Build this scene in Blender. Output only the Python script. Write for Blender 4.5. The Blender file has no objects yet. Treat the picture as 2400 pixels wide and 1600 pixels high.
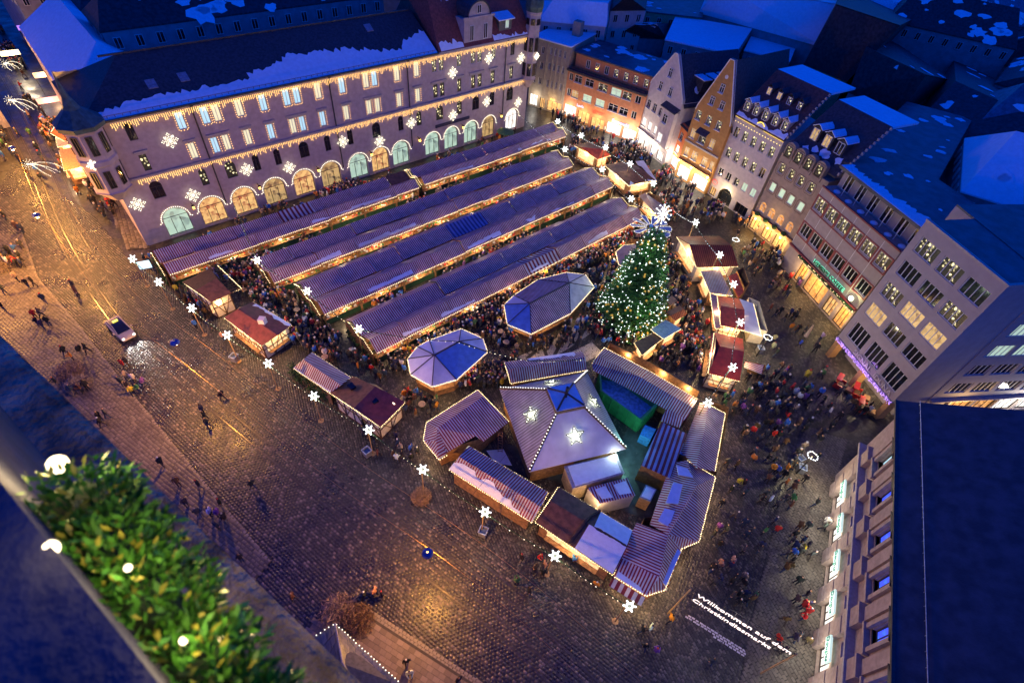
import bpy, math, random
import numpy as np
from mathutils import Vector, Matrix
random.seed(7); RNG = np.random.default_rng(7)
scn = bpy.context.scene
COL = scn.collection
R_ = math.radians
# ------------------------------------------------------------------ camera
CAM_H = 48.0            # metres above the square (gallery of the tower)
FPX = 1230.0            # focal length in pixels of the 2400 x 1600 photograph
_d = Vector((1075 - 1200, 1955 - 800, FPX)).normalized()
_f = Vector((0, 0, 1)); _y = (_f - _f.dot(_d) * _d).normalized(); _x = _y.cross(-_d)
ROT = Matrix((_x, _y, -_d))                    # lens axes -> world axes
camd = bpy.data.cameras.new('camera'); cam = bpy.data.objects.new('camera', camd); COL.objects.link(cam)
_r, _dn, _fw = ROT @ Vector((1, 0, 0)), ROT @ Vector((0, 1, 0)), ROT @ Vector((0, 0, 1))
cam.matrix_world = Matrix(((_r.x, -_dn.x, -_fw.x, 0), (_r.y, -_dn.y, -_fw.y, 0), (_r.z, -_dn.z, -_fw.z, CAM_H), (0, 0, 0, 1)))
camd.sensor_width = 36.0; camd.lens = FPX / 2400 * 36; camd.clip_start = 0.05; camd.clip_end = 2000
camd.dof.use_dof = True; camd.dof.focus_distance = 65.0; camd.dof.aperture_fstop = 3.2
scn.camera = cam
# ------------------------------------------------------------------ dusk sky
wd = bpy.data.worlds.new('World'); scn.world = wd; wd.use_nodes = True
wn = wd.node_tree.nodes; wl = wd.node_tree.links
bg = wn['Background']; sky = wn.new('ShaderNodeTexSky'); sky.sky_type = 'NISHITA'; sky.sun_disc = False
sky.sun_elevation = R_(1.5); sky.sun_rotation = R_(20); sky.air_density = 1.0; sky.dust_density = 0.3; sky.ozone_density = 6.0
tint = wn.new('ShaderNodeMix'); tint.data_type = 'RGBA'; tint.blend_type = 'MULTIPLY'; tint.inputs[0].default_value = 1.0
tint.inputs[7].default_value = (0.045, 0.36, 1.0, 1)      # blue hour
wl.new(sky.outputs[0], tint.inputs[6]); wl.new(tint.outputs[2], bg.inputs[0]); bg.inputs[1].default_value = 0.50
scn.view_settings.view_transform = 'Standard'; scn.view_settings.look = 'None'
scn.view_settings.exposure = 1.25; scn.view_settings.gamma = 1.0
scn.cycles.use_denoising = True
scn.cycles.max_bounces = 5; scn.cycles.diffuse_bounces = 2; scn.cycles.glossy_bounces = 2; scn.cycles.transmission_bounces = 2
scn.cycles.sample_clamp_indirect = 2.0; scn.cycles.sample_clamp_direct = 0.0
scn.cycles.caustics_reflective = False; scn.cycles.caustics_refractive = False
# ------------------------------------------------------------------ helpers
def spot(px, py, z=0.0):
    """point of the place at height z that the surveyed photograph shows at (px, py)"""
    r = ROT @ Vector((px - 1200, py - 800, FPX)); t = (z - CAM_H) / r.z
    return Vector((r.x * t, r.y * t, z))
def rgb(c): return (c[0], c[1], c[2], 1.0)
MATS = {}
GLOW = 0.30
def mat(name, base, rough=0.75, var=0.25, scale=4.0, bump=0.0, bscale=30.0, metal=0.0, spec=0.4, second=None):
    if name in MATS: return MATS[name]
    m = bpy.data.materials.new(name); m.use_nodes = True; nt = m.node_tree; n = nt.nodes; l = nt.links
    p = n['Principled BSDF']; p.inputs['Roughness'].default_value = rough; p.inputs['Metallic'].default_value = metal
    p.inputs['Specular IOR Level'].default_value = spec
    tc = n.new('ShaderNodeTexCoord'); nz = n.new('ShaderNodeTexNoise'); nz.inputs['Scale'].default_value = scale; nz.inputs['Detail'].default_value = 6
    l.new(tc.outputs['Object'], nz.inputs['Vector'])
    mx = n.new('ShaderNodeMix'); mx.data_type = 'RGBA'
    a = tuple(x * (1 - var) for x in base); b = second or tuple(min(1, x * (1 + var)) for x in base)
    mx.inputs[6].default_value = rgb(a); mx.inputs[7].default_value = rgb(b)
    rp = n.new('ShaderNodeMapRange'); rp.inputs[1].default_value = 0.35; rp.inputs[2].default_value = 0.65
    l.new(nz.outputs['Fac'], rp.inputs[0]); l.new(rp.outputs[0], mx.inputs[0]); l.new(mx.outputs[2], p.inputs['Base Color'])
    if bump:
        n2 = n.new('ShaderNodeTexNoise'); n2.inputs['Scale'].default_value = bscale; n2.inputs['Detail'].default_value = 4
        l.new(tc.outputs['Object'], n2.inputs['Vector']); bp = n.new('ShaderNodeBump'); bp.inputs['Strength'].default_value = bump; bp.inputs['Distance'].default_value = 0.05
        l.new(n2.outputs['Fac'], bp.inputs['Height']); l.new(bp.outputs[0], p.inputs['Normal'])
    MATS[name] = m; return m
def glow(name, color, strength, sample=False, mottled=0.0, scale=6.0, second=None):
    if name in MATS: return MATS[name]
    m = bpy.data.materials.new(name); m.use_nodes = True; nt = m.node_tree; n = nt.nodes; l = nt.links
    p = n['Principled BSDF']; p.inputs['Base Color'].default_value = rgb([c * .5 for c in color]); p.inputs['Roughness'].default_value = 0.3
    p.inputs['Emission Color'].default_value = rgb(color); p.inputs['Emission Strength'].default_value = strength * GLOW
    if mottled:
        tc = n.new('ShaderNodeTexCoord'); vz = n.new('ShaderNodeTexVoronoi'); vz.inputs['Scale'].default_value = scale
        l.new(tc.outputs['Object'], vz.inputs['Vector'])
        mx = n.new('ShaderNodeMix'); mx.data_type = 'RGBA'; mx.inputs[6].default_value = rgb(color); mx.inputs[7].default_value = rgb(second or (.05, .03, .02))
        sp = n.new('ShaderNodeSeparateColor'); l.new(vz.outputs['Color'], sp.inputs[0])
        rp = n.new('ShaderNodeMapRange'); rp.inputs[1].default_value = 1 - mottled; rp.inputs[2].default_value = 1.0
        l.new(sp.outputs[0], rp.inputs[0]); l.new(rp.outputs[0], mx.inputs[0]); l.new(mx.outputs[2], p.inputs['Emission Color'])
    m.cycles.emission_sampling = 'AUTO' if sample else 'NONE'
    MATS[name] = m; return m
def stripes(name, ca, cb, pitch, snow=0.0):
    """striped canvas; stripes run along V, counted along U in metres"""
    if name in MATS: return MATS[name]
    m = bpy.data.materials.new(name); m.use_nodes = True; nt = m.node_tree; n = nt.nodes; l = nt.links
    p = n['Principled BSDF']; p.inputs['Roughness'].default_value = 0.55; p.inputs['Specular IOR Level'].default_value = 0.35
    uv = n.new('ShaderNodeUVMap'); sx = n.new('ShaderNodeSeparateXYZ'); l.new(uv.outputs[0], sx.inputs[0])
    dv = n.new('ShaderNodeMath'); dv.operation = 'DIVIDE'; dv.inputs[1].default_value = pitch; l.new(sx.outputs[0], dv.inputs[0])
    fr = n.new('ShaderNodeMath'); fr.operation = 'FRACT'; l.new(dv.outputs[0], fr.inputs[0])
    gt = n.new('ShaderNodeMath'); gt.operation = 'GREATER_THAN'; gt.inputs[1].default_value = 0.5; l.new(fr.outputs[0], gt.inputs[0])
    mx = n.new('ShaderNodeMix'); mx.data_type = 'RGBA'; mx.inputs[6].default_value = rgb(ca); mx.inputs[7].default_value = rgb(cb)
    l.new(gt.outputs[0], mx.inputs[0])
    tc = n.new('ShaderNodeTexCoord'); nz = n.new('ShaderNodeTexNoise'); nz.inputs['Scale'].default_value = 0.9; nz.inputs['Detail'].default_value = 5
    l.new(tc.outputs['Object'], nz.inputs['Vector'])
    rp = n.new('ShaderNodeMapRange'); rp.inputs[1].default_value = .3; rp.inputs[2].default_value = .7; rp.inputs[3].default_value = .62; rp.inputs[4].default_value = 1.0
    l.new(nz.outputs['Fac'], rp.inputs[0])
    m2 = n.new('ShaderNodeMix'); m2.data_type = 'RGBA'; m2.blend_type = 'MULTIPLY'; m2.inputs[0].default_value = 1.0
    l.new(mx.outputs[2], m2.inputs[6]); l.new(rp.outputs[0], m2.inputs[7]); l.new(m2.outputs[2], p.inputs['Base Color'])
    bp = n.new('ShaderNodeBump'); bp.inputs['Strength'].default_value = .5; bp.inputs['Distance'].default_value = .12; l.new(nz.outputs['Fac'], bp.inputs['Height']); l.new(bp.outputs[0], p.inputs['Normal'])
    tr = n.new('ShaderNodeBsdfTranslucent'); l.new(m2.outputs[2], tr.inputs[0]); ms = n.new('ShaderNodeMixShader'); ms.inputs[0].default_value = .22
    l.new(p.outputs[0], ms.inputs[1]); l.new(tr.outputs[0], ms.inputs[2]); l.new(ms.outputs[0], n['Material Output'].inputs[0])
    MATS[name] = m; return m
class MB:
    def __init__(s): s.v = []; s.f = []; s.m = []; s.uv = []; s.has = False
    def poly(s, pts, m=0, uvd=None):
        pts = [Vector(p) for p in pts]; i = len(s.v); s.v += pts; s.f.append(tuple(range(i, i + len(pts)))); s.m.append(m)
        if uvd is not None:
            s.has = True; a = Vector(uvd).normalized(); s.uv.append([(p.dot(a), p.z) for p in pts])
        else: s.uv.append([(0, 0)] * len(pts))
        return s
    def slab(s, pts, t, m=0, uvd=None, ms=None):
        pts = [Vector(p) for p in pts]; lo = [p - Vector((0, 0, t)) for p in pts]
        nrm = Vector((0, 0, 0))
        for a, b in zip(pts, pts[1:] + pts[:1]): nrm += a.cross(b)
        if nrm.z < 0: pts.reverse(); lo.reverse()
        s.poly(pts, m, uvd); s.poly(lo[::-1], m if ms is None else ms, uvd)
        for i in range(len(pts)):
            j = (i + 1) % len(pts); s.poly([lo[i], lo[j], pts[j], pts[i]], m if ms is None else ms, uvd)
        return s
    def box(s, x0, x1, y0, y1, z0, z1, m=0, uvd=None):
        P = [(x, y, z) for z in (z0, z1) for y in (y0, y1) for x in (x0, x1)]
        for q in ((0, 2, 3, 1), (4, 5, 7, 6), (0, 1, 5, 4), (2, 6, 7, 3), (0, 4, 6, 2), (1, 3, 7, 5)): s.poly([P[k] for k in q], m, uvd)
        return s
    def prism(s, pts2, z0, z1, m=0, mt=None):
        a = sum(p[0] * q[1] - q[0] * p[1] for p, q in zip(pts2, pts2[1:] + pts2[:1]))
        if a < 0: pts2 = pts2[::-1]
        lo = [(p[0], p[1], z0) for p in pts2]; hi = [(p[0], p[1], z1) for p in pts2]
        s.poly(hi, m if mt is None else mt); s.poly(lo[::-1], m)
        for i in range(len(lo)):
            j = (i + 1) % len(lo); s.poly([lo[i], lo[j], hi[j], hi[i]], m)
        return s
    def tube(s, pts, r, n=5, m=0, r1=None):
        pts = [Vector(p) for p in pts]; rings = []
        for k, p in enumerate(pts):
            d = (pts[min(k + 1, len(pts) - 1)] - pts[max(k - 1, 0)]); d.normalize()
            a = d.orthogonal().normalized(); b = d.cross(a)
            rr = r if r1 is None else r + (r1 - r) * k / max(1, len(pts) - 1)
            i = len(s.v); s.v += [p + (a * math.cos(2 * math.pi * q / n) + b * math.sin(2 * math.pi * q / n)) * rr for q in range(n)]; rings.append(i)
        for i, j in zip(rings, rings[1:]):
            for q in range(n): s.f.append((i + q, i + (q + 1) % n, j + (q + 1) % n, j + q)); s.m.append(m); s.uv.append([(0, 0)] * 4)
        for i, rev in ((rings[0], 1), (rings[-1], 0)):
            fc = tuple(i + q for q in range(n)); s.f.append(fc[::-1] if rev else fc); s.m.append(m); s.uv.append([(0, 0)] * n)
        return s
    def octa(s, c, r, m=0, rz=None):
        c = Vector(c); i = len(s.v); q = rz or r
        s.v += [c + Vector(o) for o in ((r, 0, 0), (0, r, 0), (-r, 0, 0), (0, -r, 0), (0, 0, q), (0, 0, -q))]
        for f in ((0, 1, 4), (1, 2, 4), (2, 3, 4), (3, 0, 4), (1, 0, 5), (2, 1, 5), (3, 2, 5), (0, 3, 5)):
            s.f.append(tuple(i + k for k in f)); s.m.append(m); s.uv.append([(0, 0)] * 3)
        return s
    def ball(s, c, r, m=0, n=10, k=6, sz=1.0):
        c = Vector(c)
        for a in range(k):
            t0, t1 = math.pi * a / k, math.pi * (a + 1) / k
            for b in range(n):
                p0, p1 = 2 * math.pi * b / n, 2 * math.pi * (b + 1) / n
                P = lambda t, p: c + Vector((r * math.sin(t) * math.cos(p), r * math.sin(t) * math.sin(p), r * sz * math.cos(t)))
                if a == 0: s.poly([P(t0, p0), P(t1, p0), P(t1, p1)], m)
                elif a == k - 1: s.poly([P(t0, p0), P(t1, p0), P(t0, p1)], m)
                else: s.poly([P(t0, p0), P(t1, p0), P(t1, p1), P(t0, p1)], m)
        return s
    def mesh(s, name, mats, smooth=False):
        me = bpy.data.meshes.new(name); me.from_pydata([tuple(v) for v in s.v], [], s.f)
        for m in (mats if isinstance(mats, (list, tuple)) else [mats]): me.materials.append(m)
        me.polygons.foreach_set('material_index', s.m)
        if smooth: me.polygons.foreach_set('use_smooth', [True] * len(s.f))
        if s.has:
            u = me.uv_layers.new(name='UVMap'); u.data.foreach_set('uv', [c for f in s.uv for p in f for c in p])
        me.update(); return me
    def build(s, name, mats, parent=None, smooth=False, kind=None):
        o = bpy.data.objects.new(name, s.mesh(name, mats, smooth)); COL.objects.link(o)
        if parent: o.parent = parent
        if kind: o['kind'] = kind
        return o
def tag(o, label, cat, group=None):
    o['label'] = label; o['category'] = cat
    if group: o['group'] = group
    return o
def thing(name, label, cat, loc=(0, 0, 0), rz=0.0, group=None):
    o = bpy.data.objects.new(name, None); COL.objects.link(o); o.location = loc; o.rotation_euler = (0, 0, rz); o.empty_display_size = .3
    return tag(o, label, cat, group)
def put(name, me, parent=None, loc=(0, 0, 0), rz=0.0):
    o = bpy.data.objects.new(name, me); COL.objects.link(o); o.location = loc; o.rotation_euler = (0, 0, rz)
    if parent: o.parent = parent
    return o
def struct(o): o['kind'] = 'structure'; return o
def lamp(name, loc, color, watts, radius=.12, parent=None, kind='POINT'):
    d = bpy.data.lights.new(name, kind); d.color = color; d.energy = watts; d.shadow_soft_size = radius
    o = bpy.data.objects.new(name, d); COL.objects.link(o); o.location = loc
    if parent: o.parent = parent
    return o
def lerp(a, b, t): return Vector(a) * (1 - t) + Vector(b) * t
def chain(a, b, sag, n):
    return [lerp(a, b, i / n) - Vector((0, 0, sag * 4 * (i / n) * (1 - i / n))) for i in range(n + 1)]
def bulbs(mb, pts, step=.3, r=.05, m=0, drop=0.0, jit=0.02):
    pts = [Vector(p) for p in pts]
    for a, b in zip(pts, pts[1:]):
        n = max(1, int((b - a).length / step))
        for i in range(n):
            mb.octa(lerp(a, b, (i + .5) / n) + Vector((random.uniform(-jit, jit), random.uniform(-jit, jit), -drop + random.uniform(-jit, jit))), r, m)
# ------------------------------------------------------------------ materials
WARM = (1.0, 0.62, 0.25); SODIUM = (1.0, 0.45, 0.08); COOL = (0.85, 0.95, 1.0); WWHITE = (1.0, 0.8, 0.5)
bulb_warm = glow('bulb_warm', (1.0, .75, .36), 6.5); bulb_white = glow('bulb_white', (.92, .96, 1.0), 4.2); bulb_gold = glow('bulb_gold', (1.0, .55, .15), 6.5)
bulb_cream = glow('bulb_cream', (1.0, .92, .66), 4.4); bulb_violet = glow('bulb_violet', (.55, .3, 1.0), 3.5)
wire = mat('wire', (.02, .025, .02), .7)
snow = mat('snow', (.80, .82, .86), .75, .06, 2.0, .5, 9.0)
dirty_snow = mat('trodden_snow', (.45, .45, .47), .8, .3, 2.0, .5, 9.0)
red_white = stripes('red_white_canvas', (.76, .72, .70), (.34, .03, .05), .27)
red_white_wide = stripes('wide_red_white_canvas', (.74, .72, .70), (.26, .03, .04), .62)
blue_white_wide = stripes('wide_blue_white_canvas', (.30, .36, .62), (.09, .10, .28), .62)
red_blue = stripes('red_blue_canvas', (.36, .42, .72), (.22, .03, .06), .52)
wood = mat('stall_wood', (.30, .16, .07), .6, .35, 3.0, .3, 20); dark_wood = mat('dark_timber', (.09, .045, .025), .65, .3, 3.0)
green_cloth = mat('green_skirt', (.03, .09, .04), .8, .3, 5.0); plaster_wood = mat('cream_infill', (.62, .54, .40), .8, .12)
brown_roof = mat('brown_felt_roof', (.16, .07, .04), .75, .3, 2.0, .4, 12); red_roof = mat('red_felt_roof', (.50, .07, .03), .55, .25, 2.0, .3, 12)
darkred_roof = mat('dark_red_roof', (.17, .035, .035), .6, .25, 2.0, .3, 12); grey_canvas = mat('grey_canvas', (.5, .48, .47), .6, .15, 1.5, .3, 6)
white_canvas = mat('white_canvas', (.70, .69, .68), .6, .10, 1.2, .3, 6); blue_canvas = mat('blue_canvas', (.10, .22, .55), .5, .15, 1.5, .3, 6)
iron = mat('dark_iron', (.03, .03, .032), .5, .2, metal=.4); steel = mat('galvanised_steel', (.35, .36, .37), .45, .2, metal=.6)
lit_hatch = glow('lit_stall_interior', (1.0, .70, .34), 1.7, True, .6, 5.0, (.5, .16, .05))
glass_dark = mat('dark_glass', (.012, .014, .018), .08, .3, 2.0, spec=.8)
goods_mats = [mat('goods_' + n, c, .6, .4, 14) for n, c in (('ochre', (.6, .38, .12)), ('red', (.55, .06, .05)), ('white', (.75, .72, .65)), ('brown', (.25, .12, .05)), ('green', (.08, .22, .07)))]
# ------------------------------------------------------------------ ground
def sett_mat(name, dark, light, share, rough, spec=.5, tonal=True):
    m = bpy.data.materials.new(name); m.use_nodes = True; n = m.node_tree.nodes; l = m.node_tree.links; p = n['Principled BSDF']
    tc = n.new('ShaderNodeTexCoord')
    if tonal:
        at = n.new('ShaderNodeAttribute'); at.attribute_name = 'tone'; src = at.outputs['Fac']
    else:
        vz = n.new('ShaderNodeTexVoronoi'); vz.inputs['Scale'].default_value = 3.6; vz.inputs['Randomness'].default_value = .55; l.new(tc.outputs['Object'], vz.inputs['Vector'])
        sp = n.new('ShaderNodeSeparateColor'); l.new(vz.outputs['Color'], sp.inputs[0]); src = sp.outputs[0]
    rp = n.new('ShaderNodeMapRange'); rp.inputs[1].default_value = 1 - share * 2; rp.inputs[2].default_value = 1.0; l.new(src, rp.inputs[0])
    nz = n.new('ShaderNodeTexNoise'); nz.inputs['Scale'].default_value = .35; nz.inputs['Detail'].default_value = 5; l.new(tc.outputs['Object'], nz.inputs['Vector'])
    mx = n.new('ShaderNodeMix'); mx.data_type = 'RGBA'; mx.inputs[6].default_value = rgb(dark); mx.inputs[7].default_value = rgb(light); l.new(rp.outputs[0], mx.inputs[0])
    m2 = n.new('ShaderNodeMix'); m2.data_type = 'RGBA'; m2.blend_type = 'MULTIPLY'; m2.inputs[0].default_value = .7; l.new(mx.outputs[2], m2.inputs[6]); l.new(nz.outputs['Fac'], m2.inputs[7]); l.new(m2.outputs[2], p.inputs['Base Color'])
    rr = n.new('ShaderNodeMapRange'); rr.inputs[1].default_value = .35; rr.inputs[2].default_value = .65; rr.inputs[3].default_value = rough - .12; rr.inputs[4].default_value = rough + .15
    l.new(nz.outputs['Fac'], rr.inputs[0]); l.new(rr.outputs[0], p.inputs['Roughness']); p.inputs['Specular IOR Level'].default_value = spec
    n2 = n.new('ShaderNodeTexNoise'); n2.inputs['Scale'].default_value = 7; n2.inputs['Detail'].default_value = 3; l.new(tc.outputs['Object'], n2.inputs['Vector'])
    bp = n.new('ShaderNodeBump'); bp.inputs['Strength'].default_value = .35; bp.inputs['Distance'].default_value = .05; l.new(n2.outputs['Fac'], bp.inputs['Height']); l.new(bp.outputs[0], p.inputs['Normal'])
    return m
ground_mat = sett_mat('wet_paving', (.030, .026, .024), (.10, .085, .07), .3, .42, .5, False)
street_mat = sett_mat('wet_street_setts', (.045, .036, .032), (.26, .20, .16), .16, .34, .6)
plaza_mat = sett_mat('wet_plaza_setts', (.06, .052, .046), (.20, .17, .14), .25, .40, .5)
slab_mat = sett_mat('sandstone_slabs', (.17, .135, .10), (.26, .21, .16), .4, .5, .4)
joint_mat = mat('dark_joint', (.06, .05, .042), .8)
rail_mat = mat('tram_rail', (.10, .09, .085), .3, .2, metal=.8)
gm = MB(); gm.poly([(-420, -120, 0), (420, -120, 0), (420, 520, 0), (-420, 520, 0)])
ground = struct(gm.build('ground', ground_mat))
def inside(P, poly):
    x, y = P[:, 0], P[:, 1]; r = np.zeros(len(P), bool)
    for (x1, y1), (x2, y2) in zip(poly, poly[1:] + poly[:1]):
        c = ((y1 > y) != (y2 > y)); t = (x2 - x1) * (y - y1) / (y2 - y1 + 1e-12) + x1; r ^= c & (x < t)
    return r
def pxpoly(pts, z=0.0): return [tuple(spot(*p, z)[:2]) for p in pts]
def setts(name, poly, holes, ang, lx, ly, gap, z0, h, mats, parent, tilt=.012, bend=0.0):
    P = np.array(poly); c = P.mean(0); ca, sa = math.cos(ang), math.sin(ang)
    Q = (P - c) @ np.array([[ca, -sa], [sa, ca]]); lo, hi = Q.min(0), Q.max(0)
    nx, ny = int((hi[0] - lo[0]) / lx) + 1, int((hi[1] - lo[1]) / ly) + 1
    I, J = np.meshgrid(np.arange(nx), np.arange(ny)); I = I.ravel(); J = J.ravel()
    X = lo[0] + (I + .5 * (J % 2)) * lx + RNG.normal(0, lx * .04, len(I)); Y = lo[1] + J * ly + RNG.normal(0, ly * .04, len(I))
    if bend: Y = Y + bend * np.sin(X * .8)
    W = np.stack([X * ca - Y * sa, X * sa + Y * ca], 1) + c
    k = inside(W, poly)
    for hp in holes: k &= ~inside(W, hp)
    W = W[k]; n = len(W)
    hw = (lx - gap) / 2 * RNG.uniform(.86, 1.06, n); hh = (ly - gap) / 2 * RNG.uniform(.86, 1.06, n); rot = ang + RNG.normal(0, .05, n)
    tx, ty = RNG.normal(0, tilt, n), RNG.normal(0, tilt, n); hz = z0 + h + RNG.normal(0, h * .15, n)
    V = np.zeros((n, 8, 3))
    for q, (a, b) in enumerate(((-1, -1), (1, -1), (1, 1), (-1, 1))):
        for lev, sc in ((0, 1.0), (1, .80)):
            dx, dy = a * hw * sc, b * hh * sc
            V[:, q + 4 * lev, 0] = W[:, 0] + dx * np.cos(rot) - dy * np.sin(rot); V[:, q + 4 * lev, 1] = W[:, 1] + dx * np.sin(rot) + dy * np.cos(rot)
            V[:, q + 4 * lev, 2] = z0 - .004 if lev == 0 else hz + dx * tx * 8 + dy * ty * 8
    F = np.array([(4, 5, 6, 7), (0, 1, 5, 4), (1, 2, 6, 5), (2, 3, 7, 6), (3, 0, 4, 7)])
    A = (np.arange(n)[:, None, None] * 8 + F[None]).reshape(-1)
    me = bpy.data.meshes.new(name); me.vertices.add(n * 8); me.vertices.foreach_set('co', V.reshape(-1)); me.loops.add(len(A)); me.loops.foreach_set('vertex_index', A)
    me.polygons.add(n * 5); me.polygons.foreach_set('loop_start', np.arange(n * 5) * 4); me.polygons.foreach_set('loop_total', np.full(n * 5, 4))
    at = me.attributes.new('tone', 'FLOAT', 'POINT'); at.data.foreach_set('value', np.repeat(RNG.random(n), 8))
    me.materials.append(mats); me.update(calc_edges=True)
    o = bpy.data.objects.new(name, me); COL.objects.link(o); o.parent = parent; o['kind'] = 'stuff'; return o
TRK = math.atan2(-.531, .847)
left_pave = pxpoly([(52, 550), (88, 653), (184, 764), (260, 864), (318, 936), (470, 1122), (633, 1318), (560, 1400), (300, 1560), (-300, 1000), (-200, 560)])
far_pave = pxpoly([(155, 300), (215, 400), (262, 500), (300, 585), (352, 582), (300, 480), (262, 430), (175, 270)])
bottom_pave = pxpoly([(735, 1455), (860, 1440), (1109, 1600), (1300, 1730), (900, 1790), (600, 1640)])
right_pave = pxpoly([(1885, 1000), (1819, 1214), (1765, 1440), (1735, 1600), (1715, 1750), (1905, 1750), (1910, 1560), (1948, 1204), (1985, 1030)])
slab_strip = pxpoly([(1601, 1440), (1612, 1436), (1762, 1530), (1748, 1545)])
street = pxpoly([(30, 380), (105, 430), (215, 500), (330, 640), (480, 780), (720, 970), (900, 1120), (1180, 1300), (1450, 1480), (1560, 1600), (1560, 1800), (500, 1800), (0, 1000), (-60, 560)])
plaza = pxpoly([(330, 640), (480, 780), (720, 970), (900, 1120), (1180, 1300), (1450, 1480), (1560, 1600), (1560, 1800), (1760, 1800), (1885, 1000), (2110, 930), (1990, 800), (1840, 620), (1740, 545), (1690, 640), (1640, 880), (1440, 760), (1100, 760), (860, 860), (600, 640), (420, 600)])
setts('cobble_setts', street, [left_pave, bottom_pave], TRK, .34, .27, .05, 0.0, .035, street_mat, ground)
setts('paving_setts', plaza, [right_pave, slab_strip, street], R_(-62), .36, .25, .04, 0.0, .03, plaza_mat, ground)
def pavement(name, poly, h, label_m):
    mb = MB(); mb.prism([Vector(p).to_2d() for p in poly], -.02, h, 0); return struct(mb.build(name, label_m))
pl = pavement('pavement', left_pave, .13, joint_mat); pl.name = 'left_pavement'
setts('paving_slabs', left_pave, [], TRK + .06, .5, .33, .012, .13, .012, slab_mat, pl, .001)
pr = pavement('right_pavement', right_pave, .04, joint_mat); setts('paving_slabs', right_pave, [], R_(-66), .42, .3, .02, .04, .014, slab_mat, pr, .003)
pf = pavement('far_pavement', far_pave, .12, joint_mat); setts('paving_slabs', far_pave, [], R_(128), .8, .5, .03, .12, .012, slab_mat, pf, .001)
pb = pavement('bottom_pavement', bottom_pave, .13, joint_mat)
def slab_random(name, a, b):
    m = mat(name, a, .5, .2, 3.0, .2, 20); n = m.node_tree.nodes; l = m.node_tree.links; p = n['Principled BSDF']
    oi = n.new('ShaderNodeObjectInfo'); mx = n.new('ShaderNodeMix'); mx.data_type = 'RGBA'; mx.inputs[6].default_value = rgb(a); mx.inputs[7].default_value = rgb(b)
    l.new(oi.outputs['Random'], mx.inputs[0]); l.new(mx.outputs[2], p.inputs['Base Color']); return m
slab_obj_mat = slab_random('pavement_slab_stone', (.15, .115, .08), (.26, .20, .145))
_me = MB().box(-.27, .27, -.19, .19, -.01, .02).mesh('paving_slab', slab_obj_mat)
_e0 = Vector(bottom_pave[1]); _dir = (Vector(bottom_pave[2]) - _e0).normalized(); _nor = Vector((_dir.y, -_dir.x))
cnt = 0
for j in range(1, 14):
    for i in range(-9, 24):
        q = _e0 + _dir * ((i + .5 * (j % 2)) * .56) + _nor * (j * .4)
        if cnt < 290 and inside(np.array([[q.x, q.y]]), bottom_pave)[0]:
            put('paving_slab', _me, pb, (q.x, q.y, .13 + random.uniform(-.003, .003)), math.atan2(_dir.y, _dir.x)); cnt += 1
_km = MB().box(-.16, .16, -.12, .12, 0, .15).mesh('kerb_stone', mat('kerb_stone', (.24, .20, .15), .5, .3, 5))
for base, host in (((1, 2), pb),):
    a, b = Vector(bottom_pave[1]), Vector(bottom_pave[3]); n = int((b - a).length / .36)
    for k in range(n):
        for row in range(2):
            q = lerp(a, b, (k + .5 * row) / n) - _nor * (.1 + .26 * row); put('kerb_stone', _km, host, (q.x, q.y, -.07 + .04 * (1 - row)), math.atan2(_dir.y, _dir.x))
lp = [Vector(p) for p in left_pave[:7]]
for a, b in zip(lp, lp[1:]):
    n = int((b - a).length / .42); d = (b - a).normalized()
    for k in range(n):
        q = lerp(a, b, (k + .5) / n); put('kerb_stone', _km, pl, (q.x, q.y, -.015), math.atan2(d.y, d.x))
# light tile strip under the welcome sign
sm = MB(); sm.prism([Vector(p).to_2d() for p in slab_strip], 0, .02); ss = struct(sm.build('tile_strip', joint_mat))
_sd = Vector(slab_strip[2]) - Vector(slab_strip[1])
setts('white_tiles', slab_strip, [], math.atan2(_sd.y, _sd.x), .34, .2, .045, .02, .015, mat('white_tile', (.62, .58, .56), .45, .12), ss, .002)
# tram rails: two tracks of two rails each
r1 = [(-40, 180), (20, 300), (68, 400), (100, 480), (134, 560), (190, 655), (255, 748), (323, 825), (459, 932), (650, 1089), (810, 1220), (1028, 1376), (1155, 1478), (1268, 1583), (1400, 1720)]
r1 = [spot(*p).to_2d() for p in r1]
def smooth_line(p, n=6):
    out = []
    for i in range(len(p) - 1):
        a, b, c, d = p[max(i - 1, 0)], p[i], p[i + 1], p[min(i + 2, len(p) - 1)]
        for k in range(n):
            t = k / n; out.append(.5 * ((2 * b) + (c - a) * t + (2 * a - 5 * b + 4 * c - d) * t * t + (3 * b - a - 3 * c + d) * t ** 3))
    return out + [p[-1]]
sl = smooth_line(r1)
trk = struct(bpy.data.objects.new('tram_tracks', None)); COL.objects.link(trk)
for off in (0, 1.03, 2.72, 3.75):
    mb = MB(); L = []
    for i, p in enumerate(sl):
        d = (sl[min(i + 1, len(sl) - 1)] - sl[max(i - 1, 0)]).normalized(); nn = Vector((-d.y, d.x)); L.append((p + nn * off, nn))
    for (p, a), (q, b) in zip(L, L[1:]):
        for lo, hi, z, m in ((-.15, .15, .034, 1), (-.05, .05, .046, 0)):
            P = [p + a * lo, q + b * lo, q + b * hi, p + a * hi]; mb.poly([(v.x, v.y, z) for v in P], m)
    mb.build('rail', [rail_mat, joint_mat], trk)
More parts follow.
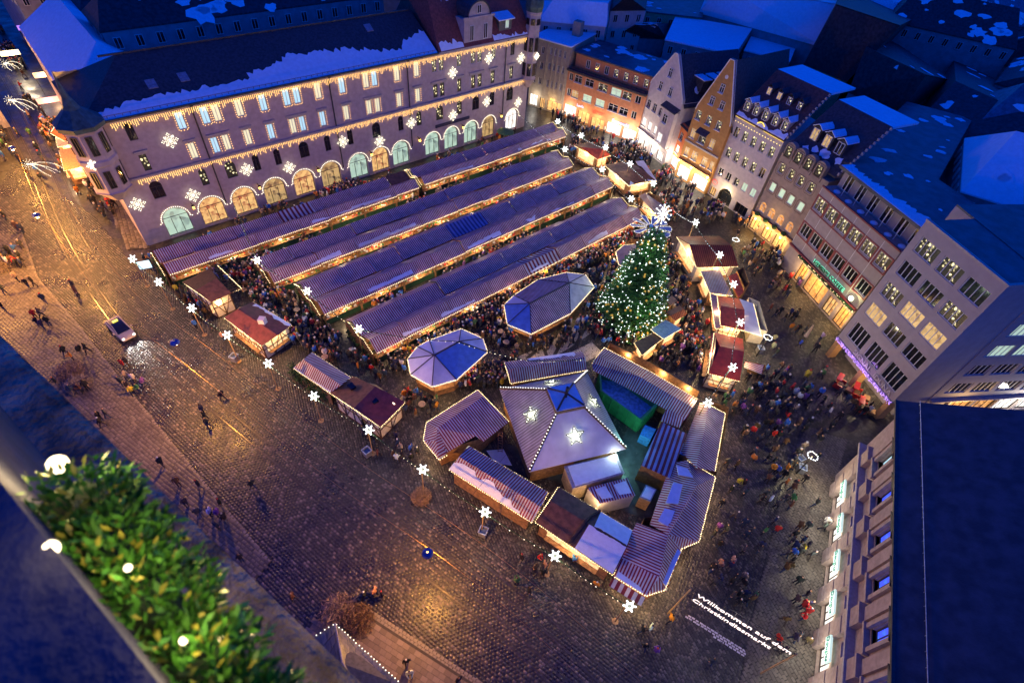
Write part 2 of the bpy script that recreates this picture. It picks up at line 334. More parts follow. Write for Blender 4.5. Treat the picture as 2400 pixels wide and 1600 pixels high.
# curling black and white mosaic waves on the square
def curve_strip(pts, w, z):
    mb = MB(); s = smooth_line([spot(*p).to_2d() for p in pts], 5); L = []
    for i, p in enumerate(s):
        d = (s[min(i + 1, len(s) - 1)] - s[max(i - 1, 0)]).normalized(); L.append((p, Vector((-d.y, d.x))))
    for (p, a), (q, b) in zip(L, L[1:]): mb.poly([(v.x, v.y, z) for v in (p - a * w, q - b * w, q + b * w, p + a * w)])
    return mb
pale = mat('pale_mosaic', (.42, .38, .32), .5, .2, 6.0)
for k, pts in enumerate([[(1010, 790), (1090, 745), (1170, 700), (1230, 665)], [(1225, 850), (1300, 815), (1370, 770), (1420, 730)], [(1280, 885), (1330, 850), (1400, 815)], [(1060, 610), (1120, 590), (1170, 560)], [(1440, 610), (1480, 640)]]):
    struct(curve_strip(pts, 1.1, .036).build('mosaic_paving', pale))
for k, pts in enumerate([[(1010, 790), (1045, 760), (1075, 775), (1095, 735), (1125, 750), (1160, 690), (1190, 705), (1230, 665)], [(1225, 850), (1270, 815), (1290, 845), (1330, 780), (1350, 805), (1385, 745), (1420, 755)]]):
    struct(curve_strip(pts, .22, .041).build('mosaic_band', mat('dark_mosaic', (.05, .045, .04), .5, .2, 6)))
# ------------------------------------------------------------------ buildings
glass_lit_white = glow('lit_white_curtain', (.55, .88, 1.0), 1.15, True, .35, .9, (.18, .5, .8)); glass_lit_cream = glow('lit_cream_curtain', (1.0, .93, .58), 1.15, True, .35, .9, (.85, .65, .22))
glass_warm = glow('lit_warm_room', (1.0, .66, .25), .75, True, .6, 2.2, (.10, .05, .02)); glass_green = glow('lit_pale_room', (.75, 1.0, .72), .8, True, .3, 1.3, (.3, .45, .3))
glass_sparkle = glow('painted_reflections', (.012, .010, .009), 2.4, False, .16, 4.5, (1.0, .86, .45)); glass_blue = glow('lit_blue_room', (.06, .10, 1.0), 1.6, True, .5, 1.6, (.05, .35, 1.0))  # sparkle panes: reflections of lights painted on as glowing specks
shop_white = glow('shop_window_white', (1.0, .96, .86), 1.9, True, .5, 1.7, (.45, .32, .22)); shop_warm = glow('shop_window_warm', (1.0, .62, .22), 1.25, True, .75, 2.6, (.35, .07, .03))
shop_red = glow('shop_window_colourful', (1.0, .48, .14), 1.2, True, .8, 3.4, (.12, .03, .02)); shop_green = glow('shop_window_green', (.72, 1.0, .74), .85, True, .6, 1.3, (.2, .3, .2))
frame_white = mat('white_frame', (.66, .63, .58), .5, .08); frame_dark = mat('dark_frame', (.05, .035, .03), .5, .2); frame_red = mat('red_frame', (.22, .03, .04), .5, .2)
stone_trim = mat('stone_trim', (.40, .34, .30), .75, .12); zinc = mat('zinc_pipe', (.06, .055, .055), .5, .2, metal=.4)
slate = mat('dark_slate_roof', (.045, .04, .045), .6, .35, 3.0, .6, 14); tile_red = mat('red_tile_roof', (.20, .05, .035), .65, .3, 3.0, .6, 12); tile_brown = mat('brown_tile_roof', (.10, .045, .035), .65, .35, 3.0, .6, 12)
copper = mat('copper_dome', (.05, .09, .08), .5, .35, 2.0); felt = mat('flat_roof_felt', (.07, .075, .085), .55, .4, .8, .3, 5)
_wcache = {}
def win_mesh(w, h, style, fm):
    k = (round(w, 2), round(h, 2), style, fm.name)
    if k in _wcache: return _wcache[k]
    f = MB(); t = .07
    arch = style.startswith('arch')
    hb = h - w / 2 if arch else h
    f.box(-w / 2, -w / 2 + t, -.03, .05, 0, hb); f.box(w / 2 - t, w / 2, -.03, .05, 0, hb); f.box(-w / 2 + t, w / 2 - t, -.03, .05, 0, t)
    if not arch: f.box(-w / 2 + t, w / 2 - t, -.03, .05, h - t, h)
    if 'sill' in style or style == 'plain' or style == 'cross': f.box(-w / 2 - .08, w / 2 + .08, -.30, -.035, -.10, .0)
    nm = {'plain': 1, 'cross': 1, 'arch': 1, 'archbig': 2, 'bay4': 3, 'bay3': 2, 'two': 1, 'one': 0, 'shop': 2}.get(style.split('_')[0], 1)
    for i in range(nm): x = -w / 2 + w * (i + 1) / (nm + 1); f.box(x - .035, x + .035, -.02, .04, t, hb - (0 if arch else t))
    if style.split('_')[0] in ('cross', 'archbig', 'arch'): z = h * .66; f.box(-w / 2 + t, w / 2 - t, -.015, .035, z - .03, z + .03)
    if arch:
        n = 10; A = [(w / 2 * math.cos(math.pi * i / n), hb + w / 2 * math.sin(math.pi * i / n)) for i in range(n + 1)]; B = [((w / 2 - t) * math.cos(math.pi * i / n), hb + (w / 2 - t) * math.sin(math.pi * i / n)) for i in range(n + 1)]
        for i in range(n): f.poly([(A[i][0], -.03, A[i][1]), (A[i + 1][0], -.03, A[i + 1][1]), (B[i + 1][0], -.03, B[i + 1][1]), (B[i][0], -.03, B[i][1])])
        for i in range(n): f.poly([(B[i][0], -.03, B[i][1]), (B[i + 1][0], -.03, B[i + 1][1]), (B[i + 1][0], .05, B[i + 1][1]), (B[i][0], .05, B[i][1])])
    g = MB()
    if arch: g.poly([(-w / 2 + .01, .06, .01), (w / 2 - .01, .06, .01)] + [((w / 2 - .01) * math.cos(math.pi * i / 10), .06, hb + (w / 2 - .01) * math.sin(math.pi * i / 10)) for i in range(11)])
    else: g.poly([(-w / 2 + .01, .06, .01), (w / 2 - .01, .06, .01), (w / 2 - .01, .06, h - .01), (-w / 2 + .01, .06, h - .01)])
    r = (f.mesh('window', fm), g.mesh('pane', glass_dark)); _wcache[k] = r; return r
class House:
    """a building whose front runs from A to B (left to right seen from the square); x along the front, y inwards"""
    def __init__(s, name, label, A, B, depth, height, wall, cat='building', group=None, z0=0.0, rev=.22):
        A = Vector(A[:2]); B = Vector(B[:2]); d = B - A; s.L = d.length; s.rz = math.atan2(d.y, d.x); s.h = height; s.depth = depth; s.wall = wall; s.op = []; s.z0 = z0; s.rev = rev
        s.t = thing(name, label, cat, (A.x, A.y, 0), s.rz, group); s.M = Matrix.Translation((A.x, A.y, 0)) @ Matrix.Rotation(s.rz, 4, 'Z')
    def window(s, x, z, w, h, style='plain', pane=None, fm=None, back=.12, name='window', opening=True, y=0.0):
        """x centre, z sill"""
        f, g = win_mesh(w, h, style, fm or frame_white)
        if opening: s.op.append((x - w / 2, x + w / 2, z, z + h, style.startswith('arch')))
        o = put(name, f, s.t, (x, y + (back if opening else -.10), z)); p = put('pane', g, o)
        if pane is not None: p.material_slots[0].link = 'OBJECT'; p.material_slots[0].material = pane
        return o
    def walls(s, extra=None, back=True):
        mb = MB(); L, H = s.L, s.h
        xs = sorted({0, L, *[o[0] for o in s.op], *[o[1] for o in s.op]}); zs = sorted({s.z0, H, *[o[2] for o in s.op], *[o[3] for o in s.op]})
        xs = [x for x in xs if -1e-6 <= x <= L + 1e-6]
        for i in range(len(xs) - 1):
            run = None
            for j in range(len(zs) - 1):
                cx, cz = (xs[i] + xs[i + 1]) / 2, (zs[j] + zs[j + 1]) / 2
                hole = any(o[0] < cx < o[1] and o[2] < cz < o[3] for o in s.op)
                if not hole and run is None: run = zs[j]
                if (hole or j == len(zs) - 2) and run is not None:
                    top = zs[j] if hole else zs[j + 1]; mb.poly([(xs[i], 0, run), (xs[i + 1], 0, run), (xs[i + 1], 0, top), (xs[i], 0, top)]); run = None
        for a, b, c, d, arch in s.op:
            r = s.rev
            if arch:
                w = b - a; hb = d - w / 2; n = 10; cx = (a + b) / 2
                Q = [(cx + w / 2 * math.cos(math.pi * i / n), hb + w / 2 * math.sin(math.pi * i / n)) for i in range(n + 1)]
                for i in range(n): mb.poly([(Q[i][0], 0, Q[i][1]), (Q[i + 1][0], 0, Q[i + 1][1]), (Q[i + 1][0], r, Q[i + 1][1]), (Q[i][0], r, Q[i][1])])
                for sgn, cor in ((0, (b, d)), (1, (a, d))):
                    seg = Q[:n // 2 + 1] if sgn == 0 else Q[n // 2:]
                    for i in range(len(seg) - 1): mb.poly([(cor[0], 0, cor[1]), (seg[i + 1][0], 0, seg[i + 1][1]), (seg[i][0], 0, seg[i][1])])
                top = hb
            else:
                mb.poly([(a, 0, d), (b, 0, d), (b, r, d), (a, r, d)]); top = d
            mb.poly([(a, 0, c), (a, r, c), (b, r, c), (b, 0, c)]); mb.poly([(a, 0, c), (a, 0, top), (a, r, top), (a, r, c)]); mb.poly([(b, 0, c), (b, r, c), (b, r, top), (b, 0, top)])
        D = s.depth
        mb.poly([(0, D, 0), (0, 0, s.z0), (0, 0, H), (0, D, H)]); mb.poly([(L, 0, s.z0), (L, D, 0), (L, D, H), (L, 0, H)])
        if back: mb.poly([(L, D, 0), (0, D, 0), (0, D, H), (L, D, H)])
        mb.poly([(0, .02, H - .01), (L, .02, H - .01), (L, D, H - .01), (0, D, H - .01)])
        if extra: extra(mb)
        return mb.build('wall', s.wall, s.t)
    def part(s, name, mb, m, smooth=False, parent=None): return mb.build(name, m, parent or s.t, smooth)
    def cornice(s, z, d=.35, h=.35, m=None, x0=0, x1=None, name='cornice'):
        x1 = s.L if x1 is None else x1
        return s.part(name, MB().box(x0, x1, -d, -.003, z, z + h * .55).box(x0, x1, -d - .12, -.002, z + h * .55 + .002, z + h), m or stone_trim)
def ragged(mb, x0, x1, ya, za, yb, zb, lo, hi, th=.07, n=None, seedv=0, low_rag=0.0):
    """snow sheet on a slope: from the eave (ya,za) upwards to a ragged edge between shares lo and hi of the way to (yb,zb)"""
    rs = random.Random(seedv); n = n or max(6, int((x1 - x0) / .35)); t = []; v = (lo + hi) / 2
    for i in range(n + 1):
        v += rs.uniform(-.09, .09) * (hi - lo) * 2; v = min(hi, max(lo, v)); t.append(v + rs.uniform(-.03, .03))
    b = [rs.uniform(0, low_rag) for _ in range(n + 1)]
    P = lambda i, k: Vector((x0 + (x1 - x0) * i / n, ya + (yb - ya) * k, za + (zb - za) * k))
    U = Vector((0, 0, th))
    for i in range(n):
        a, c, d, e = P(i, b[i]), P(i + 1, b[i + 1]), P(i + 1, max(t[i + 1], b[i + 1] + .01)), P(i, max(t[i], b[i] + .01))
        mb.poly([a + U, c + U, d + U, e + U]); mb.poly([a, c, c + U, a + U]); mb.poly([d, e, e + U, d + U])
def blobs(mb, quad, n, rmin, rmax, th=.06, seedv=0):
    """irregular snow patches lying on a roof quad (4 corners)"""
    rs = random.Random(seedv); q = [Vector(p) for p in quad]; nr = (q[1] - q[0]).cross(q[3] - q[0]).normalized()
    if nr.z < 0: nr = -nr
    e1 = (q[1] - q[0]).normalized(); e2 = nr.cross(e1)
    for _ in range(n):
        u, v = rs.uniform(.05, .95), rs.uniform(.05, .95); c = lerp(lerp(q[0], q[1], u), lerp(q[3], q[2], u), v); r = rs.uniform(rmin, rmax); k = 12; asp = rs.uniform(.5, 1.0)
        ring = [c + (e1 * math.cos(2 * math.pi * i / k) + e2 * math.sin(2 * math.pi * i / k) * asp) * r * rs.uniform(.6, 1.15) + nr * .01 for i in range(k)]
        top = [c + (p - c) * .85 + nr * th for p in ring]; b = MB(); b.poly(top)
        for i in range(k): b.poly([ring[i], ring[(i + 1) % k], top[(i + 1) % k], top[i]])
        b.build('snow_patch', snow, mb)
def snow_star(name, label, M, r, loc, group, facing):
    """eight-armed snowflake of bulbs on a wire frame"""
    t = thing(name, label, 'star light', loc, 0, group); f = MB(); b = MB(); X, Y = facing
    for k in range(8):
        a = math.pi * k / 4; d = X * math.cos(a) + Y * math.sin(a); rr = r if k % 2 == 0 else r * .8
        f.tube([d * .1 * r, d * rr], .02, 4)
        for q in (.28, .5, .72, 1.0): b.octa(d * rr * q, .07 * (1 if q < 1 else 1.15))
        p = X * math.cos(a + .39) + Y * math.sin(a + .39)
        b.octa(p * r * .5, .06); f.tube([d * rr * .5, p * r * .5], .015, 4)
        for e in (-.2, .2): b.octa((X * math.cos(a + e) + Y * math.sin(a + e)) * rr * .85, .065)
    b.octa((0, 0, 0), .16); f.build('frame', iron, t); b.build('bulb_cluster', bulb_cream, t); return t
# ---- arcaded civic building on the left of the square
LA = spot(346, 577); LB = spot(1228, 297); LU = (LB - LA).normalized(); LN = Vector((-LU.y, LU.x, 0)); LRZ = math.atan2(LU.y, LU.x)
def LF(s, o, z): return LA + LU * s + LN * o + Vector((0, 0, z))
civ_wall = mat('mauve_render', (.42, .33, .31), .85, .10, 1.5, .15, 25)
cv = House('civic_building', 'long mauve arcaded building hung with icicle lights and star lights', LA, LB, 13.5, 17.0, civ_wall)
lit_u = [glass_dark, glass_lit_white, glass_lit_white, glass_lit_cream, glass_lit_cream, glass_lit_white]
up = [(4.15, 0), (9.9, 1), (12.9, 1), (14.35, 2), (17.3, 2), (20.55, 1), (23.9, 1), (25.4, 1), (28.6, 2), (32.4, 1), (36.4, 2), (37.85, 1), (41.85, 2), (45.5, 2), (48.95, 3), (50.35, 3), (54.0, 3), (57.0, 3), (58.4, 3), (61.5, 3), (65.9, 0)]
lo = [(4.2, 3), (10.0, 2), (12.9, 1), (14.4, 2), (17.3, 2), (20.6, 1), (23.9, 2), (25.35, 1), (28.55, 1), (32.45, 2), (36.4, 2), (37.9, 2), (41.9, 2), (45.5, 2), (49.0, 3), (50.4, 3), (54.0, 3), (57.05, 3), (58.5, 3), (61.5, 3), (65.9, 3)]
pn = [glass_dark, glass_lit_white, glass_lit_cream, glass_sparkle]
garl = MB(); hood = []
for x, k in up:
    cv.window(x, 14.3, .95, 2.2, 'two', pn[k], frame_white if k else frame_dark)
    if k in (1, 2): bulbs(garl, [(x - .6, -.06, 14.2), (x - .6, -.06, 16.6), (x + .6, -.06, 16.6), (x + .6, -.06, 14.2), (x - .6, -.06, 14.2)], .3, .05)
for x, k in lo:
    cv.window(x, 10.25, .85, 2.15, 'two', pn[k], frame_white if k in (1, 2) else frame_dark); hood.append(x)
    if k in (1, 2): bulbs(garl, [(x - .55, -.06, 10.2), (x - .55, -.06, 12.5), (x + .55, -.06, 12.5), (x + .55, -.06, 10.2)], .3, .05)
for x, w in [(4.1, 1.5), (10.05, .95), (13.75, 1.45), (17.4, .95), (20.55, .95), (24.7, 1.5), (28.55, .95), (32.45, .95), (37.15, 1.5), (41.8, 1.0), (45.45, 1.0), (49.75, 1.5), (54.05, 1.1), (57.75, 1.6), (61.55, 1.2), (65.95, 1.6)]:
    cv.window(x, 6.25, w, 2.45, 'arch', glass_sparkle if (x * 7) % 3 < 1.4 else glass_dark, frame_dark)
arches = [(4.75, shop_green), (9.6, shop_warm), (14.2, shop_warm), (18.9, glass_warm), (23.6, shop_warm), (28.2, glass_warm), (33.2, shop_green), (37.3, shop_warm), (41.4, shop_green), (48.0, shop_green), (52.2, shop_green), (56.7, shop_green), (61.0, glass_warm), (66.9, shop_white)]
for x, p in arches:
    cv.window(x, .25, 3.3 if x < 45 else 3.1, 4.15, 'archbig', p, frame_dark, back=.35, name='arcade_window')
cv.rev = .45; cv.walls()
for k, (xa, xb) in enumerate([(3.5, 4.9), (9.3, 10.7), (12.2, 15.1), (16.6, 18.0), (19.9, 21.3), (23.2, 26.1), (27.8, 29.3), (31.7, 33.2), (35.7, 38.6), (41.1, 42.7), (44.7, 46.3), (48.2, 51.2), (53.2, 54.8), (56.2, 59.3), (60.7, 62.3), (65.0, 66.8)]):
    cv.part('window_hood', MB().box(xa - .1, xb + .1, -.28, -.003, 12.75, 12.95).box(xa, xb, -.12, -.004, 12.5, 12.745), stone_trim)
cv.cornice(16.95, .55, .45, x0=0); cv.cornice(9.45, .3, .4)
cv.part('window_light_string', garl, bulb_gold)
ic = MB()
for z in (16.95, 9.5):
    x = 2.5
    while x < 69.5:
        for k in range(random.choice((3, 4, 5, 6, 7, 8))): ic.octa((x + random.uniform(-.03, .03), -.62 if z > 12 else -.36, z - .03 - k * .11), .045)
        x += .25
cv.part('icicle_light_curtain', ic, bulb_gold)
ag = MB()
for x, _ in arches:
    n = 22; R = 1.85 if x < 45 else 1.75; ctr = .25 + 4.15 - 1.65
    for i in range(n + 1):
        a = math.pi * i / n; ag.octa((x + R * math.cos(a), -.1, ctr + R * math.sin(a)), .075)
    for sgn in (-1, 1):
        ag.octa((x + sgn * (R + .22), -.1, ctr - .15), .075)
cv.part('arch_light_string', ag, bulb_cream)
for x in (11.6, 30.4, 43.7, 64.25): cv.part('downpipe', MB().tube([(x, -.5, 17.2), (x, -.15, 16.6), (x, -.15, 3.0)], .09, 6).box(x - .2, x + .2, -.6, -.3, 17.0, 17.35), zinc)
for k, x in enumerate((7.25, 16.6, 26.0, 35.4, 44.9, 54.4, 63.6)):
    t = cv.part('wall_lantern', MB().box(x - .04, x + .04, -.7, -.01, 4.35, 4.42).box(x - .16, x + .16, -.85, -.55, 3.75, 3.8).box(x - .2, x + .2, -.9, -.5, 4.25, 4.32), iron)
    cv.part('lantern_glass', MB().box(x - .13, x + .13, -.82, -.58, 3.8, 4.25), glow('lantern_glow', (1.0, .6, .12), 5.0), parent=t)
    lamp('wall_lantern_light', (x, -.75, 4.0), (1.0, .5, .08), 900, .12, cv.t)
lt = MB().box(52.3 - 3.6, 52.3 + 3.9, -.2, -.02, 5.0, 5.5); cv.part('fascia_board', lt, mat('navy_sign', (.02, .02, .06), .5))
# roof of the civic building: dark slope, ridge, hip at the street end, far slope down to the court
rf = MB(); E0, RZ, RY = 17.42, 21.65, 7.0
rf.slab([(-.4, -.7, E0), (49.3, -.7, E0), (49.3, RY, RZ), (7.0, RY, RZ)], .15); rf.slab([(7.0, RY, RZ), (49.3, RY, RZ), (49.3, 14.2, E0), (-.4, 14.2, E0)], .15); rf.slab([(-.4, -.7, E0), (7.0, RY, RZ), (-.4, 14.2, E0)], .15)
roof = cv.part('roof', rf, slate)
for (x, k) in ((8.2, .42), (12.0, .44), (40, .75)): 
    y, z = -.7 + 7.7 * k, E0 + 4.23 * k
    f = cv.part('skylight', MB().slab([(x, y - .5, z - .2), (x + 1.1, y - .5, z - .2), (x + 1.1, y + .6, z + .45), (x, y + .6, z + .45)], .1), mat('skylight_frame', (.2, .22, .26), .4), parent=roof)
rr_ = MB().box(5, 49, RY - .12, RY + .12, RZ - .05, RZ + .14); cv.part('ridge', rr_, slate, parent=roof)
sn = MB(); ragged(sn, 0, 20, -.65, E0 + .02, RY, RZ + .02, .08, .22, seedv=3); ragged(sn, 20, 49.2, -.65, E0 + .02, RY, RZ + .02, .22, .52, seedv=4); ragged(sn, 0, 49, 14.1, E0 + .03, RY, RZ + .03, .3, .7, seedv=6); cv.part('snow_sheet', sn, snow)
gt = MB().box(-.4, 49.3, -.95, -.7, 17.3, 17.5); 
for i in range(60): gt.box(i * .82, i * .82 + .05, -.5, -.45, 17.5, 17.85)
gt.box(0, 49, -.5, -.46, 17.83, 17.88); cv.part('gutter', gt, zinc, parent=roof)
# steep red corner roof with gabled dormer
rr = MB(); rr.slab([(49.5, -.6, 17.45), (69.6, -.6, 17.45), (68.5, 5.2, 25.5), (51.0, 5.2, 25.5)], .15); rr.slab([(49.5, -.6, 17.45), (51.0, 5.2, 25.5), (51.0, 9, 25.5), (49.5, 14.2, 17.45)], .15)
rr.slab([(69.6, -.6, 17.45), (69.6, 14.2, 17.45), (68.5, 9, 25.5), (68.5, 5.2, 25.5)], .15); rr.slab([(51.0, 5.2, 25.5), (68.5, 5.2, 25.5), (68.5, 9, 25.5), (51, 9, 25.5)], .15); rr.slab([(51, 9, 25.5), (68.5, 9, 25.5), (69.6, 14.2, 17.45), (49.5, 14.2, 17.45)], .15)
rroof = cv.part('corner_roof', rr, tile_red)
sn = MB(); ragged(sn, 50, 54.6, -.55, 17.47, 5.2, 25.5, .04, .2, seedv=11); ragged(sn, 61, 69, -.55, 17.47, 5.2, 25.5, .03, .16, seedv=12); ragged(sn, 53, 60, 3.4, 23.0, 5.2, 25.5, .0, .8, seedv=13, low_rag=.4); ragged(sn, 60, 67.5, 4.0, 23.8, 5.2, 25.5, .2, .9, seedv=14, low_rag=.3); cv.part('corner_snow', sn, snow)
dg = MB(); dg.box(54.8, 60.7, -.25, 4.0, 17.5, 21.3); dg.box(54.5, 61.0, -.45, -.256, 21.3, 21.65)
n = 12; arc = [(57.75 + 2.3 * math.cos(math.pi * i / n), 21.6 + 2.2 * math.sin(math.pi * i / n)) for i in range(n + 1)]
dg.poly([(p[0], -.25, p[1]) for p in arc][::-1])
dor = cv.part('gable_dormer', dg, civ_wall)
ar = MB()
for i in range(n): ar.slab([(arc[i][0] * 1.0, -.5, arc[i][1] + .1), (arc[i + 1][0], -.5, arc[i + 1][1] + .1), (arc[i + 1][0], 4.5, arc[i + 1][1] + .1), (arc[i][0], 4.5, arc[i][1] + .1)], .2)
cv.part('dormer_roof', ar, slate, parent=dor)
for x, z, h in ((56.3, 18.1, 2.3), (59.2, 18.1, 2.3), (57.75, 22.0, 1.2)):
    o = cv.window(x, z, .85, h, 'two', glass_dark, frame_white, opening=False, y=-.26)
sd = MB(); sd.box(62.6, 65.4, .2, 3.6, 18.4, 20.4); dd = cv.part('shed_dormer', sd, mat('dormer_green', (.12, .11, .09), .7)); cv.part('dormer_roof', MB().slab([(62.2, -.2, 20.35), (65.8, -.2, 20.35), (65.8, 4.0, 21.6), (62.2, 4.0, 21.6)], .15), snow, parent=dd)
cv.window(64.3, 18.9, .8, 1.2, 'two', glass_green, frame_white, opening=False, y=.19)
# corner oriel turrets
def turret(x, z0, z1, r, dome):
    mb = MB(); n = 8; ring = lambda rr, z: [(x + rr * math.cos(2 * math.pi * (i + .5) / n), -.4 + rr * math.sin(2 * math.pi * (i + .5) / n), z) for i in range(n)]
    prof = [(r * .35, z0 - 1.6), (r * .9, z0 - .3), (r * 1.08, z0), (r, z0 + .12), (r, z0 + 3.4), (r * 1.08, z0 + 3.6), (r * 1.08, z0 + 4.1), (r, z0 + 4.3), (r, z1), (r * 1.12, z1 + .15), (r * 1.12, z1 + .4)]
    for (ra, za), (rb, zb) in zip(prof, prof[1:]):
        A, B = ring(ra, za), ring(rb, zb)
        for i in range(n): mb.poly([A[i], A[(i + 1) % n], B[(i + 1) % n], B[i]])
    o = cv.part('corner_turret', mb, civ_wall)
    for zz, hh in ((z0 + .7, 2.2), (z0 + 4.9, 2.3)) + (((z1 - 1.6, 1.0),) if z1 > 20 else ()):
        for i in range(8):
            a = 2 * math.pi * (i + 1) / n
            if math.sin(a) > .5: continue
            f, g = win_mesh(.75, hh, 'two', frame_dark); q = put('window', f, o, (x + math.cos(a) * (r * .924 + .1), -.4 + math.sin(a) * (r * .924 + .1), zz), a + math.pi / 2); gp = put('pane', g, q, (0, 0, 0))
            if zz > 19: gp.material_slots[0].link = 'OBJECT'; gp.material_slots[0].material = glass_warm
    d = MB(); zt = z1 + .4
    for (ra, za), (rb, zb) in zip(dome, dome[1:]):
        A, B = ring(ra * r, zt + za), ring(rb * r, zt + zb)
        for i in range(n): d.poly([A[i], A[(i + 1) % n], B[(i + 1) % n], B[i]])
    cv.part('dome', d, copper, True, o)
turret(70.0, 9.8, 20.6, 1.35, [(1.1, 0), (1.25, .8), (1.2, 1.8), (.8, 2.9), (.3, 3.5), (.08, 4.6), (0, 5.6)])
turret(-.3, 9.6, 17.0, 2.0, [(1.25, 0), (1.3, .5), (.9, 1.2), (.45, 2.0), (.2, 3.2), (.1, 4.4), (0, 6.0)])
FX = (LU, Vector((0, 0, 1)))
for k, (x, z) in enumerate([(7.8, 13.5), (1.2, 6.5), (7.8, 5.6), (15.7, 7.1), (21.7, 5.6), (30.9, 7.3), (37.3, 5.7), (43.6, 7.3), (52.3, 13.8), (52.3, 6.6), (60.1, 14.8), (60.0, 7.4), (67.7, 13.6), (67.9, 5.6)]):
    snow_star('star_light', 'snowflake star of white bulbs on the mauve arcaded facade', None, .95, LF(x, -.45, z), 'star lights on the arcaded facade', FX)
for (x, z) in ((70.0, 14.1), (-1.2, 13.6)):
    snow_star('star_light', 'small snowflake light on the corner turret of the mauve building', None, .6, LF(x, -2.15 if x > 0 else -2.3, z), 'star lights on the corner turrets', FX)
def text(body, size, m, parent, loc, rot, extrude=.04, name='lettering', wide=1.0):
    c = bpy.data.curves.new(name, 'FONT'); c.body = body; c.size = size; c.extrude = extrude; c.align_x = 'CENTER'; c.align_y = 'CENTER'; c.resolution_u = 2
    c.materials.append(m); q = bpy.data.objects.new(name, c); COL.objects.link(q); ev = q.evaluated_get(bpy.context.evaluated_depsgraph_get()); me = bpy.data.meshes.new_from_object(ev); bpy.data.objects.remove(q); bpy.data.curves.remove(c)
    o = bpy.data.objects.new(name, me); COL.objects.link(o); o.parent = parent; o.location = loc; o.rotation_euler = rot; o.scale = (wide, 1, 1); return o
FRONT = (math.pi / 2, 0, 0)
def gable_roof(h, x0, x1, y0, y1, ez, rz, m, along='y', over=.35, name='roof', hipback=0):
    """gable roof over the house's own frame; along='y' puts the gable in the front"""
    mb = MB()
    if along == 'y':
        c = (x0 + x1) / 2; k = (rz - ez) / (c - x0)
        mb.slab([(x0 - over, y0, ez - over * k), (c, y0, rz), (c, y1 - hipback, rz), (x0 - over, y1, ez - over * k)], .16); mb.slab([(c, y0, rz), (x1 + over, y0, ez - over * k), (x1 + over, y1, ez - over * k), (c, y1 - hipback, rz)], .16)
    else:
        c = (y0 + y1) / 2; k = (rz - ez) / (c - y0)
        mb.slab([(x0 - over, y0 - over, ez - over * k), (x1 + over, y0 - over, ez - over * k), (x1 + over, c, rz), (x0 - over, c, rz)], .16); mb.slab([(x0 - over, c, rz), (x1 + over, c, rz), (x1 + over, y1 + over, ez - over * k), (x0 - over, y1 + over, ez - over * k)], .16)
    return h.part(name, mb, m)
def gable_front(h, ez, rz, m, t=.3, x0=0, x1=None, flare=.0, name='gable'):
    x1 = h.L if x1 is None else x1; c = (x0 + x1) / 2; mb = MB()
    prof = [(x0, ez), (x1, ez), (x1 - flare * .2, ez + flare), (c + .45, rz), (c - .45, rz), (x0 + flare * .2, ez + flare)]
    A = [(x, -.002, z) for x, z in prof]; B = [(x, t, z) for x, z in prof]; mb.poly(A); mb.poly(B[::-1])
    for i in range(len(A)): j = (i + 1) % len(A); mb.poly([A[j], A[i], B[i], B[j]])
    o = h.part(name, mb, m)
    cp = MB()
    for a, b in ((prof[1], prof[2]), (prof[2], prof[3]), (prof[3], prof[4]), (prof[4], prof[5]), (prof[5], prof[0])):
        d = Vector((b[0] - a[0], 0, b[1] - a[1])); q = Vector((-d.z, 0, d.x)).normalized() * -.14
        cp.poly([(a[0], -.1, a[1]), (b[0], -.1, b[1]), (b[0], t + .1, b[1]), (a[0], t + .1, a[1])]); cp.poly([(a[0], -.1, a[1]), (b[0], -.1, b[1]), (b[0] - q.x, -.1, b[1] - q.z), (a[0] - q.x, -.1, a[1] - q.z)])
        cp.poly([(a[0] - q.x, -.1, a[1] - q.z), (b[0] - q.x, -.1, b[1] - q.z), (b[0] - q.x, t + .1, b[1] - q.z), (a[0] - q.x, t + .1, a[1] - q.z)])
    h.part('coping', cp, frame_white, parent=o); return o
def dormer(h, x, y, z, w, hh, m, pane, roofm=None, depth=2.4):
    mb = MB().box(x - w / 2, x + w / 2, y, y + depth, z, z + hh); o = h.part('dormer', mb, m)
    r = MB(); r.slab([(x - w / 2 - .15, y - .2, z + hh - .1), (x, y - .2, z + hh + .45), (x, y + depth, z + hh + .45), (x - w / 2 - .15, y + depth, z + hh - .1)], .08); r.slab([(x, y - .2, z + hh + .45), (x + w / 2 + .15, y - .2, z + hh - .1), (x + w / 2 + .15, y + depth, z + hh - .1), (x, y + depth, z + hh + .45)], .08)
    h.part('dormer_roof', r, roofm or snow, parent=o)
    f, g = win_mesh(w * .74, hh * .82, 'two', frame_white); q = put('window', f, o, (x, y - .11, z + .1)); p = put('pane', g, q); p.material_slots[0].link = 'OBJECT'; p.material_slots[0].material = pane
def shop(h, x0, x1, z1, pane, style='shop', z0=.1, fm=None): h.window((x0 + x1) / 2, z0, x1 - x0, z1 - z0, style, pane, fm or frame_dark, back=.3, name='shop_window')
def shoplight(h, x, watts, color=(1, .9, .75), y=-1.2, z=2.4): lamp('shop_light', (x, y, z), color, watts, .5, h.t)
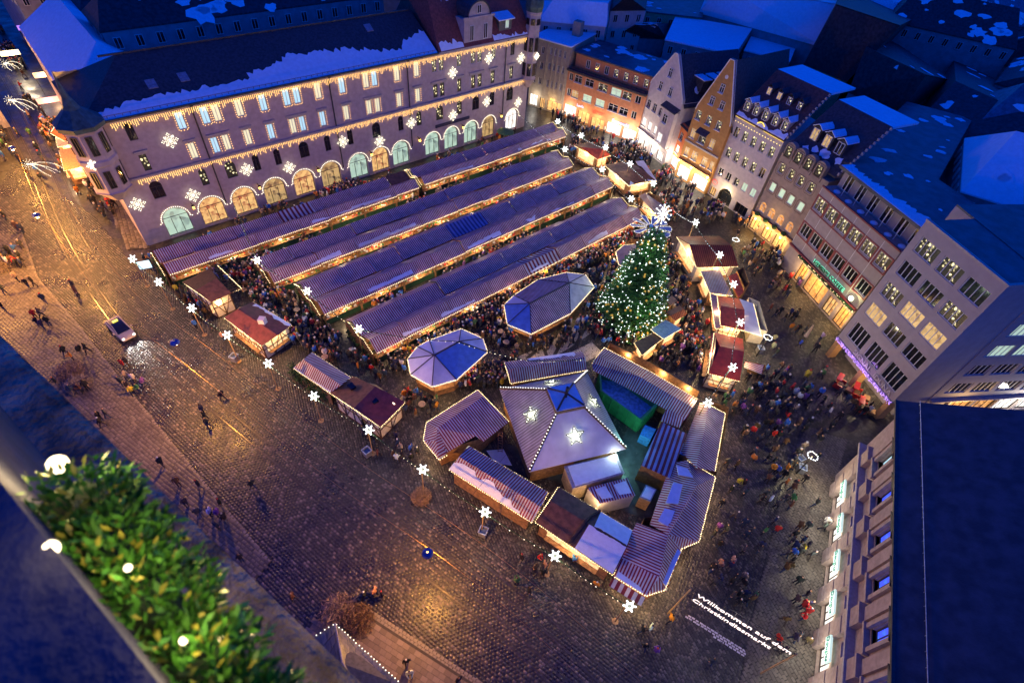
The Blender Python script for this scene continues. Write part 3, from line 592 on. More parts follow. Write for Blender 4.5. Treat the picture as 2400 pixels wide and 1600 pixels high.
# R1 beige
beige = mat('beige_render', (.36, .29, .20), .85, .12, 1.5, .1); h = House('beige_building', 'narrow beige building with thin paired windows beside the corner turret', (-2.24, 116.96), (5.38, 113.01), 14, 13.4, beige)
for z in (11.1, 8.2, 4.9):
    for x in (4.3, 5.3, 6.3, 7.4): h.window(x, z, .5, 1.35, 'two', glass_dark)
    for x in (1.0, 2.4): h.window(x, z - (.3 if z > 5 else 0), .7, 1.35, 'two', glass_dark)
shop(h, .3, 2.3, 2.5, shop_white); shop(h, 2.9, 4.2, 2.3, shop_warm); shop(h, 4.7, 8.2, 2.3, shop_warm)
h.walls(); sn = MB().box(-.2, h.L + .1, -.3, 14.2, 13.4, 13.62); h.part('roof', sn, snow); h.part('chimney', MB().box(5.5, 7.2, 6, 7.6, 13.6, 16.2), beige)
for x in (3.4, 4.8, 5.8, 6.85, 8.0): h.part('pilaster', MB().box(x - .09, x + .09, -.1, -.003, 2.9, 13.0), beige)
shoplight(h, 2, 90); shoplight(h, 6, 90, (1, .7, .35))
text('Optik', .5, glow('sign_yellow', (1, .8, .15), 2), h.t, (6.0, -.12, 2.72), FRONT)
# R2 orange
terra = mat('terracotta_render', (.50, .20, .09), .85, .12, 1.5, .1); h = House('terracotta_building', 'wide terracotta shop building with set-back top floor and flat dark roof', (5.38, 113.01), (20.37, 103.66), 11, 9.5, terra)
for z, row in ((7.5, [(.9, .9, 0), (2.6, 1.7, 0), (5.2, 1.9, 0), (8.3, 2.1, 3), (11.3, 2.2, 1), (13.7, 1.9, 3), (16.1, 1.2, 0)]), (4.5, [(.9, .9, 0), (2.4, 1.5, 2), (5.3, 2.0, 1), (8.3, 2.0, 1), (11.3, 2.1, 0), (13.7, 1.9, 0), (16.0, 1.1, 0)])):
    for x, w, k in row: h.window(x, z, w, 1.4, 'cross' if w > 1.3 else 'two', [glass_dark, glass_green, glass_warm, glass_sparkle][k])
shop(h, .2, 3.2, 2.7, shop_white); shop(h, 3.7, 6.5, 2.4, shop_warm); shop(h, 7.0, 10.1, 2.1, shop_warm); shop(h, 10.7, 14.0, 2.3, shop_white); shop(h, 14.4, 17.4, 2.3, shop_white)
h.walls(); h.cornice(9.35, .6, .4, slate)
pm = MB().box(.6, h.L, 1.4, 11, 9.6, 12.4); ph = h.part('penthouse', pm, terra); h.part('penthouse_roof', MB().box(.2, h.L + .2, .9, 11.2, 12.4, 12.62), felt, parent=ph)
blobs(h.t, [(.5, 1.2, 12.62), (h.L, 1.2, 12.62), (h.L, 11, 12.62), (.5, 11, 12.62)], 14, .5, 1.9, .05, 5)
for x in (3.6, 5.7, 7.8, 9.9, 12.1, 14.2, 16.4): 
    f, g = win_mesh(.9, 1.5, 'two', frame_white); q = put('window', f, h.t, (x, 1.31, 10.2)); p = put('pane', g, q)
    if x > 9: p.material_slots[0].link = 'OBJECT'; p.material_slots[0].material = glass_sparkle
rl = MB(); rl.tube([(.2, -.2, 10.5), (17.4, -.2, 10.5)], .03)
for i in range(18): rl.tube([(.3 + i, -.2, 9.7), (.3 + i, -.2, 10.5)], .025)
h.part('railing', rl, iron)
text('ESPRIT', .85, glow('sign_red', (1.0, .08, .04), 2.6), h.t, (8.4, -.15, 3.15), FRONT); text('Levi\'s', .75, glow('sign_violet', (.85, .7, 1.0), 2), h.t, (4.1, -.15, 3.35), FRONT)
text('Swarovski', .95, glow('sign_blue', (.3, .5, 1.0), 2.6), h.t, (13.7, -.15, 2.9), FRONT)
shoplight(h, 1.7, 160); shoplight(h, 5.2, 120, (1, .75, .4)); shoplight(h, 8.6, 120, (1, .75, .4)); shoplight(h, 12.4, 230); shoplight(h, 16, 230)
# R3 white gable
pale_mauve = mat('pale_mauve_render', (.50, .43, .40), .85, .10, 1.5, .1); h = House('white_gabled_house', 'pale gabled house with oriel between the terracotta and ochre buildings', (20.5, 103.9), (25.25, 95.54), 14, 11.7, pale_mauve)
for z, hh, row in ((7.5, 1.5, [.9, 2.8, 4.7, 7.7]), (4.0, 1.5, [.9, 2.8, 4.7, 7.7])):
    for x in row: h.window(x, z, 1.05, hh, 'cross', glass_dark if z > 5 else shop_white)
for a, b in ((.3, 1.9), (2.3, 3.9), (4.6, 6.1), (6.7, 8.7)): shop(h, a, b, 2.0, shop_white)
h.walls(); gable_front(h, 11.7, 18.4, pale_mauve, .35, flare=.6)
for x, z in ((3.0, 11.6), (5.9, 11.6), (4.6, 14.4)): h.window(x, z, 1.0, 1.5, 'cross', glass_dark, opening=False)
gable_roof(h, 0, h.L, .3, 14, 11.6, 18.1, slate); h.cornice(3.0, .35, .35)
orl = MB(); orl.prism([(5.6, -.01), (6.0, -.9), (h.L - .1, -.9), (h.L - .1, -.01)], 3.4, 10.0); oo = h.part('oriel', orl, pale_mauve); h.part('oriel_roof', MB().slab([(5.4, -1.1, 10.0), (h.L, -1.1, 10.0), (h.L, .1, 10.7), (5.4, .1, 10.7)], .12), slate, parent=oo)
for z in (4.0, 7.5): f, g = win_mesh(1.3, 1.6, 'cross', frame_white); q = put('window', f, oo, (7.4, -1.0, z)); p = put('pane', g, q); p.material_slots[0].link = 'OBJECT'; p.material_slots[0].material = shop_white if z < 5 else glass_dark
blobs(h.t, [(4.7, 2, 17.9), (h.L + .2, 2, 11.7), (h.L + .2, 13, 11.7), (4.7, 13, 17.9)], 6, .4, 1.3, .05, 9)
for y in (3.5, 6.0, 8.5):
    d = h.part('side_dormer', MB().box(7.0, 9.4, y, y + 1.5, 13.2, 15.2), slate); h.part('dormer_roof', MB().box(6.9, 9.7, y - .15, y + 1.65, 15.2, 15.35), snow, parent=d)
shoplight(h, 2, 200); shoplight(h, 6, 200); text('Calzedonia', .62, glow('sign_ice', (.7, .85, 1.0), 2), h.t, (2.1, -.15, 2.35), FRONT)
# narrow orange link house
h = House('orange_link_house', 'low orange link house squeezed between pale gable and ochre gable', (26.0, 97.6), (27.6, 92.6), 8, 8.2, mat('orange_render', (.62, .17, .05), .8, .1)); h.window(2.4, 5.4, 1.1, 1.4, 'cross', glass_dark); h.window(2.4, 3.0, 1.1, 1.4, 'cross', shop_white); shop(h, .8, 4.2, 2.3, shop_white); h.walls(); h.part('roof', MB().slab([(-.2, -.4, 8.0), (h.L + .2, -.4, 8.0), (h.L + .2, 8, 10), (-.2, 8, 10)], .15), slate); shoplight(h, 2.5, 160)
# R4 ochre gable
ochre = mat('ochre_render', (.42, .21, .06), .85, .12, 1.5, .1); A4, B4 = Vector((26.8, 92.46)), Vector((31.55, 86.6)); h = House('ochre_gabled_house', 'ochre gabled house with scalloped oriel canopy and bright shop windows', A4, B4, 15, 12.4, ochre)
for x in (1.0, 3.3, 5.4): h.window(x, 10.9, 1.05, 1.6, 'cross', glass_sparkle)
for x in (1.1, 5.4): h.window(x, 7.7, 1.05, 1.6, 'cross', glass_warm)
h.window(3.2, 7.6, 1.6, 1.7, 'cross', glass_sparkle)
for x, w in ((1.1, 1.0), (2.9, 1.2), (5.2, 1.1), (6.8, .8)): h.window(x, 4.4, w, 1.5, 'cross', glass_warm)
shop(h, .3, 3.1, 2.5, shop_white); shop(h, 3.9, 7.2, 2.5, shop_white); h.walls(); gable_front(h, 12.4, 21.4, ochre, .35, flare=.8); gable_roof(h, 0, h.L, .3, 15, 12.3, 21.1, slate); h.cornice(6.75, .12, .35, stone_trim); h.cornice(3.2, .4, .4, ochre)
for x, z, w in ((2.7, 14.1, .9), (4.8, 14.1, .9), (3.75, 16.4, .85)): h.window(x, z, w, 1.3, 'cross', glass_dark, opening=False)
h.part('oculus', MB().tube([(3.77, -.06, 18.8), (3.77, .02, 18.8)], .3, 12), frame_white)
oc = MB()
for i in range(6): x0, x1 = 2.1 + i * .38, 2.48 + i * .38; oc.slab([(x0, -1.0, 9.45), (x1, -1.0, 9.45), (x1, -.05, 10.1), (x0, -.05, 10.1)], .1)
h.part('scalloped_canopy', oc, slate)
for x in (.4, 3.5, 7.3): lamp('wall_lamp_light', (x, -.8, 3.3), (1, .75, .4), 130, .15, h.t); h.part('wall_lamp', MB().ball((x, -.6, 3.3), .18, 0, 8, 5), glow('lamp_globe', (1, .85, .55), 6))
shoplight(h, 1.7, 260); shoplight(h, 5.5, 300)
# R5 pale house with yellow neon outline
A5, B5 = Vector((31.95, 87.26)), Vector((37.55, 79.3)); h = House('neon_edged_house', 'pale mauve house with yellow neon curve along its parapet', A5, B5, 12, 14.0, pale_mauve)
xs5 = [1.25, 3.05, 4.85, 6.65, 8.5]
for z, hh in ((10.9, 1.7), (7.4, 1.7), (4.0, 1.4)):
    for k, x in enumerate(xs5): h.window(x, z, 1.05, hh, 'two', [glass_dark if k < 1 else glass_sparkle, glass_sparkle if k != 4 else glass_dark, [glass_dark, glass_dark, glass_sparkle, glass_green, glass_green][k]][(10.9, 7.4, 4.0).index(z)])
h.window(3.9, .02, 3.0, 2.75, 'arch_open', glass_dark, frame_dark, back=.6, name='gateway'); shop(h, 6.4, 9.0, 1.9, glass_dark); shop(h, .5, 1.9, 1.7, shop_warm)
h.walls()
ne = MB(); c = 5.0; pts = [(.1, -.08, 14.02), (c - .85, -.08, 14.02)] + [(c + .85 * math.cos(math.pi * (1 - i / 10)), -.08, 14.02 + .95 * math.sin(math.pi * i / 10)) for i in range(11)] + [(c + .85, -.08, 14.02), (h.L - .1, -.08, 14.02)]
ne.tube(pts, .06, 5); h.part('neon_tube', ne, glow('neon_yellow', (1.0, .68, .07), 2.8))
h.part('parapet_curve', MB().poly([(c + .85 * math.cos(math.pi * i / 10), -.01, 14 + .95 * math.sin(math.pi * i / 10)) for i in range(11)]), pale_mauve)
bl = MB()
for i in range(17): bl.octa((.4 + i * .56, -.07, 13.3), .09)
h.part('bulb_row', bl, glow('bulb_yellow', (1, .75, .2), 3))
lg = MB().tube([(1.0 + .55 * math.cos(a * math.pi / 8), -.1, 2.7 + .4 * math.sin(a * math.pi / 8)) for a in range(17)], .05, 5); h.part('oval_logo', lg, glow('logo_red', (.9, .1, .08), 1.5)); lamp('gate_light', (3.9, -.8, 2.4), (1, .8, .4), 120, .15, h.t)
rm = MB().slab([(-.1, -.3, 14.3), (h.L + .1, -.3, 14.3), (h.L + .1, 6.2, 20.3), (-.1, 6.2, 20.3)], .2); h.part('mansard_roof', rm, tile_brown); h.part('top_roof', MB().box(-.1, h.L + .1, 6.2, 12.2, 20.0, 20.3), snow)
for x in (1.0, 2.8, 4.7, 6.6, 8.4): dormer(h, x, .6, 15.0, 1.2, 1.7, stone_trim, glass_sparkle)
for x in (2.4, 4.4, 6.3, 8.2): dormer(h, x - .4, 3.2, 17.5, 1.0, 1.3, slate, glass_warm if x < 5 else glass_sparkle, slate, 1.8)
sp = MB(); ragged(sp, .2, h.L, -.25, 14.35, 6.2, 20.3, .02, .12, seedv=21); h.part('roof_snow', sp, snow); ed = MB()
for i in range(14): ed.box(h.L - .05, h.L + .25, .1 + i * .44, .4 + i * .44, 14.5 + i * .41, 14.9 + i * .41)
h.part('verge_stone', ed, stone_trim)
# R6 brown house with hexagonal window surrounds
brown_r = mat('brown_render', (.30, .23, .18), .85, .12, 1.5, .1); A6, B6 = Vector((37.15, 77.5)), Vector((41.55, 69.75)); h = House('round_topped_house', 'brown house with four round-topped bays and angular window surrounds', A6, B6, 12, 13.2, brown_r)
xs6 = [1.1, 3.0, 4.9, 6.85]
for k, x in enumerate(xs6):
    h.window(x, 10.4, 1.0, 1.5, 'one', glass_sparkle); h.window(x, 7.3, 1.0, 1.4, 'one', glass_green); h.window(x, 3.6, 1.3, 1.7, 'arch', shop_red)
    f, g = win_mesh(1.0, 1.5, 'one', frame_dark); q = put('window', f, h.t, (x, -.27, 13.1)); p = put('pane', g, q, (0, 0, 0)); p.material_slots[0].link = 'OBJECT'; p.material_slots[0].material = glass_sparkle
for k, (a, b) in enumerate(((.2, 2.2), (2.9, 5.0), (5.4, 7.9))): shop(h, a, b, 2.2, shop_warm)
h.walls(); h.cornice(2.75, .4, .5, wood)
for x in xs6:
    n = 8; P = [(x - .85, 12.5), (x + .85, 12.5), (x + .85, 14.5)] + [(x + .85 * math.cos(math.pi * i / n), 14.5 + .7 * math.sin(math.pi * i / n)) for i in range(1, n)] + [(x - .85, 14.5)]
    mb = MB(); A = [(a, -.15, b) for a, b in P]; B = [(a, .6, b) for a, b in P]; mb.poly(A); mb.poly(B[::-1])
    for i in range(len(A)): j = (i + 1) % len(A); mb.poly([A[j], A[i], B[i], B[j]])
    h.part('round_bay_top', mb, brown_r)
    for z in (7.0, 10.1, 12.95):
        s8 = MB()
        Q = [(-.62, .0), (-.85, .4), (-.85, 1.5), (-.62, 1.95), (.62, 1.95), (.85, 1.5), (.85, .4), (.62, 0)]
        for (a, b), (c, d) in zip(Q, Q[1:] + Q[:1]): s8.poly([(x + a, -.18 if z > 12 else -.03, z + b), (x + c, -.18 if z > 12 else -.03, z + d), (x + c * .93, -.18 if z > 12 else -.03, z + .98 + (d - .98) * .93), (x + a * .93, -.18 if z > 12 else -.03, z + .98 + (b - .98) * .93)])
        h.part('window_surround', s8, dark_wood)
    h.part('balcony_plant', MB().ball((x, -.55, 3.3), .45, 0, 9, 6, .8), mat('box_plant', (.03, .07, .02), .9, .5, 12, .9, 25))
for x in (1.2, 4.0, 6.7): lamp('shop_light', (x, -1.0, 2.3), (1, .62, .22), 190, .3, h.t); h.part('shop_lamp', MB().ball((x, -.55, 2.45), .15, 0, 8, 5), MATS['lamp_globe'])
rm = MB().slab([(-.1, .5, 14.0), (h.L + .2, .5, 14.0), (h.L + .2, 7, 20.2), (-.1, 7, 20.2)], .2); h.part('mansard_roof', rm, slate); h.part('top_roof', MB().box(-.1, h.L + .2, 7, 12.5, 19.9, 20.2), snow)
for x in (2.2, 4.4, 6.6): dormer(h, x, 2.2, 15.8, 1.5, 2.0, slate, glass_dark if x > 5 else glass_warm)
blobs(h.t, [(0, .6, 14.1), (h.L, .6, 14.1), (h.L, 2, 15.5), (0, 2, 15.5)], 6, .4, .9, .06, 3)
ed = MB()
for i in range(14): ed.box(h.L + .1, h.L + .4, .7 + i * .45, 1.0 + i * .45, 14.2 + i * .43, 14.6 + i * .43)
h.part('verge_stone', ed, stone_trim)
# R7 coffee house block
A7 = Vector((41.07, 64.4)); u7 = Vector((3.40, -10.42)).normalized(); A7, B7 = A7 - u7 * 3.6, A7 + u7 * 11.15
grey_m = mat('grey_mauve_panels', (.33, .27, .245), .85, .08, 1.5, .1); h = House('coffee_house_block', 'grey panelled block with dark red window bands above a coffee shop', A7, B7, 12, 13.5, grey_m)
xs7 = [1.2, 3.6, 6.0, 8.4, 10.95, 13.6]
for x in xs7:
    h.window(x, 10.3, 2.0, 1.75, 'bay3', glass_sparkle, frame_white); h.window(x, 6.1, 2.0, 1.75, 'bay3', glass_dark, frame_white)
for a, b, p in ((3.4, 5.2, shop_red), (5.6, 9.6, shop_red), (12.6, 14.5, shop_red)): shop(h, a, b, 3.1, p, 'shop')
shop(h, 10.2, 12.0, 2.8, shop_warm); h.walls()
for z in (10.2, 6.0):
    for x in xs7:
        m = MB()
        for q in ((-1.22, -1.02, -.1, 1.98), (1.02, 1.22, -.1, 1.98)): m.box(x + q[0], x + q[1], -.06, -.003, z + q[2], z + q[3])
        m.box(x - 1.22, x + 1.22, -.065, -.004, z + 1.98, z + 2.14); m.box(x - 1.22, x + 1.22, -.065, -.004, z - .26, z - .1); h.part('red_surround', m, frame_red)
for x in [0.05] + [(a + b) / 2 for a, b in zip(xs7, xs7[1:])]: h.part('panel_joint', MB().box(x - .03, x + .03, -.02, -.001, 4.4, 13.3), frame_white)
h.cornice(13.45, .1, .25, frame_red); h.cornice(3.9, .25, .3, frame_red)
pe = h.part('penthouse', MB().box(.3, h.L, 2.0, 12, 13.5, 16.4), grey_m); h.part('penthouse_roof', MB().box(0, h.L + .1, .9, 12.5, 16.4, 16.6).box(0, h.L + .1, .85, .9, 16.25, 16.6), felt, parent=pe)
sp = MB(); ragged(sp, .1, h.L, .95, 16.6, 12, 16.6, .12, .3, .06, seedv=31); h.part('roof_snow', sp, snow); blobs(h.t, [(2, 4, 16.6), (h.L, 4, 16.6), (h.L, 11, 16.6), (2, 11, 16.6)], 6, .3, .9, .05, 8)
for x in (1.8, 4.2, 6.6, 9.1, 11.6, 14.0):
    f, g = win_mesh(1.3, 2.2, 'two', frame_white); q = put('window', f, h.t, (x, 1.91, 13.7)); put('pane', g, q); h.part('terrace_post', MB().tube([(x + .7, 1.0, 13.5), (x + .7, 1.0, 16.4)], .05), frame_white)
    h.part('snow_heap', MB().ball((x - .2, 1.0, 13.5), .5, 0, 9, 5, .5), snow)
text("HENRY'S COFFEE", .82, mat('green_sign', (.01, .05, .03), .4), h.t, (8.4, -.2, 4.75), FRONT, .06); text("HENRY'S COFFEE", .87, glow('sign_halo_green', (.2, 1.0, .6), 2.2), h.t, (8.4, -.1, 4.75), FRONT, .02)
gl = MB()
for i in range(220): gl.octa((2.8 + random.random() * 12, -.35 + random.uniform(-.12, .12), 3.75 + random.uniform(-.15, .15)), .05)
h.part('garland_lights', gl, bulb_warm); h.part('garland', MB().tube([(2.6 + i * .5, -.3, 3.75 + random.uniform(-.05, .05)) for i in range(25)], .2, 6), mat('fir_garland', (.02, .05, .015), .9, .5, 14, .8, 30))
for x in (4.4, 7.6, 13.4): lamp('shop_light', (x, -1.0, 2.4), (1, .66, .25), 130, .4, h.t)
lamp('sign_light', (13.4, -.7, 5.2), (.95, 1.0, .45), 90, .1, h.t); h.part('round_sign', MB().tube([(13.4, -.5, 5.0), (13.4, -.35, 5.0)], .35, 12), glow('sign_face', (.85, 1.0, .6), 4))
# SI corner block
grey_p = mat('grey_stone_cladding', (.34, .29, .275), .85, .07, 1.2, .1); h = House('insurance_corner_block', 'grey five-storey corner block with purple light strip over its ground floor', (40.79, 49.09), (43.44, 39.1), 14, 20.5, grey_p, z0=3.2)
for r, (z, hh) in enumerate(((17.4, 1.8), (14.4, 1.8), (11.4, 1.8), (8.3, 1.8), (4.4, 2.5))):
    for k, x in enumerate((2.1, 5.3, 8.45)): h.window(x, z, 2.6, hh, 'bay4', [[glass_sparkle, glass_sparkle, glass_dark], [glass_dark, glass_dark, glass_sparkle], [glass_sparkle, glass_warm, glass_warm], [glass_warm, glass_dark, glass_dark], [glass_dark] * 3][r][k], frame_white)
h.walls(); gfm = MB().box(.6, h.L - .3, 2.6, 13.9, 0, 3.19); h.part('ground_floor', gfm, grey_p)
for x in (.3, 5.2, h.L - .35): h.part('pillar', MB().box(x - .3, x + .3, .1, 1.2, 0, 3.19), mat('amber_cladding', (.45, .25, .09), .5, .15))
h.part('ceiling_slab', MB().box(.02, h.L - .02, .02, 13.8, 3.2, 3.3), stone_trim); h.part('parapet', MB().box(-.05, h.L + .05, -.06, .3, 20.5, 20.75).box(h.L - .25, h.L + .05, .3, 13.9, 20.5, 20.75), stone_trim)
h.part('roof', MB().box(.1, h.L - .3, .35, 13.9, 20.45, 20.55), felt)
pv = MB()
for i in range(420): pv.octa((random.uniform(.05, h.L), -.12 + random.uniform(-.12, .1), 3.2 + random.uniform(-.28, .22)), .045)
h.part('violet_light_strip', pv, bulb_violet); h.part('fascia', MB().box(0, h.L, -.1, -.003, 3.0, 3.45), mat('violet_fascia', (.2, .15, .3), .6))
text('SIGNAL  IDUNA', .95, mat('pale_letters', (.6, .55, .5), .5), h.t, (6.3, -.12, 3.95), FRONT, .05); lamp('soffit_light', (4, .8, 2.9), (1, .75, .4), 110, .3, h.t); lamp('soffit_light', (8, .8, 2.9), (1, .8, .5), 140, .3, h.t); lamp('violet_strip_light', (5, -1.0, 3.2), (.5, .25, 1.0), 40, .6, h.t)
# R9 side street facade
h = House('side_street_building', 'grey building along the side street with rows of wide windows', (48.45, 40.35), (66, 43.75), 13, 20.4, grey_p)
for r, z in enumerate((13.5, 10.4, 7.3, 4.2)):
    for k in range(5): h.window(2.3 + 3.3 * k, z, 2.7, 1.75, 'bay4', glass_green if (r < 2 and k in (0, 1, 3)) else glass_dark, frame_white)
for k in range(5): shop(h, .3 + 3.3 * k, 3.3 + 3.3 * k, 2.7, shop_red if k < 3 else shop_white)
h.walls(); h.cornice(2.9, .35, .3); h.part('roof', MB().box(0, h.L, 0, 13, 20.4, 20.6), felt); lamp('shop_light', (4, -1.5, 2.4), (1, .65, .25), 220, .4, h.t); lamp('shop_light', (12, -1.5, 2.4), (1, .95, .85), 300, .4, h.t)
# R10 shop palace with dark roof, right foreground
rust = mat('rusticated_stone', (.36, .27, .22), .85, .15, 2.5, .2); A10 = Vector((33.89, 26.31)); u10 = Vector((27.79 - 33.89, 12.38 - 26.31)).normalized(); A10, B10 = A10 - u10 * 5.0, A10 + u10 * 24.5
h = House('perfumery_palace', 'rusticated stone palace with pedimented windows and perfume shop below', A10, B10, 18, 12.0, rust)
for k in range(7):
    c = 4.35 + 3.96 * k
    h.window(c, 8.3, 1.35, 2.6, 'cross', glass_lit_white if k == 0 else glass_blue, frame_dark, back=.25)
    if k > 0 or True: h.window(c - .3, 4.0, 1.2, 1.0, 'two', glass_blue, frame_dark, back=.25); h.window(c - .4, .1, 2.2, 2.3, 'shop', shop_white, frame_dark, back=.3, name='shop_window')
h.rev = .35; h.walls(); h.cornice(5.5, .55, .5); h.cornice(11.7, .5, .5)
for k in range(8):
    c = 2.35 + 3.96 * k
    for j in range(6): h.part('rusticated_block', MB().box(c - .72, c + .72, -.42 + (.05 if j % 2 else 0), -.003, .05 + j * .9, .05 + j * .9 + .86), rust)
    h.part('pedestal', MB().box(c - .75, c + .75, -.5, -.003, 6.05, 7.3).box(c - .85, c + .85, -.6, -.004, 7.31, 7.5), rust); h.part('pilaster', MB().box(c - .55, c + .55, -.22, -.003, 7.52, 11.65), rust)
for k in range(7):
    c = 4.35 + 3.96 * k
    h.part('window_surround', MB().box(c - 1.05, c - .72, -.3, -.003, 8.0, 11.0).box(c + .72, c + 1.05, -.3, -.003, 8.0, 11.0).box(c - 1.2, c + 1.2, -.45, -.004, 7.75, 7.99).box(c - 1.05, c + 1.05, -.32, -.003, 11.0, 11.2), rust)
    pm = MB(); P = [(c - 1.25, 11.2), (c + 1.25, 11.2), (c, 11.68)]; A = [(a, -.55, b) for a, b in P]; B = [(a, -.005, b) for a, b in P]; pm.poly(A)
    for i in range(3): pm.poly([A[(i + 1) % 3], A[i], B[i], B[(i + 1) % 3]])
    h.part('pediment', pm, slate)
    bx = h.part('sign_box', MB().box(c - 1.45, c + .65, -.5, -.32, 2.55, 3.35), glow('sign_box_white', (.75, 1.0, .9), 1.0)); text('Douglas', .62, mat('sign_green', (.0, .22, .14), .5), bx, (c - .4, -.52, 2.95), FRONT, .02)
    lamp('shop_light', (c - .4, -1.3, 2.2), (1, .95, .8), 70, .4, h.t)
RE, RT = 12.3, 21.0; rf = MB().slab([(-.4, -.75, RE), (h.L, -.75, RE), (h.L, 16, RT), (-.4, 16, RT)], .2); h.part('roof', rf, mat('blue_black_sheet_roof', (.030, .034, .05), .5, .35, 1.0, .3, 8))
h.part('eaves_gutter', MB().box(-.4, h.L, -.95, -.72, RE - .12, RE + .06), zinc); sg = MB().tube([(-.4, .6, RE + .9), (h.L, .6, RE + .9)], .035, 5)
for i in range(30): sg.tube([(i, .6, RE + .68), (i, .6, RE + .92)], .02, 4)
h.part('snow_guard', sg, steel)
for x, y in ((25.6, -1.4), (28.2, -1.4)):
    p = h.M @ Vector((x, y, 0)); t = thing('potted_shrub', 'round shrub in a planter strung with lights by the shop palace door', 'plant', p, 0, 'lit shrubs by the palace door'); MB().tube([(0, 0, 0), (0, 0, .6)], .35, 10, 0, .45).build('pot', dark_wood, t); MB().ball((0, 0, 1.15), .62, 0, 12, 8).build('foliage', MATS['box_plant'], t, True); b = MB()
    for i in range(46): d = Vector((random.gauss(0, 1), random.gauss(0, 1), abs(random.gauss(0, 1)) + .1)).normalized(); b.octa(Vector((0, 0, 1.15)) + d * .64, .045)
    b.build('light_string', bulb_cream, t)
# ---- roofs behind the square
def block(name, label, corners, ez, ridge, rz, wallm, roofm, snowy=0, sd=1, group='roofs behind the square', wins=0, over=.3, pane=None):
    c = [Vector(p) for p in corners]; ctr = sum(c, Vector((0, 0))) / 4; t = thing(name, label, 'building', (ctr.x, ctr.y, 0), 0, group); q = [p - ctr for p in c]
    MB().prism([(p.x, p.y) for p in q], 0, ez).build('wall', wallm, t); rm = MB(); V = lambda p, z: Vector((p.x, p.y, z))
    o = [p * (1 + over / max(p.length, 1)) for p in q]
    if ridge is None:
        rm.slab([V(p, ez + .25) for p in o], .25); quads = [[V(p, ez + .26) for p in o]]
    else:
        r0, r1 = [Vector(p) - ctr for p in ridge]; r0, r1 = V(r0, rz), V(r1, rz); e = [V(p, ez + .1) for p in o]
        rm.slab([e[0], e[1], r1, r0], .2); rm.slab([e[2], e[3], r0, r1], .2); rm.slab([e[1], e[2], r1], .2); rm.slab([e[3], e[0], r0], .2); quads = [[e[0], e[1], r1, r0], [e[2], e[3], r0, r1]]
    rf = rm.build('roof', roofm, t)
    if snowy:
        for i, qd in enumerate(quads):
            a = (qd[1] - qd[0]).length; blobs(t, qd, int(snowy * (6 + a * .5)), .3, min(2.4, a * .1 + .3), .06, sd + i)
    if wins:
        for i in (0, 1, 3):
            a, b = V(q[i], 0), V(q[(i + 1) % 4], 0); d = (b - a); n = max(2, int(d.length / 2.6))
            for k in range(n):
                for z in [ez - 2.3 - 3 * j for j in range(wins)]:
                    f, g = win_mesh(1.0, 1.5, 'two', frame_white); p = lerp(a, b, (k + .5) / n); nn = Vector((d.y, -d.x, 0)).normalized(); w = put('window', f, t, (p.x + nn.x * .11, p.y + nn.y * .11, z), math.atan2(d.y, d.x)); put('pane', g, w)
    return t
def S2(px, py, z): return spot(px, py, z).to_2d()
gw = mat('grey_backdrop_render', (.30, .26, .26), .85, .15, 1.0); dkroof = mat('dark_tile_roof', (.045, .035, .04), .7, .4, 2.0, .5, 10); blueroof = mat('slate_blue_roof', (.12, .14, .18), .6, .3, 1.5, .3, 8)
def lfp(s, o): p = LF(s, o, 0); return (p.x, p.y)
bk = block('court_building', 'long dark court wing with a row of attic windows behind the arcaded building', [lfp(8, 20), lfp(52, 20), lfp(52, 30), lfp(8, 30)], 20.4, [lfp(10, 25), lfp(50, 25)], 23.6, gw, dkroof, 1, 3, wins=1)
block('street_wing', 'snow covered wing with small dormers along the tram street', [lfp(.2, 14.3), lfp(13.0, 14.3), lfp(13.0, 46), lfp(.2, 46)], 15.0, [lfp(6.6, 18), lfp(6.6, 43)], 20.0, gw, snow, 0, 5, wins=1)
block('dark_rear_block', 'dark roofed block behind the long court wing', [lfp(8, 36), lfp(60, 36), lfp(60, 60), lfp(8, 60)], 18, [lfp(14, 48), lfp(56, 48)], 25, gw, dkroof, .5, 6)
block('pale_rear_house', 'pale house with many small windows and snowy roof behind the corner turret', [S2(1265, 48, 15), S2(1420, 62, 15), S2(1450, -20, 15), S2(1270, -40, 15)], 15, [S2(1300, -5, 18.5), S2(1425, 8, 18.5)], 18.5, pale_mauve, snow, 0, 4, wins=3)
block('tall_pale_house', 'tall pale house with tiled roof beyond the snowy flat roofs', [S2(1425, 62, 14), S2(1505, 60, 14), S2(1520, -60, 14), S2(1440, -60, 14)], 17, [S2(1470, -10, 21), S2(1480, -70, 21)], 21, pale_mauve, dkroof, .5, 4, wins=3)
block('yellow_rear_house', 'yellow house wall at the end of the rear lane', [S2(1505, 40, 13), S2(1640, 55, 13), S2(1650, 0, 13), S2(1510, -20, 13)], 14, None, 0, mat('yellow_render', (.5, .36, .18), .85), felt, .6, 4, wins=3)
block('dark_hip_house', 'house with dark hipped roof and snow patches among flat roofs', [S2(1440, 80, 12), S2(1560, 85, 12), S2(1580, 50, 12), S2(1470, 45, 12)], 11.5, [S2(1490, 60, 14.5), S2(1540, 58, 14.5)], 14.5, gw, dkroof, 1.5, 9)
block('flat_office_block', 'flat roofed office block covered with snow and roof machinery', [S2(1560, 95, 13.5), S2(1720, 130, 13.5), S2(1760, 70, 13.5), S2(1585, 40, 13.5)], 13.5, None, 0, gw, snow, 0, 4, wins=2)
block('snowy_low_roof', 'low building with smooth snow roof beside the flat office block', [S2(1745, 120, 12), S2(1850, 145, 12), S2(1870, 95, 12), S2(1770, 70, 12)], 12, None, 0, gw, snow, 0, 4, wins=1)
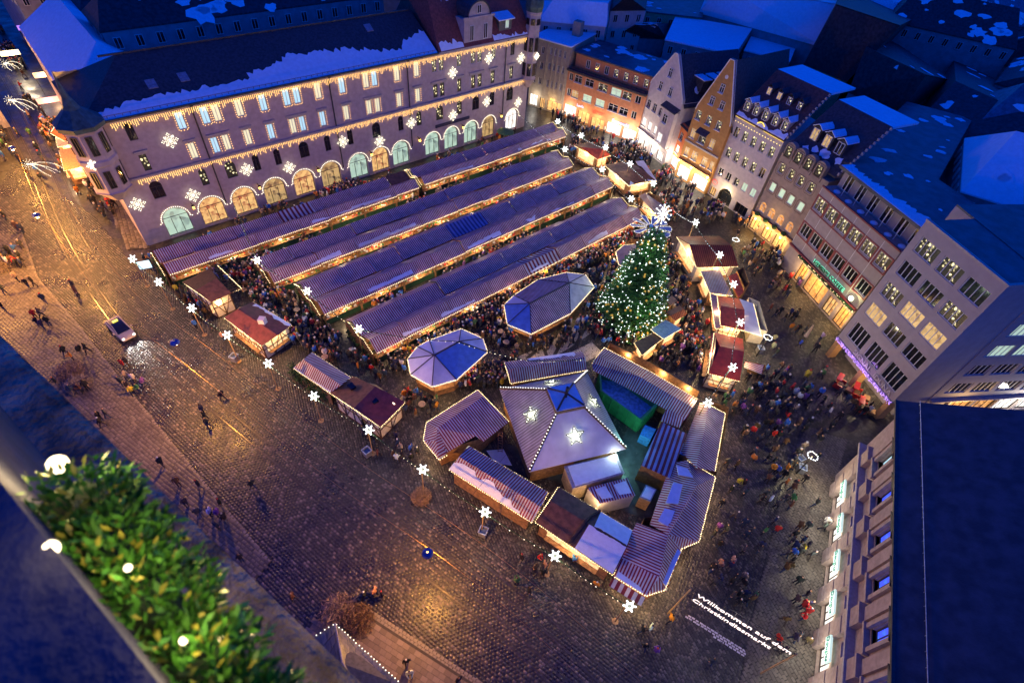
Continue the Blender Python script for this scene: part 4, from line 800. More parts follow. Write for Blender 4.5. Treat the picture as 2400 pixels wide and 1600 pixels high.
block('great_snow_hall', 'great hall with one broad snow covered roof slope', [S2(1640, 30, 14), S2(1930, 110, 14), S2(2040, -30, 14), S2(1700, -120, 14)], 14, [S2(1690, -40, 21), S2(1960, 10, 21)], 21, gw, snow, 0, 4)
tb = block('dormer_row_house', 'big dark tiled roof with two rows of pale dormers', [S2(1885, 150, 13), S2(1985, 190, 13), S2(2150, 40, 13), S2(1980, -40, 13)], 13, [S2(1960, 10, 24), S2(2110, 60, 24)], 24, mat('yellow_wall', (.42, .30, .14), .85), dkroof, 0, 2)  # wall has a plain yellow base colour
block('dark_gable_house', 'long dark roof stepping down behind the brown house', [S2(1990, 215, 13), S2(2110, 270, 13), S2(2230, 190, 13), S2(2080, 90, 13)], 13, [S2(2030, 110, 20), S2(2170, 175, 20)], 20, gw, dkroof, .3, 7)
block('right_rear_block', 'dark rear block with skylights and thin snow at the right', [S2(2130, 300, 14), S2(2400, 420, 14), S2(2560, 260, 14), S2(2250, 120, 14)], 12, [S2(2240, 190, 18), S2(2480, 300, 18)], 18, gw, dkroof, .6, 8)
block('rear_annex', 'flat annex with snowy ledge behind the coffee house block', [S2(2200, 400, 14), S2(2400, 500, 14), S2(2500, 420, 14), S2(2300, 320, 14)], 12, None, 0, gw, felt, .9, 12, wins=1)
block('sheet_metal_roof_house', 'tall blank house wall with snowy flat top beside the dark mansard', [S2(1975, 390, 15), S2(2185, 440, 15), S2(2270, 290, 15), S2(2120, 250, 15)], 15.5, None, 0, gw, felt, 1.2, 3)
block('far_left_house', 'dark house across the tram street lit violet at its foot', [(-112, 96), (-92, 84), (-104, 62), (-124, 74)], 14, [(-112, 88), (-106, 72)], 18, gw, dkroof, 1, 3, wins=2)

rr2 = random.Random(12)
for k, (px, py) in enumerate([(2080, 20), (2230, 60), (2380, 130), (2330, 40), (2180, -40), (2050, -90), (2450, -10), (2300, -90), (2480, 200), (1900, -100), (1750, -150), (1600, -110), (1450, -130), (1300, -90), (900, -60), (700, -40), (1100, -80), (500, -60), (300, -70), (180, -60), (2560, 330), (2520, 460)]):
    z = 14 + rr2.uniform(-2, 3); c = spot(px, py, z).to_2d(); a = rr2.choice((.3, -.5, .9)); L, W = rr2.uniform(11, 17), rr2.uniform(7, 10); X = Vector((math.cos(a), math.sin(a))); Y = Vector((-X.y, X.x))
    block('rooftop_house', 'dark roofed town house in the blue dusk behind the market square', [c - X * L - Y * W, c + X * L - Y * W, c + X * L + Y * W, c - X * L + Y * W], z, [c - X * L * .8, c + X * L * .8], z + 5.5, gw, rr2.choice((dkroof, dkroof, blueroof, snow)), rr2.choice((0, .5, 1.0)), 40 + k, 'town houses behind the square', wins=1)
# ------------------------------------------------------------------ market rows
LAMPW = 95.0
ORD = 'first second third fourth fifth sixth seventh eighth ninth tenth eleventh twelfth thirteenth fourteenth'.split()
def stall(s0, s1, of, ob, side, label, group, rm, k):
    """one canvas stall of a row; side -1 serves the lane nearer the tower, +1 the far lane"""
    w = s1 - s0; d = abs(ob - of); c = LF((s0 + s1) / 2, (of + ob) / 2, 0); t = thing('market_stall', label, 'stall', c, LRZ + (0 if side < 0 else math.pi), group)
    # local: x along, -y = customer side
    hj = random.uniform(-.13, .13); e0, rz, e1 = 2.4 + hj, 3.45 + hj + .12 * (d - 3), 2.75 + hj; yf, yr, yb = -d / 2, -d / 2 + d * .46, d / 2; x0, x1 = -w / 2 + .02, w / 2 - .02
    n = 5; mb = MB()
    for i in range(n):
        xa, xb = x0 + (x1 - x0) * i / n, x0 + (x1 - x0) * (i + 1) / n; sg = lambda x: -.05 * math.sin(math.pi * (x - x0) / (x1 - x0)) + .02 * math.sin(x * 5 + k)
        for (ya, za), (yb_, zb) in (((yf, e0), (yr, rz)), ((yr, rz), (yb, e1))):
            m1 = (ya + yb_) / 2, (za + zb) / 2 - .06
            mb.slab([(xa, ya, za + sg(xa)), (xb, ya, za + sg(xb)), (xb, m1[0], m1[1] + sg(xb)), (xa, m1[0], m1[1] + sg(xa))], .03, 0, (1, 0, 0)); mb.slab([(xa, m1[0], m1[1] + sg(xa)), (xb, m1[0], m1[1] + sg(xb)), (xb, yb_, zb + sg(xb)), (xa, yb_, zb + sg(xa))], .03, 0, (1, 0, 0))
    mb.box(x0, x1, yf - .02, yf - .005, e0 - .3, e0 - .02, 0, (1, 0, 0)); mb.build('roof', rm, t)
    MB().box(x0 + .05, x1 - .05, yf + .45, yf + 1.0, .0, .95, 1).box(x0, x1, yf + .3, yf + 1.1, .952, 1.02, 0).build('counter', [wood, green_cloth], t)
    MB().box(x0 + .05, x1 - .05, yb - .35, yb - .3, 0, 2.6).build('back_wall', wood, t)
    for x in (x0 + .06, x1 - .06): MB().box(x - .05, x + .05, yf + .2, yf + .3, 0, 2.35).build('post', wood, t)
    g = MB()
    for i in range(int(w * 5)): a, b, hh = random.uniform(x0 + .1, x1 - .3), random.uniform(yf + .32, yf + .9), random.uniform(.08, .3); g.box(a, a + random.uniform(.12, .3), b, b + .18, 1.02, 1.02 + hh, random.randrange(5))
    for i in range(int(w * 4)): a = random.uniform(x0 + .1, x1 - .3); zz = random.uniform(1.2, 2.1); g.box(a, a + random.uniform(.12, .3), yb - .6, yb - .4, zz, zz + .25, random.randrange(5))
    o = g.build('goods', goods_mats, t); o['kind'] = 'stuff'
    b = MB(); bulbs(b, [(x0, yf - .03, e0 - .1), (x1, yf - .03, e0 - .1)], .22, .055); b.build('light_string', bulb_warm, t)
    MB().box(-w * .3, w * .3, yf + .75, yf + .85, 2.2, 2.24).build('lamp_strip', glow('stall_tube', (1, .85, .6), 5), t)
    lamp('stall_light', (0, yf + .3, 2.12), (1.0, .72, .38), LAMPW * w / 5, .25, t)
    return t
rows = [('1', 0.0, 37.6, -5.5, -9.0, -11.3, 'arcade row'), ('1b', 38.6, 71.3, -5.4, -8.9, -11.0, 'far half arcade row'), ('2', 9.7, 64.1, -14.0, -17.4, -20.0, 'second row from arcades'), ('3', 12.0, 64.9, -21.7, -26.0, -28.9, 'third row from arcades'), ('4', 13.8, 61.9, -31.2, -35.0, -38.0, 'row nearest oval kiosks')]
sk = 0
for rn, s0, s1, o_far, o_mid, o_near, words in rows:
    for side in (1, -1):
        s = s0 + (.0 if side > 0 else .2); i = 0
        while s < s1 - .5:
            w = min(random.choice((4.2, 5.0, 5.6, 6.4)), s1 - s); w = s1 - s if s1 - s - w < 2.5 else w; sk += 1; i += 1
            rm = red_white; extra = 'striped canvas stall'
            if rn == '3' and side > 0 and i == 6: rm = blue_white_wide; extra = 'broad blue striped stall'
            if (rn == '1' and side > 0 and i == 4) or (rn == '4' and side < 0 and i == 5): rm = red_white_wide; extra = 'broad red striped stall'
            if rn == '1' and side > 0 and s1 - s < 7: rm = brown_roof; extra = 'brown felt roofed stall'
            if rn == '1b' and side > 0 and s1 - s < 7: rm = red_roof; extra = 'red roofed stall'
            of, ob = (o_far, o_mid + .05) if side > 0 else (o_near, o_mid - .05)
            stall(s, s + w, of, ob, side, '%s %s from street end, %s side of %s' % (ORD[i - 1], extra, 'arcade' if side > 0 else 'kiosk', words), 'market stalls in striped rows', rm, sk)
            s += w + .0
    # fir greenery and edge lights on the row ends
    for se, sg in ((s0, -1), (s1, 1)):
        t = thing('row_end_screen', 'lit fir screen closing the %s end of the %s' % ('street' if sg < 0 else 'far', words), 'screen', LF(se + sg * .15, (o_far + o_near) / 2, 0), LRZ, 'end screens of the stall rows'); D = o_far - o_near
        MB().box(-.06, .06, -D / 2 + .2, D / 2 - .2, 0, 2.35).build('panel', dark_wood, t)
        gm_ = MB()
        for i in range(160): c = Vector((sg * random.uniform(.05, .35), random.uniform(-D / 2 + .3, D / 2 - .3), random.uniform(.1, 1.9))); a = Vector((random.gauss(0, 1), random.gauss(0, 1), random.gauss(0, 1))) * .16; b2 = Vector((random.gauss(0, 1), random.gauss(0, 1), random.gauss(0, 1))) * .12; gm_.poly([c - a, c + b2, c + a])
        gm_.build('greenery', mat('fir_green', (.025, .07, .02), .8, .4, 6), t); b = MB(); bulbs(b, [(sg * .12, -D / 2, 2.4), (sg * .12, -D * .22, 3.3), (sg * .12, 0, 2.75), (sg * .12, D * .22, 3.4), (sg * .12, D / 2, 2.4)], .22, .055); b.build('light_string', bulb_warm, t)
# a few snow sheets lying on the canvas
sw = 0
for rn, s0, s1, o_far, o_mid, o_near, _ in rows:
    for k in range(5):
        a = random.uniform(s0 + 2, s1 - 8); L = random.uniform(3, 7); mb = MB(); d = o_mid - o_near; ragged(mb, 0, L, 0.15, 2.52, d * .46, 3.42, .0, .42, .05, seedv=100 + sw); sw += 1
        p = LF(a, o_near, 0); o = mb.build('snow_sheet', snow); o.location = p; o.rotation_euler = (0, 0, LRZ); tag(o, 'thin snow sheet lying on a striped stall roof', 'snow', 'snow sheets on the stall roofs')
# ------------------------------------------------------------------ huts
def hut(name, label, cat, E, ez, Rg, rz, rmats, wallm=wood, group=None, over=.4, uv=True, lights=True, watts=60, hatch=True, beams=False, sides=(0, 1, 2, 3), lightcol=(1, .66, .3), zs=None, bulbm=None, t_roof=.08):
    """gabled hut from its surveyed eave corners (front-left, front-right, back-right, back-left) and ridge ends"""
    e = [spot(*p, (zs[i] if zs else ez)) for i, p in enumerate(E)]; c = sum(e, Vector()) / 4; c.z = 0; t = thing(name, label, cat, c, 0, group); e = [p - c for p in e]
    if Rg: r = [spot(*p, rz) - c for p in Rg]
    ud = (e[1] - e[0]); ud.z = 0
    rm = MB(); rmats = rmats if isinstance(rmats, (list, tuple)) else [rmats]
    if Rg:
        rm.slab([e[0], e[1], r[1], r[0]], t_roof, 0, ud); rm.slab([e[2], e[3], r[0], r[1]], t_roof, min(1, len(rmats) - 1), ud)
    else: rm.slab(e, t_roof, 0, ud)
    rf = rm.build('roof', rmats, t)
    ctr = sum(e, Vector()) / 4; q = []
    for p in e: d = Vector((p.x - ctr.x, p.y - ctr.y)); L = d.length; q.append(Vector((ctr.x, ctr.y)) + d * max(.5, (L - over * 1.3) / L))
    top = min(p.z for p in e) - .02
    for i in sides:
        a, b = q[i], q[(i + 1) % 4]; n2 = Vector(((b - a).y, -(b - a).x)).normalized(); o2 = q[(i + 2) % 4]
        if n2.dot(o2 - a) > 0: n2 = -n2
        A, B = Vector((a.x, a.y, 0)), Vector((b.x, b.y, 0)); N = Vector((n2.x, n2.y, 0)); U = Vector((0, 0, 1)); mb = MB(); P = [A, B, B + U * top, A + U * top]
        if Rg and i in (1, 3): rr = r[1] if i == 1 else r[0]; P = [A, B, B + U * top, Vector((rr.x, rr.y, rz - .12)) * .0 + (A + B) / 2 + U * (rz - .35), A + U * top]
        mb.poly(P, 0); mb.poly([p - N * .06 for p in P][::-1], 0)
        w = mb.build('wall', wallm, t)
        d = (B - A); L = d.length
        if beams and L > 2:
            bm = MB(); n = max(2, int(L / 1.2)); 
            for k in range(n + 1): p = A + d * (k / n); bm.tube([p + N * .03, p + N * .03 + U * top], .06, 4)
            for k in range(n): p, p2 = A + d * (k / n), A + d * ((k + 1) / n); bm.tube([p + N * .03 + U * (.1 if k % 2 else top - .1), p2 + N * .03 + U * (top - .1 if k % 2 else .1)], .05, 4)
            for z in (.08, top * .55, top - .06): bm.tube([A + N * .035 + U * z, B + N * .035 + U * z], .06, 4)
            bm.build('timber', dark_wood, w)
        if hatch and L > 1.6:
            ht = MB(); a1, b1 = A + d * .12 + N * .02, B - d * .12 + N * .02; ht.poly([a1 + U * 1.05, b1 + U * 1.05, b1 + U * (top - .15), a1 + U * (top - .15)]); ht.build('hatch', lit_hatch, t)
            ct = MB(); ct.slab([a1 + U * 1.04, b1 + U * 1.04, b1 + N * .45 + U * 1.04, a1 + N * .45 + U * 1.04], .06); ct.build('counter', wood, t)
            if watts: lamp('stall_light', (a1 + b1) / 2 + N * .35 + U * (top - .25), lightcol, watts * min(1.5, L / 4), .2, t)
    if lights:
        b = MB(); bulbs(b, [p - Vector((0, 0, .06)) for p in e] + [e[0] - Vector((0, 0, .06))], .2, .06); b.build('light_string', bulbm or bulb_warm, t)
    t['c'] = 0; del t['c']
    return t, e, (r if Rg else None), rf, c
def roof_snow(t, e0, e1, r1, r0, lo, hi, sd, x0=0.0, x1=1.0):
    """ragged snow along the eave e0-e1 of a hut roof"""
    rs = random.Random(sd); n = 18; mb = MB(); U = Vector((0, 0, .05)); v = (lo + hi) / 2; T = []
    for i in range(n + 1): v = min(hi, max(lo, v + rs.uniform(-.5, .5) * (hi - lo))); T.append(v)
    P = lambda i, k: lerp(lerp(e0, e1, x0 + (x1 - x0) * i / n), lerp(r0, r1, x0 + (x1 - x0) * i / n), k) + Vector((0, 0, .012))
    for i in range(n): a, b, c, d = P(i, .02), P(i + 1, .02), P(i + 1, T[i + 1]), P(i, T[i]); mb.poly([a + U, b + U, c + U, d + U]); mb.poly([a, b, b + U, a + U]); mb.poly([c, d, d + U, c + U])
    mb.build('roof_snow', snow, t)
cream_beam = dict(wallm=plaster_wood, beams=True)
t, e, r, rf, c = hut('timber_hut', 'timber hut with brown roof and slatted canopy near the tram street', 'hut', [(494, 708), (542, 686), (494, 627), (427, 661)], 3.0, [(458, 680), (508, 652)], 4.1, [brown_roof, dark_wood], over=.3, lights=False, hatch=False, **cream_beam)
lt = MB(); a, b = spot(494, 627, 2.9) - c, spot(542, 686, 2.9) - c; a2, b2 = spot(510, 622, 2.5) - c, spot(567, 677, 2.5) - c
for i in range(12): p, q = lerp(a, b, i / 11), lerp(a2, b2, i / 11); lt.tube([p, q], .05, 4)
lt.build('slatted_canopy', dark_wood, t); bb = MB(); bulbs(bb, [a2, b2, b], .2, .06); bulbs(bb, [spot(427, 661, 2.9) - c, spot(494, 708, 2.9) - c], .2, .05); bb.build('light_string', bulb_warm, t); hm = MB(); p0, p1 = spot(500, 735, .9) - c, spot(545, 705, .9) - c; hm.poly([p0, p1, p1 + Vector((0, 0, 1.3)), p0 + Vector((0, 0, 1.3))]); hm.build('hatch', lit_hatch, t); lamp('stall_light', lerp(p0, p1, .5) + Vector((.3, -.6, 1.2)), (1, .66, .3), 90, .2, t)
t, e, r, rf, c = hut('red_roofed_hut', 'hut with wine red roof, small white chimney and bulb edged eaves', 'hut', [(525, 744), (612.5, 810), (684, 761), (592, 706.6)], 2.9, [(558, 724), (650, 785)], 3.9, [darkred_roof, darkred_roof], wallm=plaster_wood, beams=True)
MB().box(-.35, .35, -.35, .35, 3.4, 4.5).build('chimney', white_canvas, t).location = (spot(614, 750, 4.2) - c).xy.to_3d(); roof_snow(t, e[2], e[3], r[0], r[1], .12, .3, 1, 0, .9); roof_snow(t, e[1], e[2], lerp(e[0], e[3], .0), lerp(e[0], e[3], 1), .04, .1, 2)
t, e, r, rf, c = hut('long_striped_hall', 'long stall with orange lit striped roof and fir hedge facing the tram street', 'stall', [(687.6, 862), (773, 920), (822, 884), (731, 825)], 2.7, [(711, 842), (799, 902)], 3.7, [red_white, red_white], hatch=False, sides=(0, 2, 3))
gh = MB(); a, b = spot(690, 880, 0) - c, spot(770, 940, 0) - c
for i in range(1400): p = lerp(a, b, random.random()) + Vector((random.uniform(-.4, .4), random.uniform(-.4, .4), random.uniform(.1, 2.2))); u1 = Vector([random.gauss(0, 1) for _ in range(3)]) * .14; u2 = Vector([random.gauss(0, 1) for _ in range(3)]) * .1; gh.poly([p - u1, p + u2, p + u1])
gh.build('fir_hedge', MATS['fir_green'], t); roof_snow(t, e[0], e[1], r[1], r[0], .03, .12, 3)
t, e, r, rf, c = hut('half_timbered_hut', 'half timbered hut with red roof, two skylights and orange lit canopy', 'hut', [(892, 1000), (950, 942), (828, 881), (773, 920)], 2.9, [(830, 955), (880, 905)], 4.2, [darkred_roof, brown_roof], hatch=False, **cream_beam)  # one roof: lit slope painted brown, darker slope painted dark red
for p in ((824, 905), (877, 938)): o = MB().box(-.4, .4, -.3, .3, -.15, .12).build('skylight', mat('skylight_black', (.01, .012, .02), .1), rf); q = spot(*p, 3.75) - c; o.location = q; o.rotation_euler = (0, 0, -.7)
cn = MB(); P = [spot(828, 881, 2.75) - c, spot(950, 942, 2.75) - c, spot(925, 948, 3.1) - c, spot(868, 900, 3.3) - c]; cn.slab(P, .06); cn.build('orange_canopy', mat('orange_canvas', (.75, .28, .04), .5), t); tb_ = MB(); tb_.tube([spot(868, 902, 3.35) - c, spot(925, 947, 3.2) - c], .05); tb_.build('tube_lamp', glow('neon_warm', (1, .8, .5), 8), t); lamp('stall_light', spot(900, 915, 2.4) - c + Vector((.4, .4, .9)), (1, .5, .12), 90, .3, t)
# L-shaped striped stall
def roofshape(name, label, cat, polys, mats, walls, group=None, wallm=wood, edge=None, hz=2.5, bm=None, watts=0, lpos=None):
    """roof made of several surveyed faces [(px,py,z)...]; walls: ring of (px,py) footprint"""
    allp = [spot(*p) for f, _, _ in polys for p in f]; c = sum(allp, Vector()) / len(allp); c.z = 0; t = thing(name, label, cat, c, 0, group); mb = MB()
    for f, m, ud in polys:
        P = [spot(*p) - c for p in f]; d = (P[ud[1]] - P[ud[0]]) if ud else None
        mb.slab(P, .06, m, d)
    mb.build('roof', mats, t)
    if walls:
        W = [(spot(*p, 0) - c).to_2d() for p in walls]; wc = sum(W, Vector((0, 0))) / len(W)
        for a, b in zip(W, W[1:] + W[:1]):
            w = MB(); A, B = Vector((a.x, a.y, 0)), Vector((b.x, b.y, 0)); U = Vector((0, 0, hz)); N = Vector(((B - A).y, -(B - A).x, 0)).normalized() * .03; w.poly([A, B, B + U, A + U]); w.poly([A - N, A + U - N, B + U - N, B - N]); w.build('wall', wallm, t)
    if edge:
        b = MB(); bulbs(b, [spot(*p) - c for p in edge], .2, .06); b.build('light_string', bm or bulb_warm, t)
    for p in (lpos or []): lamp('stall_light', spot(*p) - c, (1, .66, .3), watts, .25, t)
    return t, c
E1 = 2.6
roofshape('corner_striped_stall', 'L-shaped striped stall with notched rear edge beside the white pavilion', 'stall', [
    ([(999, 990, E1), (1120, 913, E1), (1133, 928, 3.8), (1025, 1003, 3.8)], 0, (0, 1)), ([(1025, 1003, 3.8), (1133, 928, 3.8), (1193, 988, E1), (1132, 1035, E1), (1115, 1020, 2.9), (1049, 1059, E1)], 0, (0, 1)), ([(992, 1032, E1), (999, 990, E1), (1025, 1003, 3.8), (1022, 1032, 3.4)], 0, (0, 1)), ([(992, 1032, E1), (1022, 1032, 3.4), (1049, 1059, E1), (1029, 1078, E1)], 0, (0, 3)), ([(1022, 1032, 3.4), (1025, 1003, 3.8), (1049, 1059, E1)], 0, (1, 2))],
    [red_white], [(1010, 1045), (1015, 1012), (1118, 945), (1180, 1010), (1128, 1056), (1050, 1082), (1035, 1090)], edge=[(1193, 988, E1), (1120, 913, E1), (999, 990, E1), (992, 1032, E1), (1029, 1078, E1), (1049, 1066, E1)], watts=70, lpos=[(1000, 1000, 1.9), (1060, 945, 1.9), (1005, 1065, 1.9), (1165, 950, 2.0)])
t, e, r, rf, c = hut('slanted_striped_stall', 'striped stall with white and orange lit snowy eaves along the street', 'stall', [(1052, 1099.5), (1247, 1224), (1285, 1153), (1099, 1044)], 2.5, [(1076, 1070), (1268, 1187)], 3.5, [red_white, red_white], hatch=False, watts=0)
roof_snow(t, e[0], e[1], r[1], r[0], .15, .75, 5, 0, .85)
for k in (.15, .4, .65, .9): lamp('stall_light', lerp(e[0], e[1], k) + Vector((.3, .45, -.35)), (1, .6, .25), 42, .2, t)
hm = MB(); a, b = lerp(e[0], e[1], .04) + Vector((.33, .5, 0)), lerp(e[0], e[1], .96) + Vector((.33, .5, 0)); hm.poly([Vector((a.x, a.y, 1.05)), Vector((b.x, b.y, 1.05)), Vector((b.x, b.y, 2.2)), Vector((a.x, a.y, 2.2))]); hm.build('hatch', lit_hatch, t)
t, e, r, rf, c = hut('brown_and_white_stall', 'stall with half brown felt and half snow covered roof on the street side', 'stall', [(1254, 1222), (1437, 1347), (1484, 1243), (1309, 1140)], 2.6, [(1290, 1172), (1470, 1282)], 3.2, [brown_roof, brown_roof], hatch=True, watts=55, sides=(0, 1, 2, 3))
roof_snow(t, e[0], e[1], r[1], r[0], .93, .99, 6, .52, .99); roof_snow(t, e[2], e[3], r[0], r[1], .9, .99, 7, .01, .42); MB().tube([lerp(e[0], e[1], .44) + Vector((0, 0, .15)), lerp(r[0], r[1], .46) + Vector((0, 0, .1)), lerp(e[3], e[2], .56) + Vector((0, 0, .15))], .16, 5).build('roof_step', dark_wood, t)
st_lit = dict(watts=55)
t, e, r, rf, c = hut('north_striped_stall', 'striped stall with orange lit near slope behind the white pavilion', 'stall', [(1197, 898), (1374.5, 867), (1363, 822.5), (1182, 848)], 2.6, [(1189, 866), (1371, 836)], 3.6, [red_white, red_white], hatch=False, watts=0); roof_snow(t, e[2], e[3], r[0], r[1], .3, .9, 8, .1, .7); lamp('stall_light', spot(1272, 835, 2.2) - c + Vector((0, .6, 0)), (1, .66, .3), 80, .2, t)
roofshape('bent_striped_stall', 'long bent striped stall bordering the green container', 'stall', [([(1387, 850, 2.6), (1416, 814, 2.6), (1518, 867, 2.6), (1506, 886, 3.6), (1402, 834, 3.6)], 0, (1, 2)), ([(1391, 868, 2.6), (1387, 850, 2.6), (1402, 834, 3.6), (1506, 886, 3.6), (1488, 918, 2.6)], 0, (3, 2)), ([(1518, 867, 2.6), (1635, 935, 2.6), (1624, 955, 3.6), (1506, 886, 3.6)], 0, (0, 1)), ([(1488, 918, 2.6), (1506, 886, 3.6), (1624, 955, 3.6), (1606, 985, 2.6)], 0, (1, 2))], [red_white], [(1398, 880), (1420, 835), (1516, 884), (1622, 948), (1600, 998), (1485, 930)], edge=[(1387, 852, 2.6), (1416, 814, 2.6), (1518, 867, 2.6), (1635, 935, 2.6)], watts=75, lpos=[(1470, 835, 1.9), (1550, 880, 1.9), (1610, 915, 1.9), (1420, 812, 1.9)])
roofshape('east_striped_stall', 'tall striped stall lit yellow at its upper end beside the crowd', 'stall', [([(1640, 945, 2.6), (1662, 950, 3.6), (1632, 1095, 3.6), (1596, 1057, 2.6)], 0, (0, 3)), ([(1662, 950, 3.6), (1700, 968, 2.6), (1676, 1104, 2.6), (1632, 1095, 3.6)], 0, (1, 2))], [red_white], [(1640, 968), (1690, 985), (1665, 1105), (1600, 1075)], edge=[(1640, 945, 2.6), (1662, 948, 3.6), (1700, 968, 2.6), (1676, 1104, 2.6)], watts=75, lpos=[(1704, 985, 1.9), (1690, 1060, 1.9), (1630, 935, 3.2)])
roofshape('ring_striped_stall', 'sweeping striped stall with snow patches on the plaza side', 'stall', [([(1572, 1085, 2.7), (1610, 1078, 2.9), (1632, 1138, 3.7), (1566, 1252, 3.7), (1523, 1228, 2.7)], 0, (4, 0)), ([(1610, 1078, 2.9), (1677, 1117, 2.5), (1632, 1138, 3.7)], 0, (2, 1)), ([(1632, 1138, 3.7), (1677, 1117, 2.5), (1639, 1268, 2.5), (1566, 1252, 3.7)], 0, (1, 2)), ([(1566, 1252, 3.7), (1639, 1268, 2.5), (1595, 1286, 2.5)], 0, (0, 1)),
    ([(1492, 1224, 2.7), (1566, 1252, 3.7), (1545, 1352, 3.7), (1455, 1306, 2.8)], 0, (0, 3)), ([(1566, 1252, 3.7), (1597, 1286, 2.5), (1558, 1382, 2.5), (1545, 1352, 3.7)], 0, (1, 2)), ([(1455, 1306, 2.8), (1545, 1352, 3.7), (1514, 1396, 2.5), (1438, 1350, 2.5)], 0, (3, 2)), ([(1545, 1352, 3.7), (1558, 1382, 2.5), (1514, 1396, 2.5)], 0, (2, 1))], [red_white], [(1575, 1095), (1660, 1130), (1625, 1272), (1588, 1292), (1550, 1385), (1512, 1405), (1448, 1360), (1495, 1240), (1525, 1235)],
    edge=[(1610, 1078, 2.9), (1677, 1117, 2.5), (1639, 1268, 2.5), (1597, 1286, 2.5), (1558, 1382, 2.5), (1514, 1396, 2.5), (1438, 1350, 2.5)], watts=70, lpos=[(1680, 1150, 1.9), (1660, 1220, 1.9), (1612, 1300, 1.9), (1585, 1360, 1.9), (1530, 1410, 1.9), (1470, 1380, 1.9)])
def drape(px, z, label, grp=None):
    c = sum([spot(*p, z) for p in px], Vector()) / len(px); mb = MB(); mb.slab([spot(*p, z) - c for p in px], .07); o = mb.build('snow_sheet', snow); o.location = c; return tag(o, label, 'snow', grp)
for px, z, ddz in (([(1586, 1090), (1612, 1098), (1625, 1118), (1590, 1112)], 3.35, 0), ([(1578, 1130), (1600, 1135), (1590, 1180), (1560, 1178)], 3.5, 0), ([(1558, 1190), (1582, 1196), (1568, 1234), (1542, 1220)], 3.45, 0), ([(1588, 1285), (1596, 1292), (1562, 1372), (1552, 1362)], 2.95, 0), ([(1450, 1338), (1500, 1374), (1508, 1390), (1444, 1350)], 2.75, 0)):
    drape(px, z + .12, 'snow patch lying on the sweeping striped stall', 'snow patches on the sweeping stall')
# skirts of the ring stall
sk_ = MB()
for pts in ([(1436, 1352), (1512, 1400)], [(1600, 1288), (1562, 1385)]):
    a, b = spot(*pts[0], 2.45), spot(*pts[1], 2.45); d = b - a; n = Vector((d.y, -d.x, 0)).normalized() * -.5
    sk_.slab([a, b, b + n * -1.2 - Vector((0, 0, .5)), a + n * -1.2 - Vector((0, 0, .5))], .03, 0, d)
o = sk_.build('striped_awning', red_white_wide); tag(o, 'orange lit striped awning edge under the sweeping stall', 'awning')
# ------------------------------------------------------------------ pavilion with pyramid roof and stars
pc = Vector((5.88, 32.28, 0)); prz = math.atan2(25.7 - 35.4, 3.0 + .8)
t = thing('white_pavilion', 'big white canvas pavilion with pyramid roof, blue top and star lights', 'pavilion', pc, prz); hs, hz, ts, tz = 5.15, 3.1, 1.55, 6.3
corner_white = stripes('ribbed_white_canvas', (.66, .65, .66), (.34, .31, .31), .30); smooth_white = mat('smooth_white_canvas', (.66, .65, .67), .6, .12, .7, .3, 5)
Q = [(-1, -1), (1, -1), (1, 1), (-1, 1)]
for i in range(4):
    a, b = Q[i], Q[(i + 1) % 4]; mb = MB(); P = [(a[0] * hs, a[1] * hs, hz), (b[0] * hs, b[1] * hs, hz), (b[0] * ts, b[1] * ts, tz), (a[0] * ts, a[1] * ts, tz)]; mb.slab(P, .08, 0, Vector((b[0] - a[0], b[1] - a[1], 0))); mb.build('roof_slope', smooth_white if i == 1 else corner_white, t)
    cn = sum([Vector(p) for p in P], Vector()) / 4; n = (Vector(P[1]) - Vector(P[0])).cross(Vector(P[3]) - Vector(P[0])).normalized(); ux = (Vector(P[1]) - Vector(P[0])).normalized(); uy = n.cross(ux); cc = cn + n * .22
    f = MB(); b_ = MB(); pts = []
    for k in range(10): rr = 1.0 if k % 2 == 0 else .48; an = math.pi * k / 5 + .3; pts.append(cc + (ux * math.cos(an) + uy * math.sin(an)) * rr)
    f.tube(pts + [pts[0]], .05, 4); ip = [cc + (p - cc) * .55 for p in pts]; f.tube(ip + [ip[0]], .035, 4)
    for k in range(10): f.tube([pts[k], ip[k]], .03, 4); b_.octa(ip[k] - n * .02, .075)
    b_.octa(cc, .13)
    for k in range(0, 10, 2): b_.octa(cc + (pts[k] - cc) * .8, .07)
    s = f.build('star_frame', iron, t); b_.build('bulb_cluster', glow('star_bulb', (.95, 1.0, .8), 4.5), s)
    lamp('star_light', cc + n * .15, (.92, 1.0, .72), 42, .3, t)
    hb = MB(); pp = [Vector((a[0] * hs, a[1] * hs, hz + .12)), Vector((a[0] * ts, a[1] * ts, tz + .12))]; hb.tube(pp, .13, 5); hp = hb.build('hip_cover', dark_wood, t); bb = MB(); bulbs(bb, [p + Vector((0, 0, .2)) for p in pp], .32, .085); bb.build('hip_bulb_row', glow('hip_bulb', (1, .98, .88), 2.6), hp)
    MB().box(-.0, .0, 0, 0, 0, 0)
    wl_ = MB(); A, B = Vector((a[0] * (hs - .5), a[1] * (hs - .5), 0)), Vector((b[0] * (hs - .5), b[1] * (hs - .5), 0)); wl_.poly([A, B, B + Vector((0, 0, hz)), A + Vector((0, 0, hz))]); wl_.build('wall', wood, t)
MB().box(-ts, ts, -ts, ts, tz - .1, tz + .35).build('roof_lantern', dark_wood, t); MB().box(-ts * .95, ts * .95, -ts * .95, ts * .95, tz + .355, tz + .42).build('lantern_snow', snow, t)
ob = MB(); 
for k in range(4): an = math.pi / 4 + math.pi / 2 * k; ob.tube([Vector((0, 0, tz + 1.0)), Vector((math.cos(an) * 1.1, math.sin(an) * 1.1, tz + .7)), Vector((math.cos(an) * 2.0, math.sin(an) * 2.0, tz + .45))], .1, 5)
